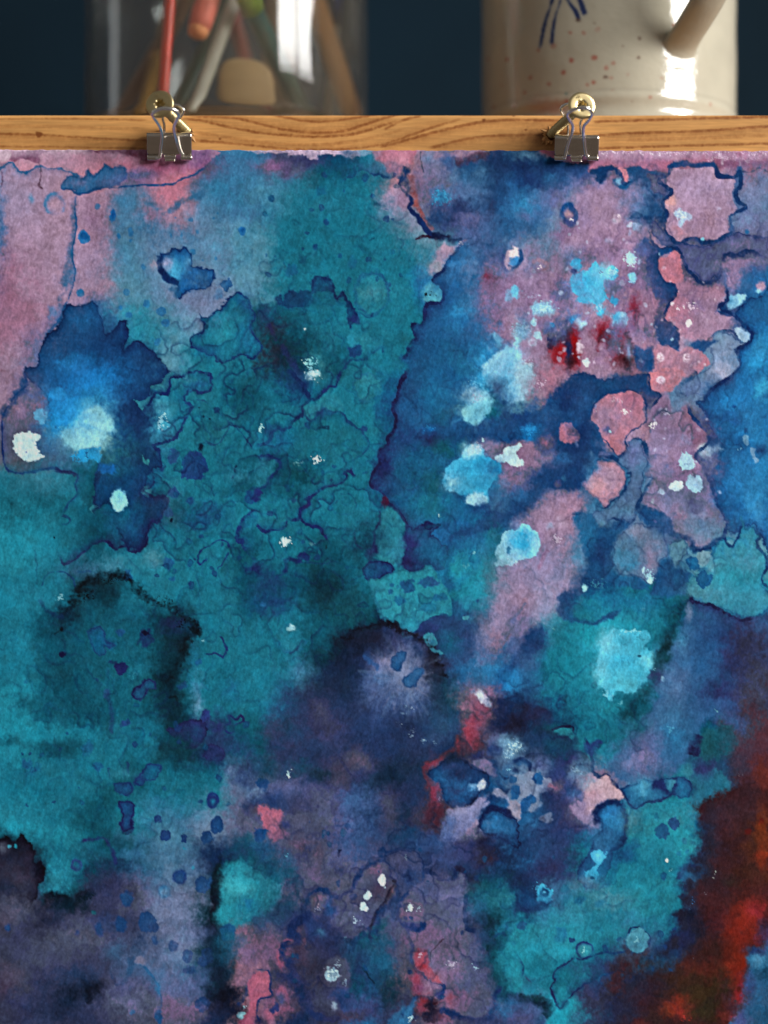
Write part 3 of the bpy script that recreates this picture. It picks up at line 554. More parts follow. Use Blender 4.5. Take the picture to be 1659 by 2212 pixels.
    w([(655,1080),(700,1065),(745,1070),(752,1150),(720,1160),(660,1155),(650,1110)], (124,200,224), .97, 2, 6); g(672,1110,30,34,(56,166,220),.9,4); sp(640,1100,20,40,(120,190,220),.7,.4)
    g(400,1110,70,60,(50,120,180),.8,8); o(395,1120,26,34,(50,150,220),.9,5,6); o(440,1140,34,30,(150,190,214),.85,5,8)
    w([(140,1010),(200,995),(240,1000),(280,1030),(270,1080),(220,1090),(140,1085),(130,1050)], (128,180,206), .85, 6, 10); sp(210,1040,80,50,(160,206,222),.7,.5); o(140,1128,26,20,(160,206,222),.9,3,7)
    g(240,1160,50,50,(40,84,140),.85,8); o(255,1150,18,22,(50,130,196),.85,3,6); l([(225,1230),(270,1240),(240,1300)], 12, (26,50,104), .9, 8, soft=4); g(300,1240,60,50,(60,74,122),.7,8); g(350,1200,60,90,(44,66,114),.85,8)
    g(60,1180,60,60,(130,190,214),.85,8); sp(60,1170,70,60,(150,204,222),.8,.5); o(165,1215,22,26,(150,194,214),.85,3,6); ring(130,1260,22,20,4,(170,180,200),.6,4); o(35,1255,24,40,(140,200,222),.85,4,8); o(20,930,34,44,(104,176,212),.9,4,8); sp(120,960,70,40,(150,150,180),.4,.3)
    g(300, 1350, 60, 80, (150,20,30), .95, 8, 15); g(320,1310,34,40,(170,26,34),.7,6); g(395, 1260, 40, 110, (146,26,36), .95, 8); g(410,1350,30,60,(120,20,30),.8,6); g(360, 1330, 16, 90, (40,40,80), .9, 6); g(375,1390,26,40,(60,24,34),.8,5)
    g(600, 1200, 60, 70, (124,24,38), .9, 8); l([(590,1170),(570,1240),(555,1320)], 8, (120,26,38), .85, 8, soft=4); l([(620,1200),(615,1300)], 7, (124,34,48), .8, 8, soft=3); l([(640,1210),(655,1290)], 6, (130,40,56), .7, 8, soft=3); g(780,1060,40,110,(134,36,54),.85,10); g(710, 1210, 40, 50, (150,28,36), .95, 6); g(700, 1340, 60, 60, (92,20,30), .95, 8); g(740, 1385, 40, 34, (40,12,20), .95, 5); g(665,1340,26,50,(120,24,32),.7,6); l([(740,1190),(770,1260),(800,1350)], 8, (110,34,56), .85, 9, soft=3); l([(760,1230),(790,1310),(810,1400)], 6, (60,50,90), .7, 8, soft=3); g(760,1320,20,60,(110,150,190),.6,6)
    o(438,1290,22,36,(200,170,184),.85,4,6); o(486,1388,24,24,(196,210,222),.97,2,4); sp(540,1390,12,12,(200,180,196),.7,.6)
    w([(800,1280),(860,1300),(910,1285),(905,1440),(820,1440),(790,1360)], (34,72,124), .9, 5, 7); g(760,1420,40,30,(50,60,100),.6,6)
    w([(-20,1290),(50,1320),(80,1400),(130,1400),(130,1450),(170,1480),(160,1530),(120,1580),(60,1620),(0,1660),(-40,1640),(-160,1520),(-200,1440),(-120,1340)], (140,200,220), .92, 6, 10); g(-20,1470,50,110,(60,170,226),.85,8); g(60,1460,60,60,(176,212,222),.7,8); sp(100,1400,50,40,(190,214,224),.7,.5)
    g(200, 1560, 90, 110, (160,90,110), .95, 10); g(250,1500,60,70,(176,100,116),.7,8); sp(190,1530,40,50,(206,180,194),.7,.4)
    # ---------------- middle right -----------------------------------------------------------
    c.tile(2, 1)
    w([(380,40),(470,20),(600,60),(720,40),(880,30),(890,110),(940,150),(960,170),(900,230),(860,180),(800,130),(700,140),(580,170),(520,220),(520,290),(560,370),(560,470),(640,530),(700,580),(560,560),(480,640),(450,720),(440,800),(390,780),(240,800),(150,880),(-10,970),(-300,1090),(-420,1080),(-200,960),(0,890),(120,750),(200,620),(300,530),(380,480),(260,430),(130,450),(-120,470),(-380,430),(-300,380),(-160,300),(30,290),(180,240),(290,130)], (28,64,112), .9, 7, 10, bil=4)
    g(470,110,150,70,(24,52,96),.7); g(390,460,110,150,(26,52,98),.8); g(120,150,0.1,0.1,(0,0,0),0); g(330,620,90,120,(26,60,108),.6); g(620,80,90,40,(34,90,142),.6)
    g(115,380,60,66,(26,110,176),.95,8); sp(110,380,60,60,(40,130,196),.7,.6)
    w([(310,360),(345,335),(385,350),(440,420),(435,460),(370,470),(310,460),(300,400)], (168,96,116), .97, 2, 5); o(420,470,10,18,(120,130,170),.6,3,4)
    w([(515,250),(540,210),(590,190),(620,150),(700,150),(770,125),(830,145),(860,190),(850,250),(870,300),(850,350),(800,375),(740,420),(725,450),(740,500),(730,540),(690,555),(660,530),(640,490),(590,460),(570,420),(560,360),(530,330),(515,290)], (176,106,124), .97, 2, 8); g(780,200,80,60,(164,88,110),.6,8); g(600,320,60,80,(160,120,146),.6,8); g(680,480,50,50,(180,100,112),.6,6)
    g(625,390,26,20,(40,70,120),.9,5); o(635,398,8,8,(150,200,220),.9,1.5,2); sp(725,265,34,28,(214,190,204),.8,.5); sp(555,260,18,16,(206,196,212),.7,.5); o(535,225,12,20,(150,150,184),.6,3,4); sp(680,200,70,40,(200,170,184),.4,.3)
    w([(880,30),(920,10),(1000,-10),(1100,0),(1120,40),(1070,90),(1030,140),(960,150),(900,120)], (184,106,118), .93, 3, 7); ring(965,62,22,20,4,(206,184,200),.7,3); sp(965,62,34,28,(206,180,196),.6,.4); g(1060,20,60,40,(180,110,124),.6,6)
    l([(1200,10),(1160,40),(1100,90),(1090,160)], 8, (36,78,130), .7, 6, soft=4)
    w([(960,160),(1020,160),(1040,260),(1080,270),(1130,230),(1170,310),(1210,350),(1260,400),(1260,470),(1180,560),(1250,640),(1300,780),(1350,900),(1400,1000),(1370,1080),(1290,1150),(1180,1160),(1060,1050),(990,940),(930,920),(840,850),(860,790),(910,720),(890,640),(900,560),(880,440),(850,420),(860,330),(890,250)], (128,110,140), .93, 6, 9)
    g(950,250,60,90,(136,96,126),.8,8); g(870,400,30,70,(184,112,126),.9,6); g(1120,330,80,80,(150,92,110),.8,10); g(1180,430,90,90,(124,64,88),.85,12); g(1240,430,50,60,(140,90,112),.6,8); g(1000,520,120,130,(138,124,156),.8); g(1050,400,90,80,(130,112,146),.6); g(1120,640,100,60,(136,100,130),.6); g(1100,850,140,80,(104,104,138),.8); g(1180,870,60,60,(76,76,116),.7,8); g(1230,1020,140,90,(84,118,142),.85); g(1320,1050,80,80,(70,126,150),.7); g(1280,780,60,100,(110,96,132),.6); g(940,640,60,100,(126,112,146),.6)
    sp(915,355,26,26,(214,204,214),.9,.7); sp(1000,275,22,26,(200,200,214),.8,.6); g(970,270,40,30,(80,80,126),.6,5)
    o(1128,592,50,54,(150,190,208),.92,2,9); sp(1130,600,36,36,(110,130,160),.5,.4); w([(1210,510),(1240,475),(1270,490),(1340,490),(1370,515),(1310,530),(1280,580),(1240,560)], (176,196,208), .85, 6, 8); g(1250,520,40,40,(190,210,220),.7,5)
    w([(1125,720),(1155,670),(1180,690),(1220,680),(1235,740),(1215,790),(1170,790),(1130,760)], (150,196,214), .95, 1.6, 7); sp(1185,735,30,30,(110,160,196),.6,.5); w([(1020,745),(1060,715),(1100,725),(1100,765),(1060,785),(1025,770)], (196,220,230), .98, 1.4, 4); o(965,785,18,20,(150,170,192),.85,2.5,4); l([(915,830),(905,865)], 5, (170,184,204), .8, 4); o(1240,945,20,26,(140,150,176),.5,5,5)
    w([(770,450),(820,440),(860,450),(850,500),(870,560),(880,620),(850,660),(850,710),(830,780),(830,830),(800,900),(800,960),(750,990),(700,960),(640,970),(600,1020),(560,1010),(540,970),(510,930),(560,910),(640,880),(690,830),(740,760),(770,690),(740,640),(680,590),(740,520)], (80,108,144), .93, 2.5, 7, rim=((40,70,120),.55,3)); g(800,540,60,80,(96,104,146),.8,8); g(700,900,120,50,(76,120,150),.6); g(580,990,40,34,(96,150,172),.8,6)
    w([(560,520),(620,525),(640,555),(600,575),(560,560)], (98,104,146), .8, 4, 6); o(512,540,12,20,(70,110,150),.7,3,5)
    w([(455,735),(500,690),(530,660),(560,600),(600,590),(650,580),(680,600),(720,650),(740,700),(720,760),(690,810),(640,850),(610,880),(570,870),(550,830),(510,800),(480,770)], (180,116,132), .97, 2.5, 7, rim=((60,90,140),.4,2.5)); g(630,700,50,60,(160,130,154),.7,6); g(540,760,60,50,(190,130,138),.6,6); g(490,690,30,60,(90,140,180),.5,5); g(540,620,40,60,(80,130,176),.5,6)
    l([(740,670),(770,660),(770,690),(740,700),(730,770),(680,830),(640,860),(600,890),(540,880)], 4, (26,62,114), .9, 5); l([(850,430),(870,520),(880,600),(845,660),(850,690),(910,700),(860,780),(820,860),(810,910)], 6, (32,74,126), .9, 6, tow=(940,700), fade=5); l([(640,960),(690,960),(750,995),(800,970)], 4, (26,62,114), .8, 6)
    l([(560,560),(640,560),(690,590)], 5, (26,60,112), .7, 5)
    o(295,735,18,18,(110,90,130),.7,4,4); o(335,700,14,20,(60,120,160),.5,3,5); o(450,780,8,20,(60,110,150),.6,2,5)
    w([(200,820),(260,790),(330,800),(420,800),(480,860),(440,890),(400,950),(400,1010),(440,1080),(470,1200),(400,1290),(300,1300),(250,1340),(0,1500),(-40,1440),(-20,1250),(0,1000),(60,940),(150,890)], (150,120,146), .9, 18, 12); l([(330,1050),(200,1260),(60,1480)], 26, (140,128,160), .5, 12, soft=18); l([(420,1080),(300,1300),(160,1480)], 22, (92,122,156), .5, 12, soft=16); l([(60,1200),(-60,1400),(-140,1520)], 26, (80,120,148), .45, 12, soft=18); g(360,900,90,70,(172,112,134),.7); g(200,1250,170,110,(124,118,152),.8); g(420,1200,70,110,(64,122,156),.7,10); g(340,1000,70,60,(160,104,126),.5); g(120,1330,150,110,(134,124,156),.7)
    sp(290,1100,50,50,(180,170,190),.7,.4); g(320,980,34,40,(170,160,186),.5,5); g(250,1000,24,24,(150,160,190),.5,5); l([(230,1160),(200,1220),(170,1290)], 6, (170,90,120), .4, 6, soft=3)
    w([(-40,1040),(20,1040),(60,1000),(110,1000),(130,1030),(165,1050),(180,1130),(155,1200),(100,1225),(40,1230),(0,1265),(-40,1265),(-110,1270),(-100,1230),(-115,1170),(-80,1120)], (142,206,222), .97, 2, 7); g(50,1120,80,90,(50,160,214),.95,6); o(-20,1165,16,26,(40,110,150),.85,2,4); g(30,1180,40,30,(110,196,220),.7,4); sp(0,1240,60,30,(176,216,226),.7,.5)
    w([(-230,470),(-180,440),(-110,460),(-60,480),(60,460),(130,470),(200,540),(280,540),(200,620),(120,700),(0,720),(-120,700),(-180,680),(-160,560)], (140,104,130), .85, 10, 10); g(230,470,50,50,(140,84,110),.7,6); g(180,590,90,50,(150,112,134),.6,8); g(40,680,70,50,(120,110,144),.7,8)
    w([(-60,540),(-40,500),(40,480),(70,490),(30,520),(40,560),(75,590),(60,620),(0,615),(-30,590),(-80,600),(-110,560)], (176,212,222), .95, 2, 6)
    # lower tangle of the right side
    w([(400,950),(430,910),(520,930),(560,1010),(620,1020),(690,970),(760,1000),(700,1060),(660,1130),(640,1250),(680,1330),(820,1330),(880,1420),(700,1400),(560,1350),(500,1330),(520,1250),(480,1190),(440,1080)], (28,84,134), .9, 6, 9); g(590,1180,70,110,(24,56,104),.9,8); g(480,1050,70,90,(34,104,150),.7,8); g(700,1000,60,40,(26,60,108),.7,6); g(560,1340,80,50,(26,70,112),.6,8)
    w([(760,1010),(800,990),(900,1010),(970,1030),(1000,1120),(1005,1190),(960,1240),(950,1310),(900,1390),(820,1340),(690,1320),(650,1230),(650,1140),(690,1070)], (88,118,146), .93, 4, 7, rim=((40,78,128),.55,3.5)); g(870,1200,80,90,(124,116,144),.85,8); g(730,1230,80,90,(50,116,150),.8,8); g(800,1050,60,40,(120,124,150),.7,6); g(760,1140,70,70,(76,112,140),.6); sp(890,1330,50,50,(130,180,196),.7,.5); o(895,1360,16,26,(140,214,224),.95,2,4); o(850,1300,10,20,(150,200,220),.8,2,4)
    l([(820,890),(900,910),(1000,960),(1030,1050),(1100,1080),(1160,1100),(1180,1165),(1290,1150),(1330,1100),(1390,1080)], 9, (30,76,128), .8, 8, soft=4); l([(1180,1168),(1300,1152),(1350,1110)], 4, (26,62,114), .9, 6)
    w([(900,900),(980,940),(1020,1010),(1030,1060),(980,1050),(960,1010),(880,1000),(820,960),(810,900)], (30,74,124), .85, 5, 8); g(960,1020,60,50,(30,66,114),.6,6)
    w([(1010,1120),(1060,1095),(1110,1090),(1130,1140),(1140,1190),(1100,1220),(1080,1270),(1030,1240),(1020,1180)], (80,128,146), .93, 1.6, 8, rim=((34,74,124),.4,2.5)); w([(1200,1190),(1240,1170),(1290,1190),(1270,1250),(1230,1270),(1200,1230)], (104,140,156), .9, 1.6, 6)
    w([(960,1240),(1010,1210),(1040,1260),(1100,1280),(1150,1310),(1170,1350),(1140,1420),(1100,1460),(900,1460),(930,1380)], (28,74,120), .93, 5, 8); g(1050,1340,80,70,(26,66,112),.6)
    o(1170,1250,40,42,(30,100,150),.85,1.6,6,rim=((26,70,124),.6,3)); o(1330,1180,38,44,(34,104,148),.85,1.6,6,rim=((28,80,130),.5,3)); l([(1200,1290),(1270,1300),(1240,1330)], 9, (30,92,144), .8, 5, soft=2.5)
    w([(1160,1320),(1200,1340),(1230,1310),(1300,1300),(1300,1230),(1300,1190),(1330,1120),(1380,1090),(1400,1130),(1430,1140),(1460,1080),(1490,1000),(1480,960),(1500,950),(1510,1020),(1560,1010),(1580,1040),(1610,1070),(1590,1100),(1600,1150),(1640,1190),(1660,1240),(1640,1310),(1620,1370),(1640,1420),(1700,1470),(1650,1560),(1560,1600),(1480,1600),(1400,1560),(1290,1520),(1180,1500),(1130,1430)], (46,134,156), .95, 2, 8, rim=((28,84,132),.5,3.5))
    g(1250,1420,140,70,(70,138,156),.7); g(1400,1300,110,90,(40,148,166),.7); g(1540,1330,80,70,(24,120,140),.7); g(1300,1260,60,40,(80,146,160),.5,6); g(1560,1220,70,60,(52,144,160),.5)
    o(1250,1360,52,54,(30,96,142),.9,1.6,7,rim=((28,80,130),.5,3)); ring(1490,1160,56,60,5,(50,140,172),.7,6,fill=(44,140,160),fa=.6); ring(1410,1150,50,60,4,(40,124,156),.6,6)
    l([(1370,1080),(1400,1130),(1430,1140),(1470,1070),(1490,1000)], 4, (26,66,118), .8, 6); l([(1560,1010),(1610,1070),(1590,1100),(1605,1160),(1660,1240),(1640,1310),(1620,1360),(1660,1420)], 5, (28,70,120), .85, 7)
    # marks in the blue field
    g(1370,210,70,70,(34,120,186),.7,8); o(1440,235,14,14,(22,70,130),.7,2,4); g(1620,130,50,70,(60,170,220),.85,8); g(1530,60,60,60,(30,116,184),.6,8); l([(1270,300),(1370,310)], 9, (26,70,126), .6, 7, soft=4); g(1300,180,60,100,(30,78,134),.6,8); g(1600,700,70,180,(40,124,182),.6); g(1400,560,80,80,(28,92,146),.7); g(1380,830,70,130,(26,92,150),.7); g(1400,450,80,40,(26,70,124),.7,8); g(1510,820,70,120,(36,108,166),.5)
    w([(1490,430),(1520,415),(1535,450),(1520,490),(1495,460)], (110,150,172), .9, 1.6, 5); w([(1545,510),(1580,510),(1575,550),(1600,580),(1575,600),(1555,550)], (120,156,178), .9, 1.6, 5); g(1600,510,36,30,(20,40,84),.9,5); o(1520,390,12,16,(20,46,90),.9,2,4); sp(1480,510,24,18,(120,190,216),.85,.6); l([(1430,510),(1490,505)], 4, (26,74,130), .7, 5); g(1290,470,40,30,(30,76,130),.7,6)
    o(470,1408,20,24,(140,220,230),.95,2.5,5); sp(540,1390,120,50,(60,150,166),.5,.3)
def paint_c(c):
    w, l, o, g, ring, sp = c.w, c.l, c.o, c.g, c.ring, c.sp
    # ---------------- middle -----------------------------------------------------------------
    c.tile(1, 1)
    g(370, 40, 60, 40, (60,150,164), .8, 6); w([(318,30),(360,0),(410,0),(420,30),(370,45),(330,65)], (150,214,218), .9, 3, 9); sp(365,30,60,40,(190,228,228),.8,.6)
    g(260, 90, 90, 90, (26,62,106), .9, 12); g(200,160,70,60,(22,74,110),.6,8)
    l([(190,0),(250,30),(310,110),(345,190),(310,220),(300,280),(230,330),(210,380),(130,390),(80,460),(0,490)], 6, (26,54,104), .85, 8, tow=(200,150), fade=9)
    l([(345,190),(390,190),(440,140),(480,100),(520,110),(530,50),(560,0)], 4, (26,62,114), .85, 8, tow=(420,60), fade=6); o(440,130,16,22,(28,56,106),.8,2,5)
    l([(310,280),(360,330),(400,280),(450,240),(480,262),(560,275),(600,340),(680,390),(720,440),(735,480),(710,520),(650,570)], 4, (28,60,114), .85, 7, tow=(480,400), fade=7); o(700,385,22,24,(28,62,114),.8,2.5,6); g(430,270,60,40,(28,70,116),.6,6)
    w([(310,260),(330,220),(390,215),(440,170),(500,150),(560,200),(560,260),(480,260),(440,240),(380,290),(360,325)], (34,124,140), .7, 5, 8); ring(720,110,90,90,3,(26,104,134),.45,10,fill=(36,128,142),fa=.4)
    g(180,470,150,60,(26,92,134),.6); g(500,450,190,110,(18,98,112),.6); g(350,500,120,70,(22,106,120),.4); g(130,380,70,40,(26,64,110),.6,8)
    sp(32,370,20,44,(150,214,216),.7,.5); sp(395,580,44,34,(170,220,222),.9,.6); sp(280,600,40,26,(110,180,186),.6,.4); g(300,690,100,60,(12,66,76),.85,10)
    l([(0,560),(90,565),(150,590),(155,630),(90,690),(60,740),(0,780)], 6, (28,60,116), .85, 7, tow=(200,620), fade=8); w([(0,570),(90,575),(140,600),(90,680),(60,740),(0,750)], (34,124,146), .6, 6, 8)
    o(10,810,28,30,(34,50,104),.8,3,8)
    l([(640,690),(610,650),(575,660),(585,690),(540,740),(470,750),(400,790),(345,830),(335,880),(290,890),(270,960),(200,965)], 4.5, (32,58,114), .85, 7, tow=(500,650), fade=6)
    l([(340,830),(330,880),(280,930),(330,1000),(410,1020),(440,1060),(460,1110)], 4, (32,58,114), .85, 7, tow=(380,900), fade=6)
    l([(0,1000),(40,1035),(140,1040),(190,1010),(200,970)], 5, (28,60,118), .85, 7, tow=(100,970), fade=8); l([(490,830),(490,870),(520,860),(540,830)], 3, (30,80,120), .6, 6); l([(545,800),(620,810),(650,860),(640,900)], 2.5, (28,80,120), .6, 6); o(240,850,14,14,(28,74,116),.7,2,6); o(320,880,18,18,(40,44,94),.8,2.5,6)
    ring(570,860,90,80,3,(22,96,124),.4,9)
    # east bank of the long backrun
    g(1120, 140, 160, 130, (28,98,140), .8); g(1000, 130, 60, 130, (30,70,116), .7, 10); g(1060, 330, 90, 60, (32,104,150), .6, 8); g(1190, 340, 60, 60, (18,78,96), .7, 8); g(1130, 430, 90, 60, (34,30,66), .95, 9); g(1110,385,50,24,(24,104,180),.9,6); sp(1120,370,40,30,(40,130,196),.7,.5); g(1290,250,90,60,(36,96,124),.6); g(1320,420,140,40,(22,68,104),.8,8); g(1230,500,130,50,(16,84,98),.8); g(1400,400,200,60,(26,70,120),.7)
    g(960,430,60,90,(32,58,108),.8,9); g(1000,500,60,50,(30,72,120),.6); g(1000,680,130,120,(22,84,112),.8); g(820,640,60,160,(32,44,92),.9,10); g(880,760,90,80,(30,70,110),.7,9); g(1150,720,120,140,(22,88,106),.8); g(1080,580,110,60,(26,92,128),.6); g(1120,880,180,80,(24,108,130),.85); g(1000,950,110,60,(28,104,136),.7)
    l([(980,0),(950,60),(925,120),(920,180),(885,230),(910,310),(895,390),(850,430),(855,480),(800,520),(795,600),(765,660),(745,745),(830,800),(830,850),(930,920),(970,1000),(965,1090),(975,1160),(950,1240)], 6, (36,40,88), .95, 6, tow=(1100,600), fade=12)
    o(835,850,22,34,(70,30,60),.8,4,6); l([(815,860),(850,890)], 6, (60,36,70), .7, 6)
    w([(830,900),(870,890),(920,930),(950,990),(960,1080),(970,1150),(945,1220),(880,1260),(800,1230),(770,1150),(780,1060),(800,980)], (36,128,144), .85, 8, 9); g(900,1140,60,110,(40,140,162),.7,8)
    w([(970,1010),(1000,1020),(1060,1010),(1110,990),(1190,1010),(1130,1060),(1170,1080),(1200,1130),(1250,1150),(1230,1250),(1180,1300),(1110,1250),(1060,1300),(990,1305),(950,1240),(975,1160)], (30,86,126), .93, 5, 9, rim=((34,48,98),.6,6)); g(1010,1100,60,60,(40,48,98),.8,8); g(1010,1240,60,50,(38,40,86),.8,8); l([(1090,1010),(1120,1000),(1130,1030)], 8, (30,46,96), .85, 6, soft=3); l([(1200,1000),(1100,1015)], 3, (28,74,116), .7, 6); sp(1185,940,22,18,(140,206,206),.8,.6); g(1150,1180,70,70,(24,80,118),.6)
    g(760,1060,100,100,(24,74,98),.7); g(680,1150,80,110,(16,56,76),.85); g(750,1180,30,50,(40,44,84),.6,8); l([(640,1050),(650,1130),(690,1160)], 3, (34,50,96), .6, 6); l([(800,900),(800,980),(770,1040),(770,1160),(790,1200)], 4, (36,44,90), .6, 8, soft=3)
    w([(700,1270),(760,1230),(830,1240),(890,1270),(890,1320),(840,1320),(800,1350),(730,1360),(690,1320)], (28,72,122), .85, 3, 8, rim=((34,44,98),.7,4))
    w([(730,1360),(800,1350),(850,1320),(940,1290),(990,1305),(1060,1300),(1110,1260),(1160,1290),(1190,1360),(1240,1420),(1280,1500),(1270,1590),(1180,1600),(1080,1650),(1030,1720),(980,1740),(900,1680),(830,1640),(770,1520),(740,1420)], (36,140,158), .9, 2.5, 8, rim=((30,110,140),.4,3))
    g(1340, 1300, 130, 130, (28,146,162), .8); g(1430,1260,100,110,(30,136,158),.6); l([(1280,1130),(1240,1250),(1240,1400)], 8, (26,88,130), .5, 10, soft=5); g(1550,1320,60,120,(60,116,134),.6); g(1560,880,90,90,(70,110,146),.7); g(1500,1150,60,100,(40,110,140),.6); g(1640,1340,60,120,(140,124,154),.7)
    o(980,1400,52,44,(30,84,132),.8,3,9); o(1120,1370,60,40,(34,80,130),.8,3,9); o(885,1395,14,14,(30,92,134),.7,2,4); o(870,1430,22,18,(30,92,138),.7,2,5)
    sp(1405,1185,22,26,(120,200,206),.6,.5); sp(1360,1270,40,24,(90,180,190),.45,.4)
    # cyan star of drops
    w([(1225,650),(1260,600),(1330,570),(1360,490),(1400,480),(1450,480),(1480,520),(1490,560),(1560,590),(1590,630),(1560,700),(1530,740),(1500,800),(1510,850),(1450,840),(1420,870),(1370,850),(1380,810),(1320,810),(1280,770),(1250,780),(1200,730),(1225,690)], (60,166,208), .95, 3, 9)
    g(1410,520,60,40,(160,208,218),.95,7); g(1440,640,90,50,(36,140,200),.95,8); g(1270,720,50,50,(150,212,222),.9,7); g(1530,640,60,60,(26,90,146),.85,9); g(1440,740,80,60,(60,160,190),.6,8); w([(1350,850),(1390,800),(1440,790),(1500,830),(1480,870),(1400,870)], (150,200,210), .9, 5, 8); g(1480,720,60,50,(32,110,160),.6,8); sp(1430,500,60,40,(186,214,222),.6,.4); g(1500,480,60,30,(110,104,136),.7,8); sp(1472,445,10,14,(150,190,200),.8,.7)
    w([(1350,310),(1340,260),(1400,220),(1430,170),(1480,130),(1520,150),(1540,220),(1520,270),(1480,310),(1440,350),(1380,350)], (104,190,206), .92, 4, 9); g(1420,170,70,50,(120,160,180),.75,8); sp(1430,180,50,50,(150,120,150),.5,.4); g(1370,280,40,40,(130,206,214),.7,6); sp(1450,90,90,60,(110,180,206),.5,.4); g(1490,60,70,60,(60,160,214),.7,8)
    g(1580, 110, 60, 60, (28,56,104), .9, 8); g(1610,240,60,80,(28,66,118),.85,8); g(1550,380,60,60,(26,68,118),.8,8); g(1600,60,40,30,(40,90,140),.6,6)
    sp(190,1110,44,36,(170,224,226),.95,.75); o(192,1112,30,26,(160,216,222),.85,3,6); sp(360,1130,30,20,(80,150,156),.5,.4); o(456,1145,6,12,(14,50,64),.9,1,3)
    l([(350,1220),(290,1200),(270,1235),(195,1230),(190,1290),(130,1360)], 8, (30,54,108), .8, 8, soft=3); g(110,1370,120,60,(22,60,98),.8,10); g(20,1290,40,40,(28,40,88),.8,8); g(600,1300,130,70,(16,78,96),.6); l([(240,1240),(420,1250),(560,1240)], 3, (26,74,116), .4, 8)
    # ---------------- lower left -------------------------------------------------------------
    c.tile(0, 2)
    g(60, 100, 120, 110, (22,128,150), .6); g(60,420,100,90,(26,140,166),.5); g(100,900,220,110,(20,132,152),.6); g(440,900,120,60,(24,136,156),.6); g(120,1280,180,110,(18,124,146),.6); g(900,900,200,100,(22,104,128),.5); g(1050,1330,200,110,(30,120,144),.5)
    g(420, 350, 130, 280, (12,66,84), .5, 16); g(560,720,100,80,(12,70,86),.55); g(740,330,190,220,(22,104,124),.55,14); g(820,640,200,150,(22,108,128),.5,14); g(380,1030,150,40,(14,74,90),.8); g(700,1340,140,70,(14,84,98),.6); g(180,730,120,60,(16,86,104),.6); g(60,980,100,30,(14,84,100),.6)
    g(760, 220, 170, 120, (18,94,116), .5); g(880,480,120,60,(24,110,130),.6); g(950,950,180,100,(18,100,122),.5)
    # arch of black pigment
    l([(390,170),(430,120),(480,50),(540,-40),(610,-88),(700,-112),(790,-105),(870,-60),(930,5)], 11, (12,30,40), .75, 17, soft=8, tow=(700,200), fade=11, fa=.5)
    l([(860,-10),(960,50),(1050,80),(1110,110),(1150,160),(1230,190),(1260,250),(1190,320),(1200,470)], 11, (14,30,42), .75, 19, soft=8, tow=(950,300), fade=12, fa=.5)
    l([(1190,300),(1170,400),(1120,500),(1090,600),(1130,720),(1120,860)], 12, (12,36,48), .65, 16, soft=10); g(1080,560,50,80,(12,34,46),.6,12); g(1120,780,60,130,(12,46,60),.8,10)
    g(420,160,70,80,(14,36,52),.85,10); l([(250,40),(300,110),(370,160),(420,140)], 9, (20,56,92), .7, 8, soft=4); g(1110,200,90,60,(28,40,76),.8,10); sp(1060,60,110,60,(10,16,20),.8,.2); sp(1180,200,80,70,(10,14,22),.8,.2); sp(560,20,120,60,(10,18,22),.8,.2); sp(720,-80,110,40,(8,12,16),.9,.3)
    sp(390,30,40,30,(140,204,214),.8,.5); g(300,30,80,50,(36,128,150),.5)
    o(395,235,12,14,(10,30,40),.9,1.5,3); l([(390,240),(350,270)], 2, (12,40,54), .6, 3)
    w([(570,250),(640,220),(685,260),(690,310),(740,330),(720,360),(680,350),(690,400),(640,410),(600,360)], (24,92,134), .7, 3, 7, rim=((28,66,116),.6,4)); o(780,260,26,24,(24,84,130),.7,2,5); o(945,300,44,64,(24,52,90),.75,3,9); l([(930,270),(955,250)], 8, (26,28,58), .8, 5); o(405,400,22,20,(22,30,62),.9,1.6,4); o(785,490,38,42,(30,44,92),.9,1.6,7); l([(700,450),(760,460)], 8, (30,50,98), .7, 6, soft=3); g(710,330,30,26,(28,64,112),.6,5)
    w([(850,660),(870,620),(910,600),(940,560),(1000,570),(1010,620),(950,640),(930,690),(880,695)], (30,86,126), .75, 2, 6, rim=((34,46,100),.9,4))
    l([(700,480),(700,640),(720,760),(720,920)], 6, (36,70,122), .45, 7, soft=4); o(690,660,16,26,(36,74,126),.5,3,5); o(808,850,30,26,(30,74,124),.7,2,6); sp(860,540,50,40,(40,130,150),.5,.3)
    g(1290,640,30,120,(74,140,172),.85,8); g(1280,740,28,60,(100,150,178),.6,6); g(1250,450,30,120,(28,116,150),.6,6)
    l([(1330,400),(1370,400),(1400,390),(1445,420),(1470,370),(1450,310),(1420,280)], 3, (30,66,122), .75, 6); o(1285,450,20,22,(28,88,142),.7,2,5); o(1185,600,34,24,(28,66,110),.6,3,6); sp(1320,315,26,16,(120,190,200),.5,.4)
    w([(1080,890),(1130,870),(1160,850),(1230,825),(1300,815),(1330,850),(1340,910),(1310,960),(1260,1010),(1200,1005),(1160,960),(1100,920)], (42,42,90), .93, 2.5, 8, rim=((34,30,72),.5,5)); g(1260,900,50,60,(40,66,118),.6,6); o(1340,800,36,36,(40,62,118),.75,3,7); l([(1330,830),(1400,880),(1440,860)], 12, (44,58,116), .6, 8, soft=4)
    l([(1440,865),(1490,850),(1480,800),(1530,820),(1560,790),(1580,830),(1530,850),(1500,910),(1450,880)], 3.5, (38,52,112), .9, 5); w([(1320,1010),(1370,980),(1430,1000),(1460,1060),(1420,1090),(1340,1070)], (40,48,98), .85, 2, 7, rim=((44,38,88),.6,4)); g(1400,1090,60,50,(38,52,100),.7,8); g(1520,1000,140,60,(40,60,104),.6); g(1150,1000,110,90,(14,60,74),.8,10); g(1290,1150,160,80,(14,70,88),.6)
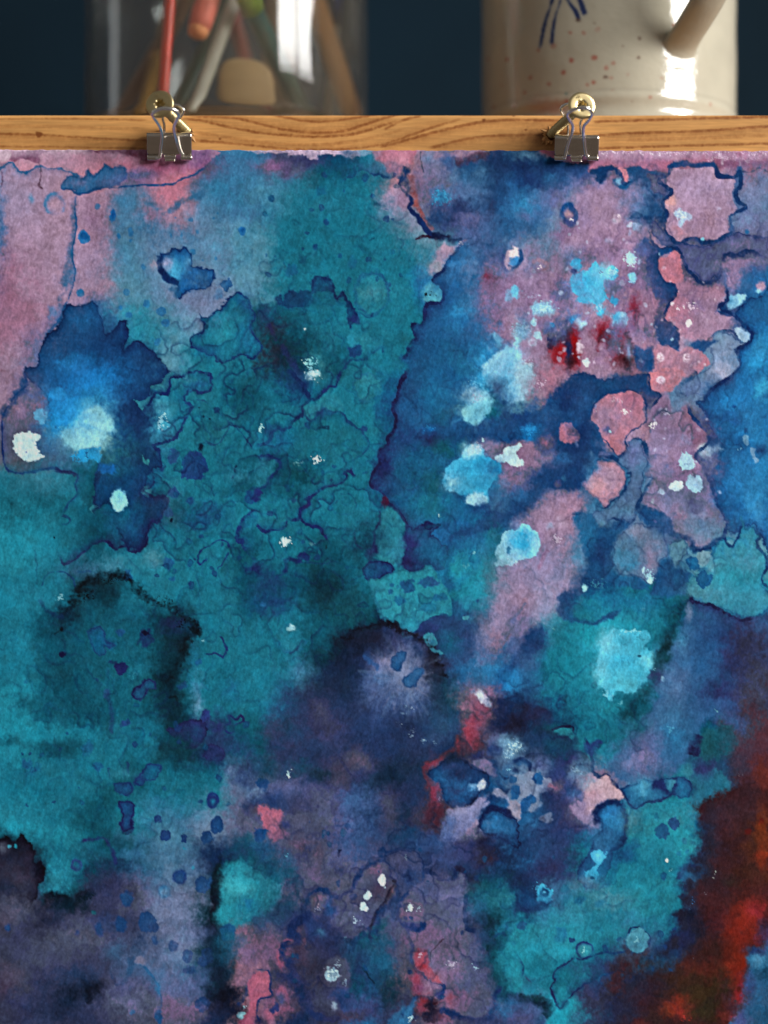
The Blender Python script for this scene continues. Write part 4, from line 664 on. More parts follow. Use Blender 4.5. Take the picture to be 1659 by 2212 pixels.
    w([(870,1220),(910,1180),(930,1140),(980,1110),(1040,1120),(1030,1180),(990,1220),(950,1220),(920,1250),(880,1245)], (24,96,134), .8, 1.8, 6, rim=((30,62,118),.9,4)); g(920,1210,40,26,(30,56,106),.6,5)
    w([(740,1240),(800,1230),(860,1235),(860,1270),(830,1320),(760,1290),(740,1270)], (30,82,128), .75, 2.5, 6, rim=((30,66,120),.5,4)); o(635,1130,30,28,(26,84,130),.6,3,7); o(175,1110,34,30,(26,90,130),.6,4,8); o(250,1130,28,28,(24,92,132),.5,4,8); o(560,1010,30,40,(30,94,146),.4,5,9); g(200,1180,60,40,(24,80,120),.4,6)
    l([(700,1130),(710,1190)], 3, (30,70,120), .5, 5); l([(830,1100),(830,1180)], 3, (30,70,118), .5, 6); g(780,1180,70,30,(40,130,150),.6,6)
    ring(1378,1342,32,46,4,(30,62,118),.85,3,fill=(28,108,142),fa=.6,rot=12)
    w([(765,1390),(800,1355),(850,1370),(868,1420),(865,1480),(855,1540),(830,1570),(790,1555),(780,1510),(800,1450)], (28,78,126), .85, 1.8, 6, rim=((32,54,108),.9,4))
    g(1580,1180,110,80,(46,66,110),.7); g(1640,1130,60,80,(50,58,100),.6); g(1500,640,60,60,(30,84,124),.4)
    # ---------------- centre: violet cloud ----------------------------------------------------
    c.tile(1, 2)
    w([(440,560),(520,440),(580,320),(680,230),(800,220),(880,200),(960,270),(1050,300),(1120,350),(1180,430),(1210,540),(1210,700),(1330,800),(1320,960),(1100,1100),(1100,1400),(-40,1420),(120,1250),(140,1080),(60,1000),(160,900),(280,820),(260,700),(330,640)], (38,54,88), .92, 16, 14)
    g(560, 400, 70, 130, (14,30,42), .9, 12); g(450,560,110,90,(18,42,62),.85,12); g(320,670,130,60,(34,44,72),.8,10); g(760,300,140,50,(26,28,46),.95,9); g(680,480,90,130,(34,50,94),.8,12); g(560,580,120,110,(28,40,72),.8); g(1150,450,50,90,(42,34,48),.9,8); g(1180,640,60,110,(34,42,66),.85,9)
    l([(580,320),(640,260),(700,240),(800,225),(880,205),(940,262),(1020,290),(1100,335),(1150,410),(1190,480),(1210,560)], 7, (24,26,40), .85, 14, soft=5, tow=(850,500), fade=9, fa=.6); sp(620,300,50,40,(16,30,36),.8,.2); sp(880,225,60,30,(26,22,30),.9,.3)
    g(900,330,110,70,(60,74,122),.8,9); g(860,560,150,130,(70,98,148),.85,12); g(980,450,80,110,(96,110,150),.8,10); g(820,440,60,40,(110,112,148),.8,7); g(1010,690,90,80,(80,100,148),.75,10); g(760,680,60,90,(80,96,140),.7,8); g(940,580,60,50,(110,116,152),.6,7); g(1060,600,60,70,(88,106,150),.6,8); g(800,560,60,50,(60,100,150),.6,7)
    w([(875,460),(890,420),(930,385),(970,385),(975,420),(945,460),(940,500),(910,510),(880,490)], (36,88,148), .9, 1.4, 4, rim=((32,62,120),.7,4)); o(925,420,26,20,(80,120,160),.5,3,4); w([(950,560),(1000,520),(1030,490),(1075,490),(1085,520),(1050,570),(1030,610),(980,610),(955,590)], (38,90,150), .9, 1.4, 5, rim=((34,64,122),.5,3)); l([(690,390),(750,430),(790,470)], 6, (40,80,140), .6, 6, soft=3); l([(880,600),(870,560),(860,500)], 3, (50,80,136), .6, 5); o(1000,495,10,10,(50,90,140),.7,2,3)
    l([(1000,600),(1010,700)], 4, (110,120,156), .4, 6, soft=3); l([(1060,700),(1080,640)], 5, (110,120,156), .4, 6, soft=3); l([(900,640),(880,720)], 4, (100,112,150), .4, 6, soft=3); g(1060,740,50,30,(40,60,110),.6,6)
    for x, y, r in ((955,780,26),(930,840,22),(1010,920,40),(1080,960,36),(1150,970,26),(1000,880,26),(965,740,18)): sp(x, y, r, r, (130,160,180), .75, .25, fine=2.4)
    g(1180,860,110,70,(44,84,120),.7); g(1150,960,80,40,(50,80,116),.5); g(960,880,130,60,(24,36,62),.6); g(780,830,150,90,(50,74,120),.6)
    g(420, 760, 60, 60, (96,72,108), .8, 9); g(460,880,90,90,(84,62,96),.85,10); g(360,880,90,70,(50,48,82),.6); g(650,1090,100,80,(92,72,102),.9,9); g(680,1130,70,40,(100,76,108),.6,7); g(520,1130,80,60,(70,60,96),.6); g(220,900,110,70,(30,60,88),.6); g(170,1270,120,110,(92,96,136),.85); g(440,1350,110,70,(100,84,124),.85); g(540,1220,50,80,(92,66,102),.7,8); g(700,1330,110,80,(64,90,140),.8); g(860,1200,100,80,(16,34,52),.9,12); g(980,1160,90,80,(24,44,66),.8); g(430,1190,80,40,(28,46,64),.8,10); g(840,1360,50,60,(90,76,106),.8,7); g(960,1320,90,80,(34,44,76),.7); g(690,1180,80,40,(44,58,100),.6,7)
    l([(550,1010),(540,1060),(590,1150),(640,1190),(740,1160),(760,1080)], 3, (60,66,110), .5, 6)
    sp(210,1180,24,32,(190,220,226),.9,.6); o(44,1240,40,40,(30,64,116),.85,3,8); g(110,1340,80,60,(40,66,116),.7,8); l([(60,1270),(100,1340),(150,1370)], 9, (36,58,108), .6, 8, soft=4); g(80,1120,110,80,(24,64,88),.6); l([(60,1100),(30,1040),(100,1000),(180,1010)], 4, (28,70,104), .5, 8, soft=2.5)
    o(45,75,24,18,(50,140,200),.9,3,5); g(100,70,120,80,(24,64,104),.8,10); o(230,225,26,24,(160,220,226),.95,2,5); l([(215,240),(265,250)], 4, (150,212,220), .7, 4, soft=2); ring(220,300,90,90,4,(28,86,124),.5,8,fill=(40,118,138),fa=.35); l([(310,280),(280,340),(220,400)], 4, (26,66,104), .7, 5, soft=2); l([(150,150),(135,260),(160,360)], 3, (28,84,120), .5, 7); g(300,520,110,90,(60,118,148),.6); g(120,680,120,120,(30,118,146),.5)
    # pale lobes around the drop at top right of the tile
    g(560,150,140,90,(16,80,92),.7); g(640,60,110,90,(14,66,80),.7); o(930,50,34,30,(26,98,138),.7,3,8); o(1190,30,44,30,(30,100,142),.7,3,8); o(1120,90,50,40,(30,112,148),.6,4,8); sp(1040,110,40,20,(60,170,176),.5,.3)
    l([(1260,20),(1280,80),(1270,150),(1230,150),(1150,160),(1080,200),(1060,240),(1020,270)], 4.5, (28,60,112), .9, 7, tow=(1200,260), fade=10)
    w([(1060,240),(1080,200),(1160,160),(1280,150),(1300,60),(1400,200),(1430,330),(1400,430),(1280,430),(1190,390),(1170,330),(1170,290),(1110,255)], (36,68,112), .9, 7, 9); g(1240,330,70,70,(26,92,120),.6); g(1300,110,60,50,(30,90,126),.6,7); g(1400,250,80,90,(34,58,106),.7); g(1120,230,60,30,(40,56,104),.6,6)
    w([(1085,290),(1100,262),(1140,262),(1170,295),(1175,335),(1150,360),(1200,380),(1210,400),(1160,385),(1110,340)], (48,140,160), .93, 1.8, 5); o(1140,320,24,20,(40,108,140),.6,3,5); w([(1335,160),(1350,150),(1380,155),(1375,175),(1345,175)], (70,160,172), .9, 1.5, 4)
    g(1420,90,90,100,(30,120,148),.6); o(1440,55,12,14,(28,84,130),.7,2,4); g(1530,280,110,150,(110,116,150),.8); g(1610,120,80,120,(140,126,156),.85); g(1580,340,60,80,(150,116,140),.7,8); g(1500,420,80,70,(110,108,146),.6); l([(1660,260),(1600,340),(1560,440)], 4, (170,106,130), .6, 6, soft=2.5); l([(1700,300),(1620,380),(1560,470)], 12, (40,84,144), .7, 8, soft=6)
    g(1540,500,70,50,(50,140,204),.9,9); g(1590,570,80,70,(26,84,146),.85,9); g(1640,590,40,60,(34,130,204),.9,7); g(1500,540,60,60,(44,116,176),.7,7); g(1640,480,40,40,(28,72,130),.8,7); g(1440,600,60,70,(40,96,136),.6)
    g(1430,860,70,130,(150,62,82),.95,9,8); g(1480,770,60,60,(150,74,96),.8,7); g(1390,900,40,90,(146,56,74),.8,6); g(1520,890,70,60,(92,64,98),.8,8); g(1560,960,60,60,(90,80,120),.6); w([(1425,650),(1450,640),(1500,670),(1530,720),(1510,745),(1470,720),(1435,680)], (196,190,208), .95, 3, 5); g(1440,660,30,26,(190,220,232),.7,4); g(1590,700,80,50,(24,40,78),.9,9); g(1600,830,80,90,(28,38,68),.9); g(1270,760,100,60,(30,70,96),.6); g(1250,640,80,90,(28,86,110),.6)
    l([(1090,1120),(1140,1125),(1230,1050),(1280,1010),(1310,975),(1320,1020),(1345,1060)], 10, (130,56,76), .9, 8, soft=4.5); l([(1300,920),(1320,970)], 8, (120,56,70), .7, 6, soft=3); l([(1345,1060),(1420,1120),(1500,1170),(1560,1200)], 6, (120,88,124), .7, 8, soft=3); g(1150,1330,40,150,(124,46,66),.95,9); l([(1090,1120),(1110,1190),(1140,1260)], 9, (110,50,74), .7, 8, soft=4); sp(1190,1350,26,40,(150,120,140),.6,.3)
    w([(1110,1170),(1170,1130),(1250,1070),(1330,1070),(1400,1140),(1500,1170),(1500,1260),(1440,1310),(1400,1380),(1280,1400),(1220,1330),(1180,1230)], (32,62,108), .95, 5, 8, rim=((30,34,66),.8,7)); g(1290,1070,60,40,(24,36,54),.9,7); g(1210,1190,60,50,(34,84,136),.8,7); g(1380,1250,120,40,(46,116,184),.9,8); g(1290,1330,90,40,(34,82,138),.8,7); g(1320,1170,90,40,(24,40,72),.7,7); g(1400,1170,60,40,(40,80,136),.5,6); w([(1430,1250),(1450,1220),(1480,1210),(1490,1260),(1470,1280),(1440,1275)], (196,204,220), .95, 2, 4); g(1420,1250,40,26,(140,180,216),.8,5)
    w([(1400,1110),(1470,1070),(1540,1120),(1560,1190),(1520,1180),(1450,1140)], (116,104,140), .85, 3, 6); g(1430,1060,40,30,(34,46,86),.8,6); l([(1540,1080),(1560,1190),(1590,1260),(1650,1290)], 10, (34,62,110), .8, 7, soft=4)
    w([(1500,1320),(1450,1320),(1400,1390),(1300,1400),(1250,1400),(1220,1480),(1200,1560),(1180,1640),(1240,1660),(1320,1600),(1400,1500),(1480,1420),(1520,1340)], (120,124,162), .9, 6, 8); w([(1550,1260),(1600,1290),(1650,1330),(1660,1400),(1610,1340),(1530,1320)], (130,140,170), .9, 3, 6)
    g(1620,1010,60,70,(110,160,190),.85,8); sp(1640,1030,50,60,(170,204,216),.7,.4); g(1560,1020,50,40,(40,60,104),.8,7); g(1620,1200,60,50,(40,90,146),.8,7); l([(1570,1170),(1620,1210),(1660,1180)], 5, (28,54,100), .8, 6, soft=2.5); sp(1640,1145,26,16,(120,190,210),.7,.5)
    w([(1510,1310),(1560,1330),(1620,1350),(1640,1400),(1640,1460),(1440,1470),(1460,1400)], (28,62,112), .9, 4, 7); g(1600,1370,36,30,(40,100,156),.7,6)
def paint_d(c):
    w, l, o, g, ring, sp = c.w, c.l, c.o, c.g, c.ring, c.sp
    # ---------------- lower right ------------------------------------------------------------
    c.tile(2, 2)
    g(360, 60, 60, 60, (30,58,104), .85, 8); w([(300,0),(420,-10),(420,90),(380,110),(420,170),(540,180),(640,130),(720,110),(660,160),(560,200),(430,200),(330,170),(285,110),(300,60)], (28,66,114), .9, 5, 8); g(520,90,100,60,(22,118,138),.8,8); g(440,120,40,40,(24,112,136),.7,6); g(720,60,130,60,(24,102,138),.7); g(880,60,80,50,(30,104,150),.6); sp(850,110,30,30,(90,180,196),.6,.5)
    g(190,90,90,110,(130,130,160),.8); g(60,60,60,60,(166,130,156),.7,8); l([(100,30),(60,110),(40,180)], 7, (190,120,140), .5, 6, soft=3); l([(90,60),(50,120),(0,200)], 5, (60,110,170), .6, 6, soft=3); g(60,200,60,90,(130,120,160),.7,8); g(250,220,70,50,(60,126,146),.7,8); sp(280,235,40,20,(130,200,196),.6,.3)
    w([(90,260),(190,215),(230,290),(180,370),(110,440),(40,480),(0,490),(0,400),(60,330)], (32,64,116), .9, 8, 9); g(160,320,60,70,(28,50,96),.7,8); g(110,450,80,60,(60,90,140),.7); g(20,330,30,70,(90,110,160),.7,7)
    g(20,580,50,60,(40,140,210),.9,8); g(110,600,100,110,(40,84,130),.7); l([(200,440),(210,540),(220,660)], 8, (24,70,100), .5, 9, soft=5)
    g(380, 430, 150, 180, (18,120,138), .85); g(480,280,110,60,(20,140,156),.8); g(330,640,130,90,(20,126,146),.7); g(640,740,110,60,(22,140,158),.8); g(440,760,150,70,(18,116,138),.7); g(900,200,110,110,(20,120,138),.7); g(830,120,110,60,(30,114,146),.5)
    w([(545,500),(560,420),(600,290),(640,250),(720,240),(790,250),(880,260),(895,300),(870,350),(920,400),(915,480),(880,560),(820,630),(740,660),(680,640),(650,690),(620,680),(590,610),(560,560)], (64,180,206), .95, 3, 10)
    g(640,340,70,80,(110,204,222),.85,8); g(740,330,70,40,(30,130,156),.75,8); g(740,440,110,60,(40,160,196),.8,8); g(590,520,50,70,(110,200,216),.7,7); g(870,450,50,60,(120,206,220),.8,7); sp(830,290,60,34,(40,130,150),.7,.4); o(828,410,14,10,(16,70,96),.9,1.6,4); sp(720,440,80,40,(26,120,160),.5,.3); g(740,580,100,50,(70,190,210),.7,8); sp(620,650,50,50,(110,190,206),.6,.4); sp(700,710,30,24,(90,180,196),.6,.4); sp(760,250,120,24,(140,214,222),.6,.4)
    l([(1120,60),(1080,150),(1040,250),(990,350),(960,430)], 20, (10,48,58), .9, 10, soft=9); l([(1010,380),(940,520),(880,640),(800,740),(700,800)], 22, (14,62,78), .85, 12, soft=12); g(950,560,50,50,(40,44,84),.85,7); g(960,420,50,60,(14,52,64),.7,8)
    w([(965,550),(985,540),(1005,570),(990,588),(970,570)], (150,204,218), .95, 1.6, 4); sp(925,500,30,26,(110,180,196),.7,.1,fine=2.2)
    # indigo sweep from the corner
    w([(1165,65),(1290,80),(1370,120),(1440,160),(1500,180),(1560,160),(1720,250),(1720,900),(1500,1000),(1460,900),(1300,820),(1220,900),(1180,1000),(1130,1100),(1000,1190),(900,1230),(740,1230),(640,1170),(640,1100),(760,980),(900,760),(980,560),(1060,330),(1110,180)], (46,86,132), .9, 10, 12)
    l([(1150,20),(1170,65),(1280,75),(1370,120),(1440,160),(1480,180),(1560,160)], 5, (38,44,88), .9, 7, tow=(1350,350), fade=16); o(1150,130,22,50,(100,120,146),.7,5,7)
    g(1300,300,130,130,(34,72,124),.8); g(1440,430,130,180,(36,46,84),.95,14); g(1500,330,90,90,(46,44,74),.8); g(1240,430,90,130,(40,90,146),.7); g(1110,330,50,110,(60,108,150),.7); g(1160,620,140,110,(40,84,134),.6); g(1050,620,90,110,(78,108,150),.7); g(1100,310,30,40,(70,150,180),.5,6); g(1560,640,110,110,(74,66,100),.85); g(1350,640,130,60,(38,46,88),.8); g(1540,760,110,60,(50,48,80),.7); g(1620,520,60,60,(70,60,86),.6); g(1380,720,110,40,(46,78,130),.7,8)
    g(860,1060,90,120,(116,104,144),.85); g(760,1110,90,60,(104,112,150),.7); g(900,920,70,80,(92,100,144),.7); g(960,1150,60,60,(90,110,150),.6); g(1060,900,90,130,(40,112,160),.7); sp(1035,890,30,40,(70,160,190),.6,.4); g(1000,800,100,80,(66,110,150),.6); g(560,1040,90,60,(32,122,150),.7); g(640,900,120,80,(16,100,118),.7); g(800,860,90,70,(24,88,106),.7); g(600,1110,60,40,(40,110,150),.6,6)
    w([(1220,940),(1270,890),(1340,860),(1350,800),(1370,840),(1430,870),(1460,940),(1460,1010),(1400,1060),(1330,1080),(1240,1090),(1210,1020)], (24,86,102), .92, 6, 9); g(1310,990,70,60,(16,70,80),.6,7); sp(1320,770,26,26,(90,150,160),.6,.3); l([(1210,920),(1190,980),(1170,1060)], 16, (34,44,88), .85, 8, soft=6)
    w([(1100,1160),(1150,1120),(1180,1150),(1170,1190),(1260,1160),(1330,1150),(1380,1200),(1420,1240),(1410,1300),(1340,1370),(1240,1390),(1150,1370),(1200,1280),(1150,1220)], (36,108,132), .9, 5, 8); g(1150,1160,40,40,(44,130,146),.8,6); g(1330,1220,70,70,(30,104,126),.6); g(1230,1150,60,60,(44,52,94),.85,7); sp(1480,1180,60,50,(170,176,180),.6,-.1,fine=2.4)
    g(1560,980,130,80,(76,54,76),.85); g(1600,1020,80,70,(88,48,62),.7); g(1500,1090,110,60,(60,48,78),.8); g(1620,900,60,60,(80,46,58),.7); g(1640,1230,60,90,(120,46,38),.8); g(1540,1320,110,110,(64,36,40),.9); g(1400,1400,110,60,(54,38,46),.85); g(1300,1410,70,40,(50,44,60),.8)
    w([(800,1240),(860,1210),(920,1220),(1000,1210),(1060,1190),(1140,1210),(1170,1280),(1110,1340),(1040,1310),(960,1350),(880,1360),(810,1400),(750,1370),(720,1310),(700,1270)], (36,100,146), .93, 4, 7, rim=((30,56,108),.7,6)); g(850,1270,70,60,(70,150,180),.8,8); l([(910,1230),(980,1260),(1030,1310),(1060,1240),(1040,1200)], 9, (34,54,106), .85, 7, soft=4); w([(980,1220),(1020,1210),(1060,1210),(1050,1250),(1030,1290),(1000,1260)], (50,120,146), .9, 2, 5); g(960,1240,40,40,(34,50,100),.8,6)
    l([(740,1360),(800,1400),(860,1365),(960,1350),(1035,1305)], 5, (32,48,100), .9, 6); l([(480,930),(500,1010),(520,1080),(530,1160),(570,1200),(610,1180),(650,1230),(690,1270),(720,1310),(740,1360)], 6, (28,54,104), .9, 7, tow=(700,1150), fade=8); w([(460,960),(500,990),(540,960),(580,960),(560,1010),(520,1060),(480,1030)], (34,60,112), .85, 4, 7)
    w([(470,1300),(500,1260),(540,1220),(600,1190),(630,1200),(660,1250),(700,1280),(720,1330),(680,1350),(600,1340),(550,1380),(480,1370)], (190,146,156), .95, 3, 6); g(520,1310,50,50,(200,126,136),.8,6); g(500,1240,60,40,(120,160,176),.6,6)
    # torn edge of the dark cluster
    w([(0,720),(90,740),(200,740),(260,840),(200,880),(280,880),(350,870),(400,900),(430,960),(460,1020),(500,1080),(520,1160),(450,1150),(350,1060),(290,1110),(210,1060),(130,1080),(40,1040),(-40,1000)], (30,48,78), .88, 7, 9); g(60,820,90,90,(28,26,48),.9); g(150,780,90,60,(34,38,68),.7); g(280,1000,110,60,(20,66,92),.8); g(250,880,90,30,(22,72,92),.6); w([(270,900),(330,870),(400,900),(390,950),(340,930)], (30,132,146), .85, 3, 7); g(430,960,30,60,(34,126,140),.7,6); l([(260,890),(330,870),(390,870),(405,915)], 4, (36,34,74), .8, 7)
    g(20,1000,60,60,(120,170,196),.85,7); sp(20,1000,60,60,(170,206,218),.7,.4)
    g(160,960,60,50,(30,58,96),.7,7); g(370,1090,70,50,(40,42,84),.85,8); g(420,1170,70,50,(110,150,184),.75,8); sp(420,1160,60,40,(150,186,206),.6,.3); g(300,1160,60,70,(44,60,106),.8,8); g(170,1100,60,60,(76,92,134),.7,7); g(480,1120,60,60,(90,140,170),.6,7); l([(0,1100),(60,1080),(110,1110),(115,1160),(80,1180),(30,1150),(0,1145)], 6, (28,46,92), .9, 6, soft=3); g(60,1110,50,26,(40,84,136),.7,5)
    w([(10,1180),(60,1180),(130,1160),(190,1190),(260,1220),(250,1290),(190,1300),(170,1370),(110,1420),(40,1400),(20,1350),(40,1280)], (122,138,164), .9, 3, 7); for_o = ((170,1210,30,40),(20,1290,30,50),(120,1340,38,30),(75,1400,34,34),(5,1215,20,30))
    for x, y, rx, ry in for_o: o(x, y, rx, ry, (36,88,144), .9, 1.6, 5)
    g(250,1310,60,60,(32,40,78),.85,7); g(300,1270,50,40,(130,84,116),.7,6); l([(230,1240),(300,1270),(330,1250)], 5, (160,96,122), .6, 7, soft=3); g(380,1300,60,70,(46,64,112),.8,7); g(410,1320,40,40,(60,110,166),.6,6); g(330,1390,70,50,(50,48,84),.8,7); g(420,1400,60,60,(110,90,130),.8,7)
    # ---------------- bottom right -----------------------------------------------------------
    c.tile(2, 3)
    g(130, 180, 170, 140, (32,76,124), .8); g(300,210,130,100,(40,48,88),.8); g(60,300,120,100,(30,60,104),.7); g(230,300,110,110,(46,78,126),.6); g(40,480,120,90,(24,44,80),.85); g(250,430,120,80,(42,44,78),.8); g(30,620,90,60,(24,52,92),.85); g(390,100,70,60,(84,66,104),.7); g(440,160,90,50,(50,52,92),.7); g(110,120,60,40,(44,98,150),.6)
    w([(-20,0),(30,-10),(60,40),(40,130),(0,150),(-40,120)], (134,132,154), .85, 3, 6); w([(90,30),(140,20),(180,-10),(200,20),(150,60),(110,60)], (110,128,156), .85, 3, 6); w([(180,100),(230,70),(270,110),(240,140),(200,130)], (104,118,148), .8, 3, 7); g(510,60,70,90,(150,130,156),.85,7); w([(380,30),(480,0),(550,30),(570,90),(560,160),(500,150),(430,110)], (132,118,150), .8, 5, 7); g(520,40,40,40,(184,140,154),.7,5); o(90,20,30,40,(36,84,140),.8,2,5)
    w([(550,90),(560,30),(600,10),(680,0),(730,30),(745,110),(740,200),(720,280),(660,330),(640,420),(580,520),(490,570),(440,520),(430,430),(500,330),(520,260),(580,180)], (36,92,144), .92, 4, 8, rim=((28,52,102),.7,8)); g(650,90,70,70,(46,128,190),.85,7); g(640,60,50,30,(36,96,156),.6,5); g(570,270,70,90,(46,108,156),.7); l([(560,150),(550,60),(620,8),(700,8),(735,70),(740,200),(715,270)], 10, (26,46,92), .85, 7, soft=4)
    w([(515,350),(540,315),(590,320),(605,360),(580,400),(555,430),(555,480),(530,520),(480,500),(475,455),(510,430),(540,400)], (62,168,216), .96, 2, 7); sp(610,340,40,40,(60,150,200),.6,.3); g(520,480,40,30,(40,150,206),.6,5); g(560,350,34,26,(90,190,226),.6,4)
    o(212,596,48,58,(60,164,210),.96,2,8); ring(212,588,22,22,5,(24,70,120),.9,4); o(212,586,7,7,(80,170,214),.9,1.5,2); sp(170,560,50,50,(60,150,200),.7,.3)
    g(120,650,130,40,(24,62,112),.85,8); l([(10,620),(60,690),(120,700),(200,670),(250,640)], 8, (28,54,104), .8, 8, soft=4)
    w([(480,580),(550,560),(600,500),(640,430),(680,320),(740,280),(800,240),(830,300),(700,400),(660,480),(620,560),(560,570)], (26,84,124), .8, 6, 9); g(720,350,70,50,(24,72,116),.8,8)
    g(560, 700, 260, 130, (40,124,144), .7); g(650,640,120,70,(84,138,152),.6); g(470,520,90,50,(80,120,144),.6); g(760,480,150,80,(20,120,142),.7); g(900,650,160,130,(26,128,144),.7); g(280,860,200,110,(34,138,158),.8); g(500,830,120,80,(30,136,158),.6); g(1000,820,110,70,(24,116,134),.6); g(1000,560,90,60,(30,130,144),.6); g(850,160,110,90,(30,110,122),.7); g(780,110,60,60,(86,130,144),.8,7); g(1000,100,160,90,(36,132,150),.8); g(1150,280,110,120,(34,148,160),.9); g(960,290,110,70,(26,126,146),.7); g(1150,80,80,70,(60,140,160),.7); g(700,830,130,70,(24,122,140),.5)
    o(975,190,40,52,(30,84,122),.85,1.6,7); o(1055,145,36,40,(34,82,126),.85,1.6,7); o(1120,250,18,20,(36,110,136),.6,2,5); o(935,90,16,18,(28,100,126),.6,2,4); o(1085,340,14,20,(30,112,140),.6,2,5); o(1130,325,14,20,(30,112,140),.6,2,5); o(340,565,26,22,(40,110,140),.6,2.5,5); o(65,800,38,28,(36,74,124),.8,2.5,7); o(315,865,46,42,(34,112,150),.5,4,9); o(440,640,34,26,(30,100,134),.5,4,7); o(570,660,26,20,(30,110,146),.4,4,7)
    o(1005,378,8,14,(210,214,190),.97,1.2,2); sp(1030,450,30,26,(130,206,206),.5,.3)
    # smoky rust corner
    w([(1230,0),(1720,-20),(1720,1600),(620,1600),(650,1400),(660,1280),(760,1200),(830,1130),(960,1090),(1030,1000),(1060,940),(1140,860),(1090,760),(1100,700),(1180,720),(1150,600),(1160,520),(1230,470),(1260,360),(1320,280),(1300,200),(1210,90)], (50,28,32), .97, 9, 14, bil=6)
    l([(1230,60),(1290,170),(1320,270),(1260,370),(1200,450),(1140,570),(1170,700),(1110,760),(1130,830),(1060,930),(1010,1000),(900,1090),(800,1140),(700,1240),(640,1380),(620,1480)], 30, (34,46,84), .75, 14, soft=16)
    g(1210,450,90,60,(30,70,106),.6,9); l([(1060,510),(1130,440),(1180,415),(1210,450),(1150,500),(1120,580)], 4.5, (34,56,100), .85, 6, soft=2); g(1150,490,60,50,(36,92,130),.8,7); g(1130,740,60,40,(20,26,44),.9,9); g(1240,830,90,60,(30,30,52),.8); g(1000,960,120,60,(30,54,88),.7); g(1130,900,90,60,(34,38,70),.8); g(900,1060,130,60,(30,86,116),.6); g(1290,230,60,90,(36,48,80),.75,12); l([(1220,150),(1320,120)], 8, (40,44,70), .6, 12, soft=4); l([(1240,240),(1370,250)], 8, (44,50,80), .6, 12, soft=4); g(1310,330,70,40,(40,52,86),.6,10)
    g(1420,170,110,110,(70,34,34),.8); g(1390,80,110,60,(60,36,44),.7); g(1610,160,50,160,(116,48,28),.95,10); g(1560,300,90,120,(76,42,28),.8); g(1620,390,40,90,(140,38,30),.8,9); g(1420,420,130,100,(70,34,34),.7); g(1430,520,60,50,(44,38,34),.8,9); g(1560,480,110,80,(72,40,30),.8); g(1250,560,70,60,(64,40,48),.7); g(1330,640,120,60,(74,34,36),.7)
    w([(1400,740),(1450,690),(1500,640),(1600,620),(1660,680),(1640,760),(1600,800),(1620,880),(1540,970),(1520,1040),(1500,1150),(1540,1250),(1490,1300),(1430,1260),(1440,1180),(1420,1090),(1370,1030),(1360,920),(1400,850)], (128,34,28), .8, 18, 16); g(1480,840,100,90,(146,36,24),.7,14); g(1540,720,80,80,(148,40,26),.65,14); g(1440,1000,70,90,(136,38,24),.8,8); g(1600,690,70,60,(150,40,50),.7,8); g(1490,1220,60,70,(146,30,44),.85,8); g(1470,1280,40,40,(176,40,50),.6,6)
    for x, y, r in ((1452,730,20),(1445,1085,18),(1475,1220,18),(1612,128,18),(1530,200,22),(1400,840,14)): o(x, y, r, r, (92,24,22), .75, 3, 6)
    g(1300,830,60,60,(48,28,40),.7); g(1390,760,60,60,(96,34,36),.6); g(1330,960,110,110,(56,30,26),.8); g(1250,1100,140,70,(110,42,26),.75,12); g(1180,1240,170,90,(50,38,24),.9); g(1320,1200,110,70,(54,40,26),.8); g(1060,1320,80,50,(160,44,32),.9,9); g(1110,1370,50,34,(176,44,44),.8,7); g(1010,1350,60,50,(120,44,28),.7,8); g(1240,1360,110,70,(52,40,26),.8); g(1420,1380,60,60,(110,38,34),.7); g(1000,1180,110,80,(52,34,34),.7); g(850,1220,110,70,(48,34,52),.8); g(760,1370,110,90,(46,38,64),.8); g(830,1430,60,40,(90,36,32),.7); g(1430,1340,30,30,(60,34,40),.8,6); g(920,1380,70,60,(50,36,34),.7); g(1120,1160,90,50,(60,38,28),.6); sp(1120,1400,60,50,(180,50,44),.5,.2); sp(1440,1400,40,40,(170,40,44),.5,.2)
    sp(1320,460,14,20,(170,180,170),.95,.4,fine=2.2); sp(1300,490,20,20,(150,150,140),.8,.2,fine=2.2); sp(1250,590,60,26,(140,130,140),.7,0,fine=2.2); sp(1170,640,20,60,(60,110,170),.8,.2,fine=2.4); sp(1150,690,20,20,(110,160,180),.7,.2,fine=2.2); sp(1190,1010,20,16,(120,110,140),.6,.2,fine=2.2)
    w([(1720,900),(1620,940),(1560,970),(1520,1030),(1540,1080),(1520,1150),(1530,1260),(1500,1330),(1460,1400),(1430,1480),(1720,1600)], (40,92,130), .93, 10, 10); g(1590,1030,50,60,(70,130,164),.8,8); g(1570,960,60,30,(40,56,96),.8,8); g(1620,1110,60,60,(24,66,92),.8); g(1540,1200,40,90,(60,70,120),.8,8); g(1500,1400,60,70,(80,74,124),.85,8); g(1600,1260,60,90,(38,92,140),.7); g(1600,1380,70,60,(24,70,100),.7); g(1640,860,50,60,(84,44,84),.8,8); g(1640,820,40,50,(60,40,70),.6,6)
    # tide rings in the teal
    w([(0,960),(50,1010),(75,1080),(60,1140),(30,1170),(-60,1180),(-100,1000)], (32,124,150), .5, 3, 6); l([(0,960),(40,1000),(72,1060),(68,1130),(30,1170),(0,1165)], 3, (28,54,104), .85, 4, tow=(0,1080), fade=6); o(8,920,12,16,(24,54,96),.8,2,4)
    l([(745,880),(770,815),(830,820),(880,860),(900,900),(880,950)], 2.6, (28,62,112), .85, 4); o(815,900,74,80,(64,142,162),.75,2,5); sp(815,900,30,36,(120,190,200),.6,.4); l([(740,900),(760,970),(850,985)], 2.2, (28,90,130), .5, 4)
    ring(470,960,54,52,3.5,(30,62,114),.85,4,fill=(48,146,162),fa=.6); sp(465,960,22,26,(130,206,210),.8,.5)
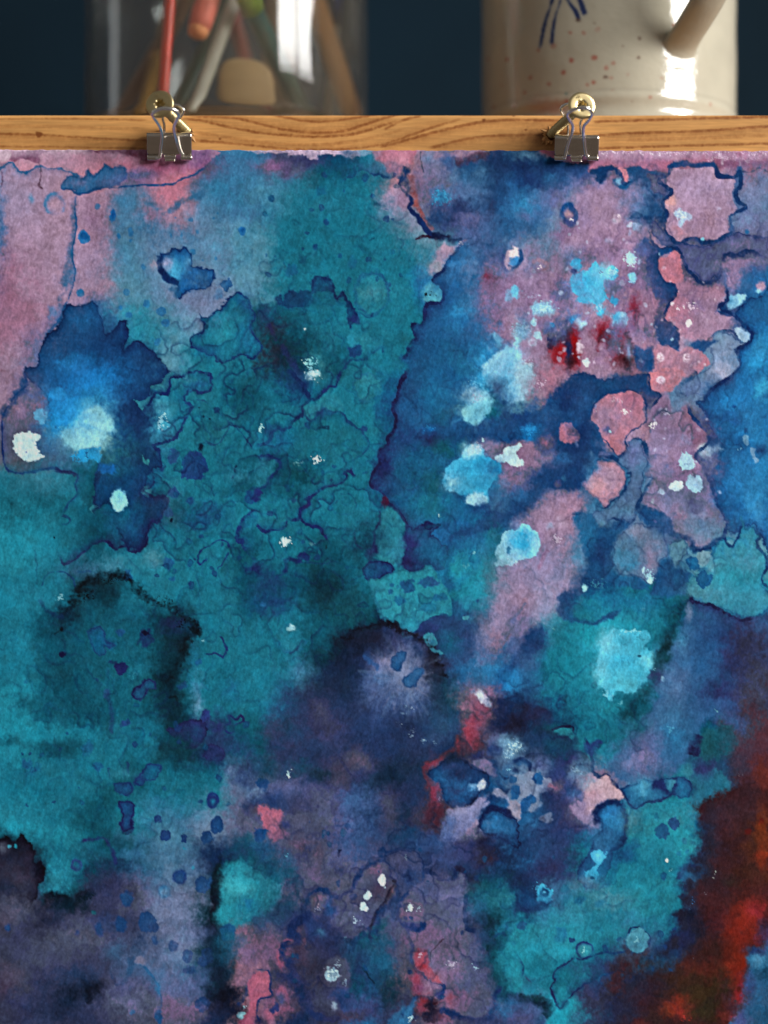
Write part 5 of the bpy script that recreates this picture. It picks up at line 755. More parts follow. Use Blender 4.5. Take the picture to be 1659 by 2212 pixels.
    l([(410,1010),(440,1020),(520,1000),(560,985),(620,975),(660,985),(740,965)], 4, (30,62,114), .85, 5); l([(410,1010),(350,1050),(280,1090),(265,1140),(280,1160),(250,1210),(270,1270),(310,1340),(350,1300),(390,1250),(450,1200),(510,1170),(560,1130),(620,1120),(680,1100),(740,1110)], 3.6, (32,48,96), .9, 6, tow=(450,1100), fade=5); l([(290,1310),(320,1340),(360,1290)], 8, (36,40,82), .7, 6, soft=3); ring(600,1150,36,34,3,(30,70,116),.8,4); g(440,1130,120,60,(24,118,136),.5)
    l([(820,1060),(840,1085)], 3, (20,60,90), .8, 4)
    w([(-30,1200),(0,1160),(60,1250),(160,1290),(240,1340),(220,1400),(200,1480),(-60,1480)], (46,74,116), .9, 7, 10); g(90,1340,120,70,(70,90,136),.75); g(30,1400,70,50,(86,76,120),.7); l([(40,1270),(160,1290),(240,1340),(210,1400)], 14, (20,44,64), .8, 9, soft=7); g(100,1180,90,40,(30,84,110),.6); g(130,1270,60,20,(24,62,70),.6,6); l([(80,1130),(130,1180)], 3, (70,74,116), .5, 5); g(400,1380,140,60,(28,144,162),.6)
    # ---------------- bottom left ------------------------------------------------------------
    c.tile(0, 3)
    g(430, 200, 120, 60, (28,142,160), .8); g(250,60,150,60,(24,124,146),.6); g(90,60,110,60,(24,120,140),.5); g(400,460,110,90,(30,138,160),.85); g(330,560,90,60,(36,142,164),.8); g(560,100,130,70,(16,98,114),.7); g(990,100,110,50,(34,126,150),.6); g(600,330,130,60,(26,92,116),.6); g(850,300,120,40,(18,74,92),.7); g(760,190,110,60,(20,86,104),.5); g(900,400,200,60,(30,84,112),.7)
    g(1100, 200, 150, 120, (66,124,152), .7); g(1100,360,150,100,(74,116,144),.7); g(1180,660,150,130,(100,112,146),.85); g(1100,820,120,110,(92,108,144),.8); g(1260,460,90,90,(76,106,140),.6); g(1250,830,90,80,(90,104,146),.7); g(1090,480,60,90,(84,116,146),.6); g(950,560,90,60,(50,84,118),.6)
    w([(-60,260),(20,250),(30,220),(60,235),(75,260),(100,270),(130,220),(155,215),(175,260),(205,265),(215,320),(225,390),(265,385),(270,420),(292,450),(280,510),(245,540),(240,610),(215,650),(180,680),(-60,680)], (42,38,60), .96, 2.2, 7, rim=((14,20,32),.95,9)); g(100,330,90,70,(24,30,44),.9,9); g(130,500,90,80,(84,62,94),.8,9); g(180,400,50,60,(50,40,66),.7,7); g(60,560,90,60,(30,42,60),.8); g(30,430,60,70,(60,50,78),.6); g(250,450,30,60,(16,20,34),.8,6); g(20,310,30,26,(110,110,140),.5,5); o(100,285,8,12,(30,130,150),.9,1.5,4); o(55,290,8,8,(50,130,150),.8,1.5,3)
    w([(-60,660),(180,680),(230,720),(300,650),(340,620),(380,630),(450,640),(520,610),(560,560),(560,480),(640,440),(760,470),(870,520),(900,600),(880,700),(900,860),(860,1000),(1000,1200),(900,1500),(-60,1500)], (62,64,92), .9, 14, 14)
    l([(215,730),(290,660),(350,620),(400,640),(470,650),(540,600),(620,560)], 18, (12,30,42), .9, 12, soft=8, tow=(400,800), fade=12, fa=.6); g(470,680,110,50,(12,34,48),.9,10); g(300,760,110,70,(24,34,56),.85); g(640,500,110,70,(32,44,76),.8); g(760,440,110,50,(26,50,78),.8); g(600,440,60,50,(30,56,86),.6); sp(560,620,90,60,(10,28,36),.7,.2); o(606,720,14,14,(24,110,120),.85,2,3); g(740,600,110,90,(52,56,92),.7)
    g(70, 740, 120, 90, (80,64,96), .8); g(560,840,150,80,(94,78,112),.85); g(440,960,150,80,(80,72,108),.7); g(300,1010,150,80,(72,68,106),.7); g(110,900,130,80,(64,56,88),.7); g(620,900,90,50,(92,74,106),.6); g(60,1130,130,90,(86,62,92),.8); g(20,1250,80,110,(80,48,78),.7); g(220,1130,150,80,(44,56,92),.7); g(480,1120,170,80,(34,54,86),.8); g(150,1330,150,90,(44,52,86),.8); g(400,1330,150,110,(26,40,66),.85); g(600,1220,70,60,(16,28,46),.85,9); g(430,1260,60,70,(18,30,48),.7,8); g(560,1400,120,60,(34,48,80),.7); g(40,1390,70,60,(64,50,84),.6); g(240,800,60,60,(28,38,60),.7); g(100,1010,90,40,(46,48,80),.6); g(700,820,120,60,(40,68,108),.8); g(700,760,90,50,(50,64,104),.6); l([(570,1310),(600,1240),(640,1190)], 12, (18,28,46), .7, 8, soft=6)
    g(860,830,80,60,(52,62,94),.7); g(920,900,90,60,(58,70,98),.7); g(880,1080,130,80,(70,96,134),.8); g(760,960,90,60,(60,100,138),.6); g(800,1250,110,90,(88,84,124),.85); g(880,1320,130,70,(100,94,134),.7); g(1000,960,110,90,(76,92,126),.6); g(1080,1140,110,70,(64,90,130),.6); g(760,1400,110,50,(80,66,102),.7); g(1090,1300,80,80,(104,96,136),.7); g(1200,1370,150,70,(108,80,114),.85); g(1230,1180,110,80,(78,88,130),.8); g(920,1400,80,60,(96,80,116),.6); g(1300,1090,80,60,(50,74,118),.7)
    l([(860,1040),(920,1060),(960,1100),(1010,1160),(1030,1220),(1050,1290),(1040,1350)], 4, (40,100,158), .8, 6, tow=(900,1160), fade=7, fa=.5); l([(850,1000),(850,1070),(830,1130),(790,1190)], 9, (44,90,140), .6, 8, soft=5); l([(720,1090),(740,1170),(800,1190)], 4, (44,74,120), .6, 7, soft=2.5); o(1030,1385,30,50,(34,78,132),.8,3,8); o(858,1360,14,18,(40,94,148),.7,2,4); o(915,1030,30,30,(120,120,146),.5,5,8); g(1020,1200,16,40,(40,110,170),.7,6)
    for x, y, rx, ry, s in ((1025,110,20,26,2),(1072,215,34,38,2),(1195,240,22,28,1.6),(1340,232,38,42,1.6),(1410,140,44,52,2.5),(1162,490,42,48,1.5),(1310,540,44,52,1.6),(1370,530,34,40,3),(820,630,40,50,4),(780,790,36,52,3),(955,780,60,66,1.6),(1000,810,30,34,2.5),(1122,935,34,40,2),(1213,995,34,44,1.6),(1350,995,40,50,2.5),(1320,1035,34,36,2.5),(1310,1310,42,50,2),(640,830,26,44,4),(50,820,18,22,3),(505,855,16,20,3),(1390,180,22,24,2),(1480,830,50,44,3),(1230,1090,40,30,4),(1000,900,18,20,4)):
        o(x, y, rx, ry, (32,68,120) if y > 700 else (34,74,126), .86, s, 5, rim=((28,58,112),.4,4))
    ring(1162,490,42,48,5,(30,60,118),.6,4); ring(1066,583,34,34,6,(56,110,160),.85,3,fill=(100,150,184),fa=.5); o(1213,985,16,20,(50,96,146),.6,3,3); l([(1195,215),(1198,240)], 4, (40,84,140), .5, 3); l([(1370,235),(1390,238)], 9, (34,74,126), .8, 4); o(1250,430,10,12,(50,120,150),.6,2,3); sp(1195,300,26,20,(40,130,160),.5,.3)
    w([(770,0),(860,0),(870,60),(855,110),(860,160),(830,185),(790,185),(775,140),(800,90),(780,40)], (26,76,124), .85, 2, 6, rim=((34,50,104),.8,4)); l([(520,260),(600,240),(690,235),(710,280),(740,360),(755,430)], 5, (40,56,112), .6, 7, soft=3); ring(495,410,28,34,4,(40,78,130),.7,4); ring(1380,0,30,34,4,(34,60,114),.8,3)
    # the dark stem
    l([(1430,340),(1425,420),(1410,500),(1395,600),(1400,680),(1360,760),(1370,840),(1400,900)], 15, (14,24,38), .95, 10, soft=5); l([(1420,350),(1500,350)], 8, (22,44,62), .7, 8, soft=4); g(1400,1000,70,120,(24,44,68),.85,10); g(1430,1180,70,150,(20,30,50),.9,12); g(1480,1320,110,90,(18,24,42),.95,10); g(1440,1400,90,60,(26,38,66),.7); g(1380,880,40,60,(20,36,56),.8,8); g(1330,840,50,50,(50,70,108),.7,7); g(1500,1240,80,40,(14,20,34),.85,8); g(1560,330,110,50,(30,60,92),.7); g(1480,410,50,40,(14,70,80),.8,7)
    w([(1450,400),(1520,390),(1620,400),(1720,430),(1840,500),(1800,640),(1700,740),(1560,800),(1430,800),(1400,740),(1430,640),(1440,560),(1450,480)], (26,132,150), .93, 12, 10); g(1540,550,90,90,(50,170,184),.9,9); g(1460,740,50,50,(34,150,168),.8,6); g(1600,580,60,40,(60,176,188),.7,7); g(1620,660,60,50,(28,110,144),.7); o(1610,650,24,24,(32,110,160),.6,4,6)
    w([(1430,830),(1470,790),(1520,800),(1530,850),(1500,890),(1440,890)], (28,82,128), .85, 3, 7); g(1480,980,80,90,(24,84,112),.85,9); g(1520,900,90,60,(26,92,118),.7); g(1580,960,60,80,(90,90,126),.7); g(1610,1010,60,80,(120,86,118),.8); l([(1660,1100),(1640,1150),(1600,1200),(1590,1260),(1540,1330)], 6, (32,58,112), .8, 8, tow=(1500,1200), fade=10)
    # ---------------- bottom middle -----------------------------------------------------------
    c.tile(1, 3)
    g(90,40,90,80,(34,56,100),.7); w([(20,20),(70,30),(120,40),(170,70),(170,130),(200,190),(215,215),(150,240),(110,260),(70,190),(40,120)], (172,84,106), .92, 5, 9); g(110,140,50,70,(182,94,114),.6,7); g(30,50,50,30,(160,80,100),.6,6); g(205,150,34,26,(34,54,102),.85,6); o(30,210,40,50,(30,64,116),.85,3,8); g(60,300,80,50,(34,72,116),.7,8)
    g(300,200,130,110,(74,62,98),.8); g(460,80,120,90,(90,78,116),.85); g(620,130,120,80,(64,96,146),.8); g(420,240,130,60,(88,74,110),.7); g(650,220,110,80,(54,84,130),.7); g(310,300,60,50,(130,60,84),.8,7); g(400,330,60,50,(124,70,98),.8,7); g(880,90,70,100,(92,78,108),.85,8); g(760,60,60,80,(56,86,134),.7); g(980,200,130,90,(24,60,96),.85); g(960,80,80,60,(20,44,66),.8); g(1140,90,50,80,(90,40,60),.85,9); g(1170,140,60,70,(60,34,54),.7); g(1060,110,60,40,(66,44,74),.6)
    w([(1500,0),(1400,40),(1300,30),(1260,70),(1230,130),(1200,200),(1180,270),(1230,290),(1300,250),(1370,190),(1430,100),(1490,40)], (118,124,164), .9, 5, 8); g(1250,140,50,40,(60,90,146),.6,6); g(1260,230,60,60,(80,100,150),.6,7); g(1320,60,60,34,(140,140,172),.7,6)
    g(1250,330,150,80,(58,72,116),.8); g(1380,280,90,90,(54,56,98),.8); g(1120,270,90,60,(46,70,112),.7); w([(1440,120),(1480,70),(1550,50),(1640,90),(1700,150),(1700,300),(1580,240),(1480,200)], (36,94,150), .9, 7, 9, rim=((30,42,88),.7,8)); g(1540,150,70,60,(40,116,180),.8,8); g(1500,250,60,60,(36,30,56),.9,9); g(1590,340,110,90,(22,34,62),.9); g(1500,360,60,60,(60,36,56),.7,8); g(1620,470,80,60,(18,44,68),.8); g(1570,250,60,40,(30,64,112),.6,6); l([(1440,190),(1470,90),(1540,45),(1620,60),(1660,120)], 8, (30,40,84), .8, 7, soft=4)
    g(90, 560, 110, 160, (24,104,118), .5); g(100,420,120,70,(24,64,90),.8); g(40,300,60,60,(36,82,124),.5); g(230,520,90,110,(24,58,84),.8); g(200,360,60,40,(40,92,130),.6); sp(205,350,14,18,(80,170,196),.8,.5); g(180,720,110,90,(30,66,92),.8); g(330,420,80,90,(88,72,108),.8); g(420,500,110,80,(94,78,114),.85); g(370,400,60,50,(92,62,92),.6); g(530,560,50,60,(110,94,128),.8,7); g(60,780,100,60,(34,74,104),.8); g(80,860,90,50,(72,70,108),.7)
    g(560,330,110,60,(60,84,128),.6); g(540,430,60,50,(40,56,96),.7,7); l([(545,310),(535,360)], 6, (30,30,60), .8, 6, soft=3); g(620,400,60,50,(50,76,118),.6)
    # tide mark round the violet drops
    l([(1000,330),(930,325),(850,340),(820,310),(800,330),(830,370),(790,390),(720,430),(690,430),(660,480),(650,530),(610,580),(570,600),(540,625),(490,605),(460,585),(400,585),(350,610),(330,660),(305,690)], 9, (32,60,112), .9, 7, soft=3, tow=(400,500), fade=5)
    w([(690,480),(760,420),(840,400),(900,440),(920,520),(870,600),(820,690),(740,830),(680,850),(620,900),(520,860),(440,850),(470,770),(530,680),(600,620),(640,560)], (86,80,116), .9, 5, 8); g(800,560,70,60,(84,64,96),.8,8); g(640,640,60,60,(84,72,108),.7); g(540,760,70,60,(98,90,128),.7); g(780,440,60,30,(118,80,108),.7,6); g(610,820,60,50,(92,80,114),.6); g(880,580,24,40,(124,84,104),.8,5); g(720,790,60,50,(74,76,116),.7)
    w([(800,480),(830,470),(840,510),(835,545),(815,545),(795,520)], (190,216,226), .97, 2, 4); sp(835,560,20,12,(170,196,210),.7,.4); w([(695,620),(720,575),(745,590),(740,620),(715,645)], (186,216,228), .97, 1.6, 4); w([(670,690),(680,655),(705,650),(722,680),(715,712),(690,700)], (186,216,228), .97, 1.6, 4); sp(645,770,30,34,(160,180,196),.85,.5); sp(585,885,16,26,(140,190,210),.7,.4); sp(690,790,24,20,(120,140,164),.5,.3)
    l([(910,515),(870,580),(830,660),(790,710),(760,760),(740,850)], 5, (44,34,60), .85, 6, soft=2); l([(905,540),(870,600),(840,660),(790,710)], 3, (130,86,104), .5, 5, soft=2); l([(880,510),(905,515)], 6, (50,34,50), .8, 5); l([(900,600),(860,660),(800,730),(780,800),(800,880)], 11, (38,66,118), .8, 8, soft=5); o(742,880,14,34,(24,36,70),.85,3,5)
    w([(340,640),(370,600),(430,595),(470,620),(465,680),(430,720),(400,770),(370,760),(350,700)], (110,86,114), .92, 3, 6, rim=((60,66,110),.4,3)); sp(405,690,34,34,(170,170,186),.7,.5); g(400,640,40,30,(118,80,106),.6,5)
    g(480,680,40,60,(40,76,130),.8,7); g(330,780,110,80,(36,52,94),.85); g(400,870,110,80,(40,60,106),.85); g(500,930,110,90,(38,44,76),.9); g(270,750,60,60,(40,56,98),.7); g(420,850,26,24,(60,110,150),.6,5); g(600,940,60,40,(40,76,120),.7); l([(720,850),(670,880),(620,920)], 9, (36,66,120), .8, 7, soft=4)
    # grey lobe
    w([(830,370),(880,330),(960,310),(1030,320),(1070,360),(1090,420),(1080,500),(1040,580),(980,600),(950,640),(920,560),(900,470),(870,420)], (72,76,108), .88, 4, 7, rim=((36,56,102),.6,4)); sp(975,365,26,34,(130,150,164),.75,.4); g(950,430,60,60,(60,64,98),.7); g(1000,500,60,60,(34,54,96),.85,7); l([(910,465),(980,480),(1000,520)], 9, (32,44,84), .8, 7, soft=4); l([(1085,450),(1080,510),(1040,580),(970,600),(930,660)], 4.5, (34,62,116), .9, 6)
    l([(1080,450),(1150,465),(1200,500),(1240,510),(1290,480),(1290,440),(1340,450),(1370,490),(1420,520)], 6, (36,52,100), .9, 7, tow=(1250,400), fade=7); l([(1290,440),(1310,430),(1340,460)], 9, (44,36,68), .7, 6, soft=4); g(1410,540,40,60,(50,34,60),.85,7)
    w([(950,640),(1000,590),(1080,500),(1160,490),(1230,520),(1330,470),(1370,520),(1360,620),(1340,720),(1370,800),(1430,850),(1500,1000),(1560,1200),(1540,1330),(1440,1420),(1250,1370),(1200,1330),(1220,1190),(1150,1170),(1060,1100),(1010,1000),(1000,880),(980,790),(930,740)], (98,88,124), .9, 7, 10)
    g(1130,560,90,60,(64,80,120),.8); g(1260,640,90,90,(92,96,136),.8); g(1150,720,120,60,(88,80,116),.7); g(1090,850,90,60,(116,84,116),.85); g(1300,830,110,60,(104,90,126),.7); g(1300,950,110,90,(112,90,126),.85); g(1180,1000,90,90,(130,100,132),.8); g(1250,1120,110,60,(118,92,124),.7); g(1300,1260,130,70,(118,74,104),.85); g(1250,1280,50,40,(140,70,92),.7,7); g(1440,1120,80,110,(84,82,124),.7); g(1420,980,60,90,(70,84,120),.7); g(1460,1320,60,60,(84,76,116),.7); g(1250,920,60,40,(86,64,96),.5,7); g(1420,1250,60,60,(100,78,110),.6)
    w([(930,680),(960,640),(1010,640),(1080,660),(1090,720),(1030,790),(970,770)], (112,92,124), .85, 4, 7); sp(1000,685,36,34,(180,200,210),.85,.5); o(998,685,16,22,(180,206,216),.9,2.5,4); sp(1060,690,36,34,(150,170,186),.7,.3); g(950,750,26,34,(120,80,106),.7,5)
    l([(935,660),(925,740),(960,800),(1040,830),(1090,800),(1060,780)], 6, (34,62,118), .9, 7, soft=2.5); g(1010,810,60,26,(30,50,100),.85,6); l([(970,790),(985,870),(1020,940),(1000,1000),(1020,1060),(1060,1110),(1150,1160),(1215,1190),(1205,1240),(1180,1290)], 6, (36,60,116), .9, 7, tow=(900,1050), fade=7)
    w([(1020,990),(1040,960),(1090,950),(1115,990),(1120,1050),(1160,1110),(1210,1180),(1150,1160),(1080,1110),(1040,1060)], (160,66,84), .93, 4, 7); g(1060,1010,40,50,(164,66,84),.7,6); g(1150,1130,50,34,(176,90,106),.7,6); sp(1070,990,24,20,(200,160,178),.8,.4); g(1080,1070,30,20,(176,50,60),.7,5)
    sp(1265,1055,50,44,(190,190,206),.8,.4); g(1265,1055,40,34,(160,150,176),.7,6); sp(1420,1075,50,50,(150,186,200),.75,.15,fine=2.4); sp(1150,1000,50,60,(150,140,166),.4,.1); l([(1225,880),(1170,930),(1135,980),(1125,1040)], 2, (70,30,52), .75, 4, soft=1)
    l([(1370,590),(1350,680),(1360,760),(1370,820),(1430,840)], 6, (34,52,102), .9, 6, tow=(1450,700), fade=10); g(1430,780,70,60,(28,50,84),.7); g(1480,600,110,90,(22,78,96),.85); g(1540,640,90,60,(28,112,124),.7); g(1450,700,60,70,(40,84,120),.7); g(1600,620,60,90,(30,110,126),.7); g(1480,900,70,60,(44,60,98),.8); g(1500,1000,60,90,(24,60,84),.8); g(1610,830,60,50,(40,112,150),.7); l([(1540,870),(1600,860),(1640,900),(1700,910)], 5, (28,60,112), .8, 7, soft=2.5); g(1560,940,60,60,(16,70,92),.8)
    w([(1640,850),(1600,960),(1560,1040),(1580,1180),(1660,1240),(1720,1200),(1720,880)], (28,140,158), .85, 10, 10); g(1570,1150,60,90,(18,64,84),.7,10); g(1620,1240,60,50,(20,60,80),.8); g(1560,1040,60,60,(22,104,120),.6)
    # red and indigo shores, lower left of this tile
    g(110,960,90,110,(112,76,106),.85); g(40,1010,60,60,(110,80,114),.7); w([(170,910),(240,880),(270,920),(310,880),(320,920),(280,960),(230,1000),(180,1000),(200,1060),(230,1080),(210,1110),(160,1100),(140,1000)], (150,70,96), .88, 4, 8); g(160,1010,40,60,(160,74,100),.7,6); g(280,850,40,50,(110,66,98),.7,6)
    l([(305,690),(320,740),(240,800),(235,850),(270,890),(260,930),(180,935),(175,1010),(220,1040),(240,1090),(260,1150),(180,1180),(180,1230),(240,1280),(320,1270),(350,1300),(350,1360),(420,1400),(520,1400),(560,1350)], 12, (32,54,106), .92, 9, soft=3.5, tow=(400,1000), fade=9)
    g(220,1160,60,80,(28,50,96),.9,8); g(270,1040,40,110,(36,52,98),.7,8); g(360,1080,110,120,(66,50,78),.95,9); g(300,990,60,60,(80,54,84),.7,7); g(450,1000,80,60,(48,54,90),.7); w([(420,1100),(470,1030),(540,1000),(600,1050),(620,1150),(580,1220),(500,1230),(440,1170)], (92,78,108), .85, 7, 8); g(400,1200,90,60,(74,60,90),.8); g(430,1300,110,50,(70,66,98),.7); g(540,1320,60,60,(86,72,104),.6)
    o(495,1115,42,46,(150,184,198),.85,3,9); ring(500,1110,22,24,5,(90,110,140),.6,4); sp(495,1110,50,50,(190,214,222),.7,.5); sp(525,1055,34,30,(150,176,190),.75,.4); sp(572,1170,26,28,(150,176,190),.7,.4); o(505,1320,22,22,(150,180,196),.8,4,6)
    w([(0,1110),(60,1100),(95,1140),(85,1190),(110,1240),(80,1280),(20,1290),(10,1360),(40,1440),(-60,1480),(-120,1440),(-40,1330),(-60,1180)], (168,78,102), .92, 3, 7); g(40,1170,40,50,(176,88,110),.7,6); g(60,1380,60,60,(160,80,104),.7,6); g(160,1230,60,60,(144,74,102),.85,7); g(190,1330,70,60,(120,70,100),.8,7); g(110,1350,60,50,(156,78,104),.8,6); g(130,1280,60,40,(160,84,112),.7,6)
    l([(0,1090),(60,1090),(95,1130),(90,1210),(110,1250),(60,1275),(20,1285),(5,1370),(30,1440)], 3.4, (34,60,120), .9, 5, tow=(130,1150), fade=3); o(120,1342,30,30,(50,56,108),.8,3,7); g(160,1280,26,34,(50,70,120),.6,6); g(30,1420,30,40,(40,40,76),.8,6)
    sp(-80,1330,24,30,(150,190,200),.8,.4); o(-100,1385,26,22,(160,210,218),.9,3,6); g(-130,1360,60,60,(20,28,50),.6,7)
    g(760,1000,150,110,(32,78,108),.9); g(830,1080,120,90,(34,84,116),.8); g(690,1040,60,110,(34,52,90),.8,9); g(860,1250,80,110,(14,44,60),.95,10); g(720,1200,90,80,(36,62,104),.7); g(870,1180,60,60,(18,56,72),.7); g(640,1380,130,60,(80,58,90),.8); g(760,1340,60,60,(56,60,100),.7); g(680,1290,90,40,(60,76,120),.6); g(940,1000,40,110,(104,66,96),.85,8); g(940,880,60,70,(84,74,112),.8); g(880,800,60,60,(74,76,114),.7); g(1030,1160,34,90,(140,60,84),.85,7); g(1060,1210,40,40,(110,56,90),.7,6); g(960,920,40,50,(110,72,104),.6,6); l([(690,1070),(740,1140),(770,1180)], 2.5, (20,40,60), .7, 5); g(560,1250,60,60,(40,66,114),.8,7); l([(590,1230),(560,1290),(570,1340)], 9, (36,64,116), .6, 8, soft=5)
    w([(880,1380),(960,1340),(1020,1270),(1060,1270),(1030,1330),(1000,1400),(1020,1480),(860,1480)], (44,100,150), .88, 5, 8); g(950,1350,50,40,(60,124,170),.7,6); l([(930,1390),(990,1320),(1030,1275),(1090,1265),(1150,1290)], 7, (34,68,124), .8, 7, soft=3.5); sp(1005,1400,34,40,(150,190,204),.8,.4); g(1080,1300,40,50,(140,44,56),.9,7); g(1060,1350,34,40,(116,50,72),.8,6); w([(1090,1310),(1130,1290),(1160,1320),(1200,1360),(1210,1410),(1150,1440),(1090,1420),(1070,1380),(1110,1350)], (44,30,54), .93, 4, 8); g(1140,1300,40,26,(40,20,34),.8,6); g(1210,1390,40,40,(140,64,88),.7,6); l([(1190,1340),(1250,1370),(1320,1400),(1420,1420),(1510,1400),(1545,1330),(1550,1260),(1580,1190)], 10, (34,56,108), .9, 7, soft=4, tow=(1600,1400), fade=8); g(1600,1330,70,60,(40,100,154),.7); g(1420,1440,110,30,(70,66,100),.6); g(1250,1430,90,30,(90,72,110),.6); g(1180,1240,30,30,(60,60,110),.6,5)

def paint_e(c):
    """back-runs, spokes and last drops"""
    w, l, o, g, ring, sp, ray = c.w, c.l, c.o, c.g, c.ring, c.sp, c.ray
    F = ((560,980,330,420,1.0),(760,1300,260,200,.7),(1330,1180,260,240,.6),(1480,860,230,420,.55),(980,1000,200,300,.6),(300,1500,300,300,.5),(860,1960,330,320,.8),(1180,1640,260,220,.75),(1280,2000,260,240,.35),(330,1900,330,330,.35),(900,500,330,170,.4),(1500,520,240,200,.5),(1300,620,260,220,.3))
    c.tide(F, (-.22, .10, .38), 301, (96, 48, 24), .62)
    c.tide(F, (-.05, .27), 331, (54, 27), .26, (26, 46, 104))
    # feathered bloom inside the dome
    c.tile(1, 2)
    g(700,300,170,80,(24,30,48),.6,12); g(1150,480,50,140,(30,34,52),.6,12); g(610,500,110,150,(24,36,60),.6,14); g(760,780,200,120,(36,54,92),.6,14)
    ray(930, 540, 150, 160, (100, 126, 158), .55, 34, .8); ray(1000, 640, 90, 120, (96, 118, 152), .5, 26, .8); g(560,640,110,110,(26,46,72),.5,16); g(1200,620,50,110,(28,44,66),.5,14); ray(980, 480, 100, 100, (124, 128, 160), .45, 26, .7); ray(820, 460, 70, 60, (118, 118, 150), .6, 18, .6); ray(800,640,110,110,(84,106,154),.55,24,.6)
    for a in range(-30, 200, 14):
        t = math.radians(a + (a * 37 % 11)); x0, y0 = 945 + 60 * math.cos(t), 560 + 60 * math.sin(t); k = 150 + (a * 53 % 70)
        l([(x0, y0), (945 + k * math.cos(t), 570 + k * math.sin(t))], 2.2, (126, 136, 172), .35, 3, soft=2)
    w([(875,460),(890,420),(930,385),(970,385),(975,420),(945,460),(940,500),(910,510),(880,490)], (40, 88, 142), .75, 2.6, 4, rim=((36,66,120),.35,4)); w([(950,560),(1000,520),(1030,490),(1075,490),(1085,520),(1050,570),(1030,610),(980,610),(955,590)], (42, 92, 146), .75, 2.6, 4, rim=((36,66,122),.3,3))
    w([(700,400),(740,430),(790,470),(790,500),(750,470),(700,430)], (44,84,146), .7, 3, 5)
    # spokes round the cyan stars
    c.tile(0, 1); ray(590, 380, 120, 105, (134, 216, 228), .5, 30, .5); ray(430, 300, 150, 120, (34, 136, 214), .45, 24, .6); ray(600,100,200,110,(26,118,194),.4,20,.6)
    c.tile(1, 1); ray(1410, 660, 130, 110, (58, 170, 214), .4, 34, .6); ray(1430, 240, 90, 100, (120, 202, 216), .45, 26, .6)
    c.tile(2, 2); ray(735, 450, 165, 190, (74, 190, 214), .4, 40, .5)
    c.tile(2, 0); ray(500, 890, 110, 120, (76, 186, 230), .35, 34, .5); ray(-20, 1450, 130, 150, (120, 196, 224), .4, 30, .6)
    # bristly black edges of the arch, the dome and the corner stain
    c.tile(0, 2)
    for x, y, a, n in ((480,70,-120,1),(560,0,-110,1),(640,-50,-100,1),(720,-95,-92,1),(800,-75,-80,1),(880,0,-60,1),(960,45,-50,1),(1050,75,-50,1),(1110,105,-40,1),(1160,155,-30,1),(1230,190,-30,1),(1255,250,0,1),(1215,310,-10,1),(1190,380,10,1),(1150,470,0,1),(1110,560,170,1),(1120,680,0,1)):
        for k in range(5):
            t = math.radians(a + (k - 2) * 26 + (x * 7 + k * 31) % 17); q = 16 + (x * 3 + k * 13) % 26
            xx, yy = x + (k - 2) * 11, y + ((x + k * 29) % 19 - 9)
            l([(xx, yy), (xx + q * math.cos(t), yy + q * math.sin(t))], 4.5, (14, 32, 42), .6, 4, soft=2.4)
    c.tile(1, 2)
    for x, y, a in ((600,300,-130),(650,255,-115),(700,235,-105),(770,220,-100),(830,210,-95),(880,205,-85),(940,255,-70),(1000,285,-65),(1060,310,-60),(1110,345,-45),(1150,400,-30),(1180,470,-20),(1205,540,-10)):
        for k in range(5):
            t = math.radians(a + (k - 2) * 24 + (x * 7 + k * 31) % 17); q = 14 + (x * 3 + k * 13) % 22
            xx, yy = x + (k - 2) * 12, y + ((x + k * 29) % 15 - 7)
            l([(xx, yy), (xx + q * math.cos(t), yy + q * math.sin(t))], 4, (24, 28, 44), .55, 4, soft=2.2)
    c.tile(2, 3)
    for x, y in ((1240,160),(1280,230),(1290,300),(1240,380),(1200,450),(1150,540),(1140,640),(1110,730),(1120,800),(1060,900),(1000,960),(940,1060),(860,1100),(780,1180)):
        for k in range(4):
            t = math.radians(180 + (k - 1.5) * 22 + (x * 7 + k * 31) % 21 - 10 - (30 if y > 850 else 0)); q = 30 + (x * 3 + k * 29) % 80
            xx, yy = x + 20, y + (k - 1.5) * 20
            l([(xx, yy), (xx + q * math.cos(t), yy + q * math.sin(t))], 9, (42, 44, 66), .3, 8, soft=6)
    for x, y, r, cc in ((1330,760,90,(70,30,34)),(1420,640,70,(60,34,36)),(1250,1020,110,(44,30,32)),(1540,560,80,(70,34,30))): ray(x, y, r, r, cc, .5, 20, .7)
    l([(1500,640),(1440,760),(1410,900),(1440,1040),(1480,1200)], 24, (150,40,28), .35, 10, soft=14); l([(1600,120),(1630,260),(1610,420)], 16, (136,52,30), .5, 10, soft=10)
    # the smoky corner climbs the right margin
    c.tile(2, 2)
    g(1570,420,110,160,(56,46,70),.75,16); g(1600,700,100,150,(68,48,66),.8,16); g(1640,880,80,120,(86,46,54),.8,14); g(1550,1080,120,100,(66,44,60),.75,14); g(1640,1190,70,120,(104,42,38),.8,14); g(1500,1330,110,70,(58,36,44),.7,14)
    # currents inside the navy fjord and the blue fields
    c.tile(2, 1)
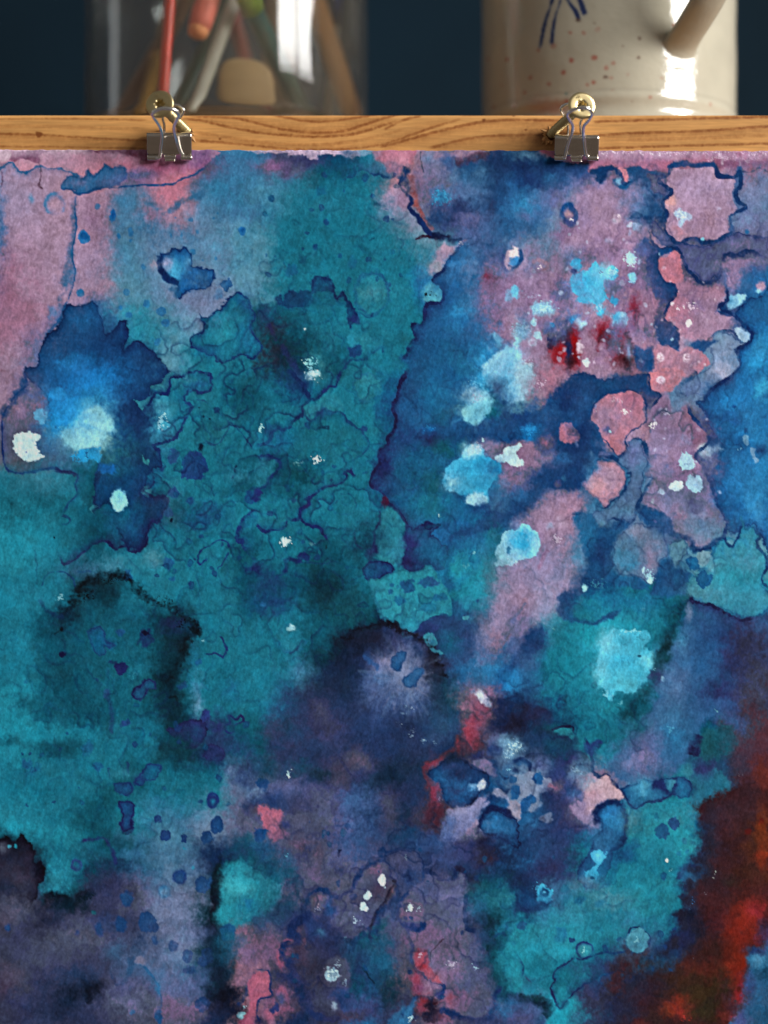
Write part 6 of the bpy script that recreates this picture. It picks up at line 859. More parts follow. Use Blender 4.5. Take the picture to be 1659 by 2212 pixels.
    for x, y, rx, ry, cc, a in ((60,300,170,50,(24,58,112),.6),(200,250,90,50,(40,92,150),.5),(350,180,110,60,(22,50,100),.6),(480,170,60,70,(38,84,140),.5),(420,330,70,60,(34,80,138),.5),(480,420,60,90,(22,48,96),.6),(320,560,110,50,(38,88,146),.5),(200,690,130,50,(24,62,118),.55),(60,820,150,50,(36,92,148),.5),(-120,920,140,50,(24,58,112),.6),(430,700,50,80,(24,54,104),.5),(1400,330,90,50,(24,76,138),.5),(1560,400,80,110,(44,126,186),.5),(1480,640,90,120,(40,112,172),.5),(1600,900,60,120,(54,130,186),.5),(1340,620,60,90,(24,74,132),.6),(1440,900,60,90,(22,78,138),.5)): g(x, y, rx, ry, cc, a, 16)
    c.tile(2, 0)
    for x, y, rx, ry, cc, a in ((120,200,90,40,(24,50,100),.6),(200,330,70,60,(60,110,160),.5),(60,420,60,60,(50,110,164),.5),(330,150,60,50,(44,84,140),.5),(420,260,60,40,(90,104,150),.5),(1550,1150,60,70,(26,78,138),.5),(1620,1330,50,60,(50,150,212),.5)): g(x, y, rx, ry, cc, a, 14)
    c.tile(1, 0)
    for x, y, rx, ry, cc, a in ((1300,760,60,90,(52,112,168),.6),(1260,900,70,90,(30,80,134),.5),(1340,980,60,80,(48,118,174),.5),(1180,1130,60,60,(28,82,132),.5),(1120,1300,80,90,(24,70,112),.6),(1330,1380,90,60,(30,104,136),.5),(1390,820,50,160,(84,116,160),.55)): g(x, y, rx, ry, cc, a, 16)
    # lavender lights of the lower left
    c.tile(0, 3)
    for x, y, rx, ry, cc, a in ((500,880,190,60,(104,90,122),.5),(140,720,150,80,(94,78,108),.5),(1110,1000,150,180,(102,112,146),.45),(880,1300,160,90,(112,106,142),.5),(300,1010,190,70,(84,78,110),.5),(1180,700,120,150,(114,126,156),.45),(80,1140,110,70,(98,72,100),.45),(1180,1340,130,60,(120,94,128),.45)): g(x, y, rx, ry, cc, a, 18)
    c.tile(1, 3)
    for x, y, rx, ry, cc, a in ((560,230,120,70,(46,76,124),.55),(700,330,90,50,(40,70,116),.55),(330,330,70,60,(40,60,100),.5),(480,420,50,50,(60,78,120),.45),(260,620,70,70,(26,66,92),.5),(820,1000,120,90,(28,82,112),.5),(640,1290,80,60,(50,70,118),.5),(1150,300,110,60,(40,66,112),.55),(1300,740,70,80,(84,98,138),.45),(1080,920,60,50,(126,92,122),.45),(1350,1190,80,60,(72,78,122),.5),(150,470,80,60,(24,80,104),.5),(900,700,50,90,(60,82,128),.5)): g(x, y, rx, ry, cc, a, 18)
    c.tile(1, 2)
    for x, y, rx, ry, cc, a in ((380,960,90,60,(40,66,104),.5),(600,900,110,60,(40,64,112),.5),(820,980,90,70,(32,50,90),.5),(300,1130,90,50,(26,70,96),.5),(620,1350,90,60,(58,92,142),.5),(980,1260,60,60,(30,48,80),.5),(760,1220,60,60,(30,60,86),.5)): g(x, y, rx, ry, cc, a, 18)
    # dusty top margin
    c.tile(2, 0); w([(560,-10),(1720,-10),(1720,60),(1500,70),(1300,58),(1100,72),(900,60),(700,76),(560,60)], (182,138,158), .5, 8, 8)
    for x in range(600, 1680, 60): sp(x, 30 + (x * 7) % 30, 40, 26, (214, 188, 200), .5, .35, fine=2.4)
    c.tile(0, 0); w([(-60,-10),(560,-10),(540,40),(380,60),(200,44),(60,70),(-60,60)], (200,164,178), .45, 8, 8)
    # saw-edged navy shores of the pink pools
    c.tile(2, 0)
    l([(1040,120),(1000,180),(950,205),(1000,250),(1035,290),(985,335),(980,370),(1008,420),(985,470),(1000,540),(1040,592),(1095,614)], 6, (30,66,120), .95, 6, tow=(900,400), fade=13, fa=.6)
    l([(1320,110),(1340,178),(1440,188),(1478,150),(1482,230),(1450,290),(1472,350),(1518,386),(1440,420),(1413,470),(1440,535),(1370,572),(1330,602),(1250,612),(1180,592)], 6, (30,66,120), .95, 5, tow=(1600,300), fade=6, fa=.5)
    l([(560,150),(620,135),(690,140),(720,230),(790,205),(860,190),(885,280),(960,325)], 5, (32,70,126), .75, 8, tow=(800,330), fade=14, fa=.5)
    l([(940,650),(950,730),(945,790),(985,860),(1055,890),(1055,960),(1005,1030),(985,1100),(1040,1140),(1085,1200),(1075,1310)], 4, (26,58,110), .8, 6, tow=(880,900), fade=12, fa=.45)
    l([(1380,900),(1400,980),(1340,1030),(1420,1070),(1480,1120),(1550,1190),(1545,1250),(1450,1310),(1480,1410),(1400,1490),(1310,1550),(1230,1640)], 5, (26,56,110), .85, 7, tow=(1620,1250), fade=16, fa=.5)
    rr = np.random.RandomState(11)
    for k in range(26):
        x, y = rr.uniform(60, 900), rr.uniform(330, 1380); g(x, y, rr.uniform(30, 70), rr.uniform(40, 90), ((88,104,152), (120,84,120), (70,96,150), (150,120,150))[k % 4], .38, 16)
    for k in range(46):
        x, y = rr.uniform(80, 900), rr.uniform(420, 1420); r = rr.uniform(5, 15); o(x, y, r, r * rr.uniform(.8, 1.3), (168,186,208), rr.uniform(.25, .6), 2.2, 4)
    for k in range(30):
        x, y = rr.uniform(880, 1400), rr.uniform(850, 1420); r = rr.uniform(4, 11); o(x, y, r, r, (200,176,192), rr.uniform(.2, .5), 2, 4)
    c.tile(2, 1)
    l([(515,290),(515,250),(540,210),(620,150),(770,122),(862,190),(872,300),(850,352),(740,420),(742,500),(692,560),(640,492),(568,420),(528,330)], 2.6, (28,62,118), .7, 6)
    l([(1130,225),(1180,310),(1215,350),(1262,400),(1272,470),(1185,560),(1252,640),(1302,780),(1352,900),(1395,1000),(1372,1082)], 5, (28,66,124), .85, 7, tow=(1460,700), fade=16, fa=.5)
    l([(380,40),(470,22),(600,62),(720,42),(880,30),(900,120),(960,165),(890,250)], 4, (26,58,110), .8, 7, tow=(600,110), fade=14, fa=.5)
    for k in range(30):
        x, y = rr.uniform(860, 1380), rr.uniform(200, 1100); r = rr.uniform(5, 13); o(x, y, r, r, ((170,176,200), (90,96,140))[k % 2], rr.uniform(.2, .45), 2.2, 4)
    for k in range(16):
        x, y = rr.uniform(900, 1330), rr.uniform(300, 1100); g(x, y, rr.uniform(30, 60), rr.uniform(40, 80), ((90,104,146), (150,108,132), (110,124,156))[k % 3], .36, 16)
    # small dark drops wandering over the teal
    for tc_, tr_, x0, x1, y0, y1, n in ((0, 1, 1000, 1659, 500, 1400, 26), (1, 0, 20, 950, 150, 900, 26), (1, 1, 20, 800, 300, 1400, 22), (0, 2, 60, 1600, 500, 1400, 30), (2, 3, 250, 1100, 350, 1200, 16), (1, 3, 200, 1500, 100, 1300, 30)):
        c.tile(tc_, tr_)
        for k in range(n):
            x, y = rr.uniform(x0, x1), rr.uniform(y0, y1); r = rr.uniform(5, 22); o(x, y, r, r * rr.uniform(.85, 1.25), ((24,72,118), (28,62,112), (20,84,120))[k % 3], rr.uniform(.22, .5), 2, 4, rim=((24,52,104), .3, 3))
    # the smoke above the rust stays plum and black
    c.tile(2, 3); g(1300,110,110,110,(44,34,50),.6,16); g(1400,330,100,100,(50,32,40),.6,16); g(1300,560,100,90,(46,30,38),.55,16); g(1480,60,120,60,(60,38,44),.55,16)
    # dry specks of pale body colour
    for x, y in ((1010,750),(940,860),(1020,905),(1080,960)):
        c.tile(1, 2); sp(x, y, 34, 26, (150, 170, 184), .6, .1, fine=2.2)
# ----------------------------------------------------------------------------------------------
# helpers
# ----------------------------------------------------------------------------------------------
def lin(c):
    c = np.asarray(c, np.float64) / 255.0
    return np.where(c <= 0.04045, c / 12.92, ((c + 0.055) / 1.055) ** 2.4)

def tag(o, label, cat, group=None):
    o['label'] = label; o['category'] = cat
    if group: o['group'] = group
    return o

def empty(name, loc, label, cat, group=None):
    o = bpy.data.objects.new(name, None); COL.objects.link(o); o.location = loc; o.empty_display_size = .01
    return tag(o, label, cat, group)

def link(name, me, mat=None, parent=None, smooth=True):
    o = bpy.data.objects.new(name, me); COL.objects.link(o)
    if mat: me.materials.append(mat)
    if smooth and len(me.polygons):
        me.polygons.foreach_set('use_smooth', np.ones(len(me.polygons), bool))
    if parent:
        o.parent = parent; o.matrix_parent_inverse = Matrix.Translation(-Vector(parent.location))
    return o

def mesh(name, v, f):
    me = bpy.data.meshes.new(name); me.from_pydata([tuple(p) for p in v], [], f); me.update(); return me

def grid_mesh(name, P, rgb=None, closed_u=False):
    """P: (rows, cols, 3) array of points; faces between neighbours; optional colour per point"""
    n, m = P.shape[:2]
    idx = np.arange(n * m).reshape(n, m)
    if closed_u: a = idx[:-1]; b = np.roll(idx, -1, 1)[:-1]; c2 = np.roll(idx, -1, 1)[1:]; d = idx[1:]
    else: a = idx[:-1, :-1]; b = idx[:-1, 1:]; c2 = idx[1:, 1:]; d = idx[1:, :-1]
    F = np.stack([a, d, c2, b], -1).reshape(-1, 4)
    me = bpy.data.meshes.new(name)
    me.vertices.add(n * m); me.vertices.foreach_set('co', P.astype(np.float32).ravel())
    me.loops.add(F.size); me.loops.foreach_set('vertex_index', F.astype(np.int32).ravel())
    me.polygons.add(len(F)); me.polygons.foreach_set('loop_start', np.arange(0, F.size, 4, dtype=np.int32))
    me.update(calc_edges=True)
    if rgb is not None: paint_points(me, rgb.reshape(-1, 3))
    return me

def paint_points(me, rgb):
    at_ = me.color_attributes.new('pigment', 'FLOAT_COLOR', 'POINT')
    c4 = np.ones((len(rgb), 4), np.float32); c4[:, :3] = rgb
    at_.data.foreach_set('color', c4.ravel())

def tube(name, pts, rad, mat, parent=None, seg=10, caps=True, flat=None, up=None):
    """tube along pts; rad a number or list; flat: (a, b) scale of the cross-section"""
    pts = [Vector(p) for p in pts]; n = len(pts)
    rad = [rad] * n if not hasattr(rad, '__len__') else rad
    fa, fb = flat or (1, 1)
    v = []; f = []
    t0 = (pts[1] - pts[0]).normalized()
    nrm = Vector(up) if up else (Vector((0, 0, 1)) if abs(t0.z) < .9 else Vector((0, 1, 0)))
    for i, p in enumerate(pts):
        t = (pts[min(i + 1, n - 1)] - pts[max(i - 1, 0)]).normalized()
        nrm = (nrm - t * nrm.dot(t)).normalized(); b = t.cross(nrm)
        for k in range(seg):
            a = 2 * math.pi * k / seg
            v.append(p + (nrm * math.cos(a) * fa + b * math.sin(a) * fb) * rad[i])
    for i in range(n - 1):
        for k in range(seg):
            k2 = (k + 1) % seg
            f.append((i * seg + k, i * seg + k2, (i + 1) * seg + k2, (i + 1) * seg + k))
    if caps:
        v.append(pts[0]); v.append(pts[-1]); a, b2 = n * seg, n * seg + 1
        for k in range(seg):
            k2 = (k + 1) % seg
            f.append((a, k2, k)); f.append((b2, (n - 1) * seg + k, (n - 1) * seg + k2))
    return link(name, mesh(name, v, f), mat, parent)

def spline(pts, n=8):
    """Catmull-Rom through pts"""
    P = [Vector(p) for p in pts]; P = [P[0] * 2 - P[1]] + P + [P[-1] * 2 - P[-2]]; out = []
    for i in range(1, len(P) - 2):
        for k in range(n):
            t = k / n; a, b, c, d = P[i - 1], P[i], P[i + 1], P[i + 2]
            out.append(.5 * ((2 * b) + (c - a) * t + (2 * a - 5 * b + 4 * c - d) * t * t + (3 * b - a - 3 * c + d) * t ** 3))
    out.append(P[-2]); return out

def lathe(name, prof, mat, parent, centre, seg=64, axis=None):
    """revolve (r, h) profile; axis = unit direction of h"""
    ax = Vector(axis or (0, 0, 1)); q = Vector((0, 0, 1)).rotation_difference(ax); c = Vector(centre)
    P = np.array([[tuple(c + q @ Vector((r * math.cos(2 * math.pi * k / seg), r * math.sin(2 * math.pi * k / seg), h)))
                   for k in range(seg)] for r, h in prof])
    return link(name, grid_mesh(name, P[::-1], closed_u=True), mat, parent)

def box(name, lo, hi, mat, parent=None, bev=0.0):
    bm = bmesh.new(); bmesh.ops.create_cube(bm, size=1)
    for v in bm.verts: v.co = Vector([(lo[i] + hi[i]) / 2 + v.co[i] * (hi[i] - lo[i]) for i in range(3)])
    if bev: bmesh.ops.bevel(bm, geom=bm.edges[:], offset=bev, segments=3, affect='EDGES')
    me = bpy.data.meshes.new(name); bm.to_mesh(me); bm.free(); return link(name, me, mat, parent, smooth=False)

# ----------------------------------------------------------------------------------------------
# materials
# ----------------------------------------------------------------------------------------------
def mat(name, col=(.5, .5, .5), rough=.5, metal=0.0, spec=.5, noise=None, bump=None, attr=False, coat=0, grain=None):
    m = bpy.data.materials.new(name); m.use_nodes = True; nt = m.node_tree; p = nt.nodes['Principled BSDF']
    p.inputs['Base Color'].default_value = (*col, 1); p.inputs['Roughness'].default_value = rough
    p.inputs['Metallic'].default_value = metal; p.inputs['Specular IOR Level'].default_value = spec
    if coat: p.inputs['Coat Weight'].default_value = coat; p.inputs['Coat Roughness'].default_value = .06
    src = None
    tc = nt.nodes.new('ShaderNodeTexCoord')
    if attr:
        a = nt.nodes.new('ShaderNodeAttribute'); a.attribute_name = 'pigment'; src = a.outputs['Color']
    if noise:                                   # (scale, amount, stretch): fine tonal grain of the material itself
        sc, am, st = noise
        mp = nt.nodes.new('ShaderNodeMapping'); mp.inputs['Scale'].default_value = st
        nz = nt.nodes.new('ShaderNodeTexNoise'); nz.inputs['Scale'].default_value = sc; nz.inputs['Detail'].default_value = 5
        mr = nt.nodes.new('ShaderNodeMapRange'); mr.inputs['From Min'].default_value = .25; mr.inputs['From Max'].default_value = .75
        mr.inputs['To Min'].default_value = 1 - am; mr.inputs['To Max'].default_value = 1 + am
        mx = nt.nodes.new('ShaderNodeVectorMath'); mx.operation = 'SCALE'
        nt.links.new(tc.outputs['Object'], mp.inputs[0]); nt.links.new(mp.outputs[0], nz.inputs['Vector'])
        nt.links.new(nz.outputs[0], mr.inputs[0]); nt.links.new(mr.outputs[0], mx.inputs['Scale'])
        if src: nt.links.new(src, mx.inputs[0])
        else: mx.inputs[0].default_value = col
        src = mx.outputs[0]
    if src: nt.links.new(src, p.inputs['Base Color'])
    if bump:
        sc, st, dist, stretch = bump
        mp = nt.nodes.new('ShaderNodeMapping'); mp.inputs['Scale'].default_value = stretch
        nz = nt.nodes.new('ShaderNodeTexNoise'); nz.inputs['Scale'].default_value = sc; nz.inputs['Detail'].default_value = 4
        nz.inputs['Roughness'].default_value = .6
        bp = nt.nodes.new('ShaderNodeBump'); bp.inputs['Strength'].default_value = st; bp.inputs['Distance'].default_value = dist
        nt.links.new(tc.outputs['Object'], mp.inputs[0]); nt.links.new(mp.outputs[0], nz.inputs['Vector'])
        nt.links.new(nz.outputs[0], bp.inputs['Height']); nt.links.new(bp.outputs[0], p.inputs['Normal'])
    return m

M_PAPER = mat('painted_paper', rough=.92, spec=.08, attr=True, bump=(620, .55, .00022, (1, 1, .62)))
M_BATTEN = mat('pine', rough=.42, spec=.4, attr=True, noise=(40, .06, (1, 9, 10)), bump=(70, .18, .0003, (1, 10, 12)))
M_SHELF = mat('shelf_pine', lin((176, 120, 66)), rough=.5, noise=(30, .12, (1, 10, 10)))
M_STEEL = mat('nickel_steel', (.57, .51, .45), rough=.25, metal=1.0, noise=(90, .10, (1, 1, 5)), bump=(500, .08, .0001, (1, 1, 1)))
M_WIRE = mat('nickel_wire', (.82, .79, .75), rough=.24, metal=1.0)
M_BRASS = mat('brass_zinc', (.60, .48, .25), rough=.33, metal=1.0, noise=(160, .14, (1, 1, 1)), bump=(300, .15, .0002, (1, 1, 1)))
M_THREAD = mat('dull_brass', (.52, .42, .22), rough=.42, metal=1.0)
M_CHIP = mat('raw_wood_fibre', lin((196, 146, 92)), rough=.8)
M_HOLE = mat('torn_wood', lin((66, 38, 18)), rough=.9)
M_WALL = mat('blue_wall_paint', (.0045, .0145, .0245), rough=.85, spec=.08, noise=(5, .28, (1, 1, 1)))
M_GLAZE = mat('speckled_glaze', rough=.12, spec=.6, attr=True, noise=(26, .05, (1, 1, 1)), bump=(46, .38, .0016, (1, 1, 1.3)))
m = bpy.data.materials.new('clear_glass'); m.use_nodes = True
p = m.node_tree.nodes['Principled BSDF']; p.inputs['Base Color'].default_value = (.93, .96, .95, 1); p.inputs['Transmission Weight'].default_value = 1
p.inputs['Roughness'].default_value = .0; p.inputs['IOR'].default_value = 1.45
M_GLASS = m
# thin warm diffuse film over the glass, denser in upright streaks
nt = m.node_tree; df = nt.nodes.new('ShaderNodeBsdfDiffuse'); df.inputs[0].default_value = (.42, .35, .25, 1); mxs_ = nt.nodes.new('ShaderNodeMixShader')
tc = nt.nodes.new('ShaderNodeTexCoord'); mp = nt.nodes.new('ShaderNodeMapping'); mp.inputs['Scale'].default_value = (1, 1, .22); nz = nt.nodes.new('ShaderNodeTexNoise'); nz.inputs['Scale'].default_value = 52; nz.inputs['Detail'].default_value = 6
mr = nt.nodes.new('ShaderNodeMapRange'); mr.inputs['From Min'].default_value = .35; mr.inputs['From Max'].default_value = .75; mr.inputs['To Min'].default_value = .02; mr.inputs['To Max'].default_value = .12
nt.links.new(tc.outputs['Object'], mp.inputs[0]); nt.links.new(mp.outputs[0], nz.inputs['Vector']); nt.links.new(nz.outputs[0], mr.inputs[0]); nt.links.new(mr.outputs[0], mxs_.inputs[0])
nt.links.new(p.outputs[0], mxs_.inputs[1]); nt.links.new(df.outputs[0], mxs_.inputs[2]); nt.links.new(mxs_.outputs[0], nt.nodes['Material Output'].inputs['Surface'])
def handle_paint(name, rgb, rough=.3, noise=.10):
    return mat(name, lin(rgb), rough=rough, noise=(60, noise, (4, 4, .6)))

# ----------------------------------------------------------------------------------------------
# wall and shelf
# ----------------------------------------------------------------------------------------------
def structure(name, lo, hi, m):
    o = box(name, lo, hi, m); o['kind'] = 'structure'; return o
structure('wall', (-1.6, .33, -1.0), (1.6, .39, 1.4), M_WALL)
TOP = at(0, 248, .007).z
sh = box('shelf', (-.62, .0262, TOP - .0185), (.62, .329, TOP - .0008), M_SHELF)
tag(sh, 'pine shelf board behind the front batten carrying the jar and the mug', 'shelf')

# ----------------------------------------------------------------------------------------------
# the painting
# ----------------------------------------------------------------------------------------------
EXPO = np.array((.85, .83, .79))      # light that reaches the paper (radiance of a white sheet)
def axis(a, b, lo, hi, fine, coarse):
    return np.concatenate([np.arange(a, lo, coarse), np.arange(lo, hi, fine), np.arange(hi, b + coarse, coarse)])
xs = axis(-120, 1790, -6, 1666, 2.0, 9.0); ys = axis(324, 2460, 324, 2222, 2.0, 9.0)
cv = Canvas(xs, ys)
paint(cv); paint_b(cv); paint_c(cv); paint_d(cv); paint_e(cv); cv.finish()
PX = (cv.X - 829.5) * K; PZ = (1106 - cv.Y) * K
# deckle at the top edge and a slight cockle of the wetted sheet
row = np.clip(1 - (cv.Y - 324) / 6.0, 0, 1)
PZ = PZ - row * (fbm(cv.X, cv.X * 0, (30, 12, 6), 211) * 2.2 + 1.0 + (cv.X - 829) * .0016) * K
wave = .0011 * fbm(cv.X, cv.Y, (420, 210), 205) * sstep((cv.Y - 340) / 420)
PY = wave - .00004 * cv.FI
alb = np.clip(lin(np.clip(cv.rgb, 0, 255)) / EXPO, 0.002, .92)
P = np.stack([PX, PY, PZ], -1)
me = grid_mesh('watercolour_painting', P, alb)
# thickness of the sheet: rim and back
bm = bmesh.new(); bm.from_mesh(me)
lay = bm.verts.layers.float_color['pigment']
rim = [e for e in bm.edges if e.is_boundary]
ext = bmesh.ops.extrude_edge_only(bm, edges=rim)
nv = [g for g in ext['geom'] if isinstance(g, bmesh.types.BMVert)]
for v in nv: v.co.y += .00058; v[lay] = (.6, .58, .55, 1)
ri = sorted(set(range(0, len(ys), 14)) | {len(ys) - 1}); ci = sorted(set(range(0, len(xs), 14)) | {len(xs) - 1})
bv = [[bm.verts.new((PX[j, i], wave[j, i] + .0006, PZ[j, i])) for i in ci] for j in ri]
for r_ in bv:
    for v in r_: v[lay] = (.6, .58, .55, 1)
for j in range(len(ri) - 1):
    for i in range(len(ci) - 1): bm.faces.new((bv[j][i], bv[j][i + 1], bv[j + 1][i + 1], bv[j + 1][i]))
bm.to_mesh(me); bm.free()
o = link('watercolour_painting', me, M_PAPER)
tag(o, 'abstract watercolour painting in teal, blue, pink and rust hanging from two clips', 'painting')

# ----------------------------------------------------------------------------------------------
# pine batten: the grain is laid down with the same engine
# ----------------------------------------------------------------------------------------------
def paint_batten(c):
    c.LW, c.LC = 1.75, 1.0
    c.rgb[:] = np.array((192, 140, 82), np.float32)
    X, Y = c.X, c.Y
    c.rgb *= (1 + .075 * fbm(X * .07, Y, (26, 13, 7), 301) + .05 * fbm(X * .05, Y, (6, 3), 305))[..., None]
    top = np.clip(1 - (Y - 248) / 13, 0, 1)[..., None] * .35  # painted highlight: colour lightened along the rounded top edge
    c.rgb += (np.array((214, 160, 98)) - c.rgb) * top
    dk = (118, 64, 26); dd = (112, 60, 24)
    def gl(pts, wd, a=.8, col=dk, tow=None, fade=9):
        c.l(pts, wd, col, a * .85, 1.6, tow=tow, fade=fade * 1.2, soft=2.3, fa=.5)
    c.ox, c.oy, c.q = 0, 0, .5
    gl([(-300,570),(0,577),(170,583),(300,590),(450,600),(640,607),(760,600)], 3.2, tow=(300,660), fade=12)
    gl([(-300,520),(200,512),(420,514),(640,520)], 2.2, .5); gl([(-300,632),(200,634),(500,640),(700,642)], 2.5, .55)
    gl([(-300,548),(100,545),(400,552),(640,560)], 5, .22)
    gl([(780,512),(880,522),(950,540),(1100,570),(1250,585),(1400,590),(1540,576),(1659,540),(1720,520)], 3.4, .9, tow=(1250,540), fade=8)
    gl([(800,500),(1000,508),(1080,524),(1180,550),(1300,570),(1420,572),(1520,556),(1659,510),(1760,486)], 3.4, .9, tow=(1300,530), fade=8)
    gl([(1170,494),(1260,512),(1340,524),(1440,522),(1540,508),(1640,490)], 3.2, .85, tow=(1400,490), fade=7)
    gl([(840,606),(920,612),(1040,622),(1200,640),(1400,648),(1540,640),(1659,622),(1840,560),(2000,510)], 3.2, .8, tow=(1300,600), fade=8)
    gl([(830,570),(1000,596),(1150,618),(1300,626),(1460,620),(1600,596),(1760,556)], 4, .28)
    gl([(1659,560),(1740,520),(1820,498)], 3, .8); gl([(1640,634),(1700,622),(1810,590),(2010,540),(2160,520),(2380,520),(2420,524)], 3.6, .9, tow=(1900,610), fade=9)
    gl([(1850,642),(2010,602),(2160,585),(2350,584),(2420,590)], 3.4, .85, tow=(2100,640), fade=9); gl([(1990,500),(2120,492),(2300,494)], 3, .35)
    gl([(2560,526),(2660,522),(2800,519),(3000,512),(3318,504),(3700,498)], 3.4, .9, tow=(2900,490), fade=7); gl([(2560,586),(2760,575),(3060,565),(3318,546),(3700,530)], 3.4, .9, tow=(3000,600), fade=9)
    gl([(2560,641),(2860,632),(3318,620),(3700,612)], 3.0, .85); gl([(2700,606),(3000,598),(3318,584)], 4, .25)
    for x, y, r in ((168,581,7),(2090,520,4),(2220,500,3),(2380,492,4),(2090,655,4),(2270,560,3),(950,600,3)):
        c.o(x, y, r * 2, r * 1.6, dd, .85, 2, 1.5)
    c.g(2370, 585, 120, 34, (108, 66, 34), .55, 4); c.g(2420, 560, 40, 40, (120, 70, 30), .5, 4)  # soft shadow of the right clip and screw, painted over the grain
    X, Y = c.X, c.Y
    c.rgb *= (1 + .05 * fbm(X * .1, Y, (4, 2), 311))[..., None]
bx = np.arange(-420, 2080, 2.0); by = np.arange(246, 352, 1.25)
bc = Canvas(bx, by); bc.CL *= .3; paint_batten(bc)
YF = .007; S = (DIST + YF) / DIST
BX = (bc.X - 829.5) * K * S
BZ = HOR + ((1106 - bc.Y) * K - HOR) * S
rr = .0016                                  # rounded top arris
dz = np.clip(BZ - (TOP - rr), 0, rr)
wav = .00022 * fbm(bc.X * .3, bc.Y, (60, 25), 321)
BY = YF + (rr - np.sqrt(np.maximum(rr * rr - dz * dz, 0))) + wav
BZ = np.minimum(BZ, TOP)
# fold the first row back to the shelf side, the last row under
front = np.stack([BX, BY, BZ], -1)
def fold(r, y, dzz): q = front[r].copy(); q[:, 1] = y; q[:, 2] += dzz; return q[None]
PB = np.concatenate([fold(0, .026, 0), front, fold(-1, .026, 0), fold(0, .026, 0)])
rgbB = np.concatenate([bc.rgb[:1], bc.rgb, bc.rgb[-1:], bc.rgb[:1]])
bat = empty('wooden_batten', (0, .016, TOP), 'varnished pine batten with wavy grain across the shelf front above the painting', 'batten')
link('strip', grid_mesh('strip', PB, lin(np.clip(rgbB, 0, 255)) / (np.array((.84, .84, .84)))), M_BATTEN, bat)

# ----------------------------------------------------------------------------------------------
# screws
# ----------------------------------------------------------------------------------------------
def screw(hole, head, rad, label, group, roll):
    t = empty('brass_screw', hole, label, 'screw', group)
    H = Vector(head); B = Vector(hole); axs = (H - B).normalized()
    # the head is sunk on a slightly bent neck, so it looks a little more to the front than the shank does
    n = (axs + Vector((0, -1.1, 0.02))).normalized()
    q = Vector((0, 0, 1)).rotation_difference(n)
    def pt(r, a, h): return H + q @ Vector((r * math.cos(a), r * math.sin(a), h))
    N = 72
    def star(a, s): return rad * s * (1 + .17 * math.cos(6 * (a + roll)))
    rings = [lambda a: (rad * .30, -.0038), lambda a: (rad * .93, -.0006), lambda a: (rad, -.0001), lambda a: (rad * 1.0, .0003), lambda a: (rad * .965, .00055),
             lambda a: (rad * .80, .00062), lambda a: (rad * .5, .00050), lambda a: (star(a, .345), .00050), lambda a: (star(a, .325), .0003), lambda a: (star(a, .30), -.0017), lambda a: (rad * .05, -.0022)]
    v = []; f = []
    for rg in rings:
        for k in range(N):
            a = 2 * math.pi * k / N; r, h = rg(a); v.append(pt(r, a, h))
    for i in range(len(rings) - 1):
        for k in range(N):
            k2 = (k + 1) % N; f.append((i * N + k, i * N + k2, (i + 1) * N + k2, (i + 1) * N + k))
    hd = link('head', mesh('head', v, f), M_BRASS, t)
    # little raised ticks stamped on the face
    bm = bmesh.new()
    for k in range(3):
        a0 = roll + math.pi / 2 + k * 2 * math.pi / 3
        for da in (-.16, 0.0, .17):
            a = a0 + da; r0, r1 = (.60, .78) if da == 0 else (.62, .74)
            s = bmesh.ops.create_cube(bm, size=1)['verts']
            c0 = pt(rad * (r0 + r1) / 2, a, .00065); u = q @ Vector((math.cos(a), math.sin(a), 0)); w_ = q @ Vector((-math.sin(a), math.cos(a), 0))
            for vv in s: vv.co = c0 + u * vv.co.x * rad * (r1 - r0) + w_ * vv.co.y * rad * .055 + n * vv.co.z * .0005
    me = bpy.data.meshes.new('stamp'); bm.to_mesh(me); bm.free(); link('stamp', me, M_BRASS, hd, smooth=False)
    # threaded shank
    L = (H - B).length; qs = Vector((0, 0, 1)).rotation_difference(axs); v = []; f = []; SG = 28; NR = 110
    a0 = -.006; b0 = L - .002
    for i in range(NR + 1):
        h = a0 + (b0 - a0) * i / NR
        for k in range(SG):
            an = 2 * math.pi * k / SG
            ph = (h / .00165 - k / SG) % 1.0
            crest = max(0.0, 1 - abs(ph - .5) * 3.0)
            th = 1.0 if h < L - .0055 else 0.0
            r = .00128 + .00098 * crest * th + (0 if th else .00012)
            v.append(B + qs @ Vector((r * math.cos(an), r * math.sin(an), h)))
    for i in range(NR):
        for k in range(SG):
            k2 = (k + 1) % SG; f.append((i * SG + k, i * SG + k2, (i + 1) * SG + k2, (i + 1) * SG + k))
    link('shank', mesh('shank', v, f), M_THREAD, t)
    return t
SG_ = 'brass screws driven into the batten'
screw(at(404, 284, .007), at(345.5, 225.6, -.0195), 30.5 * K * .975, 'brass star-drive screw leaning left above the left clip, in front of the jar', SG_, .2)
screw(at(1190, 290, .007), at(1256.5, 228.5, -.0195), 30 * K * .975, 'brass star-drive screw leaning right above the right clip, in front of the mug', SG_, .55)
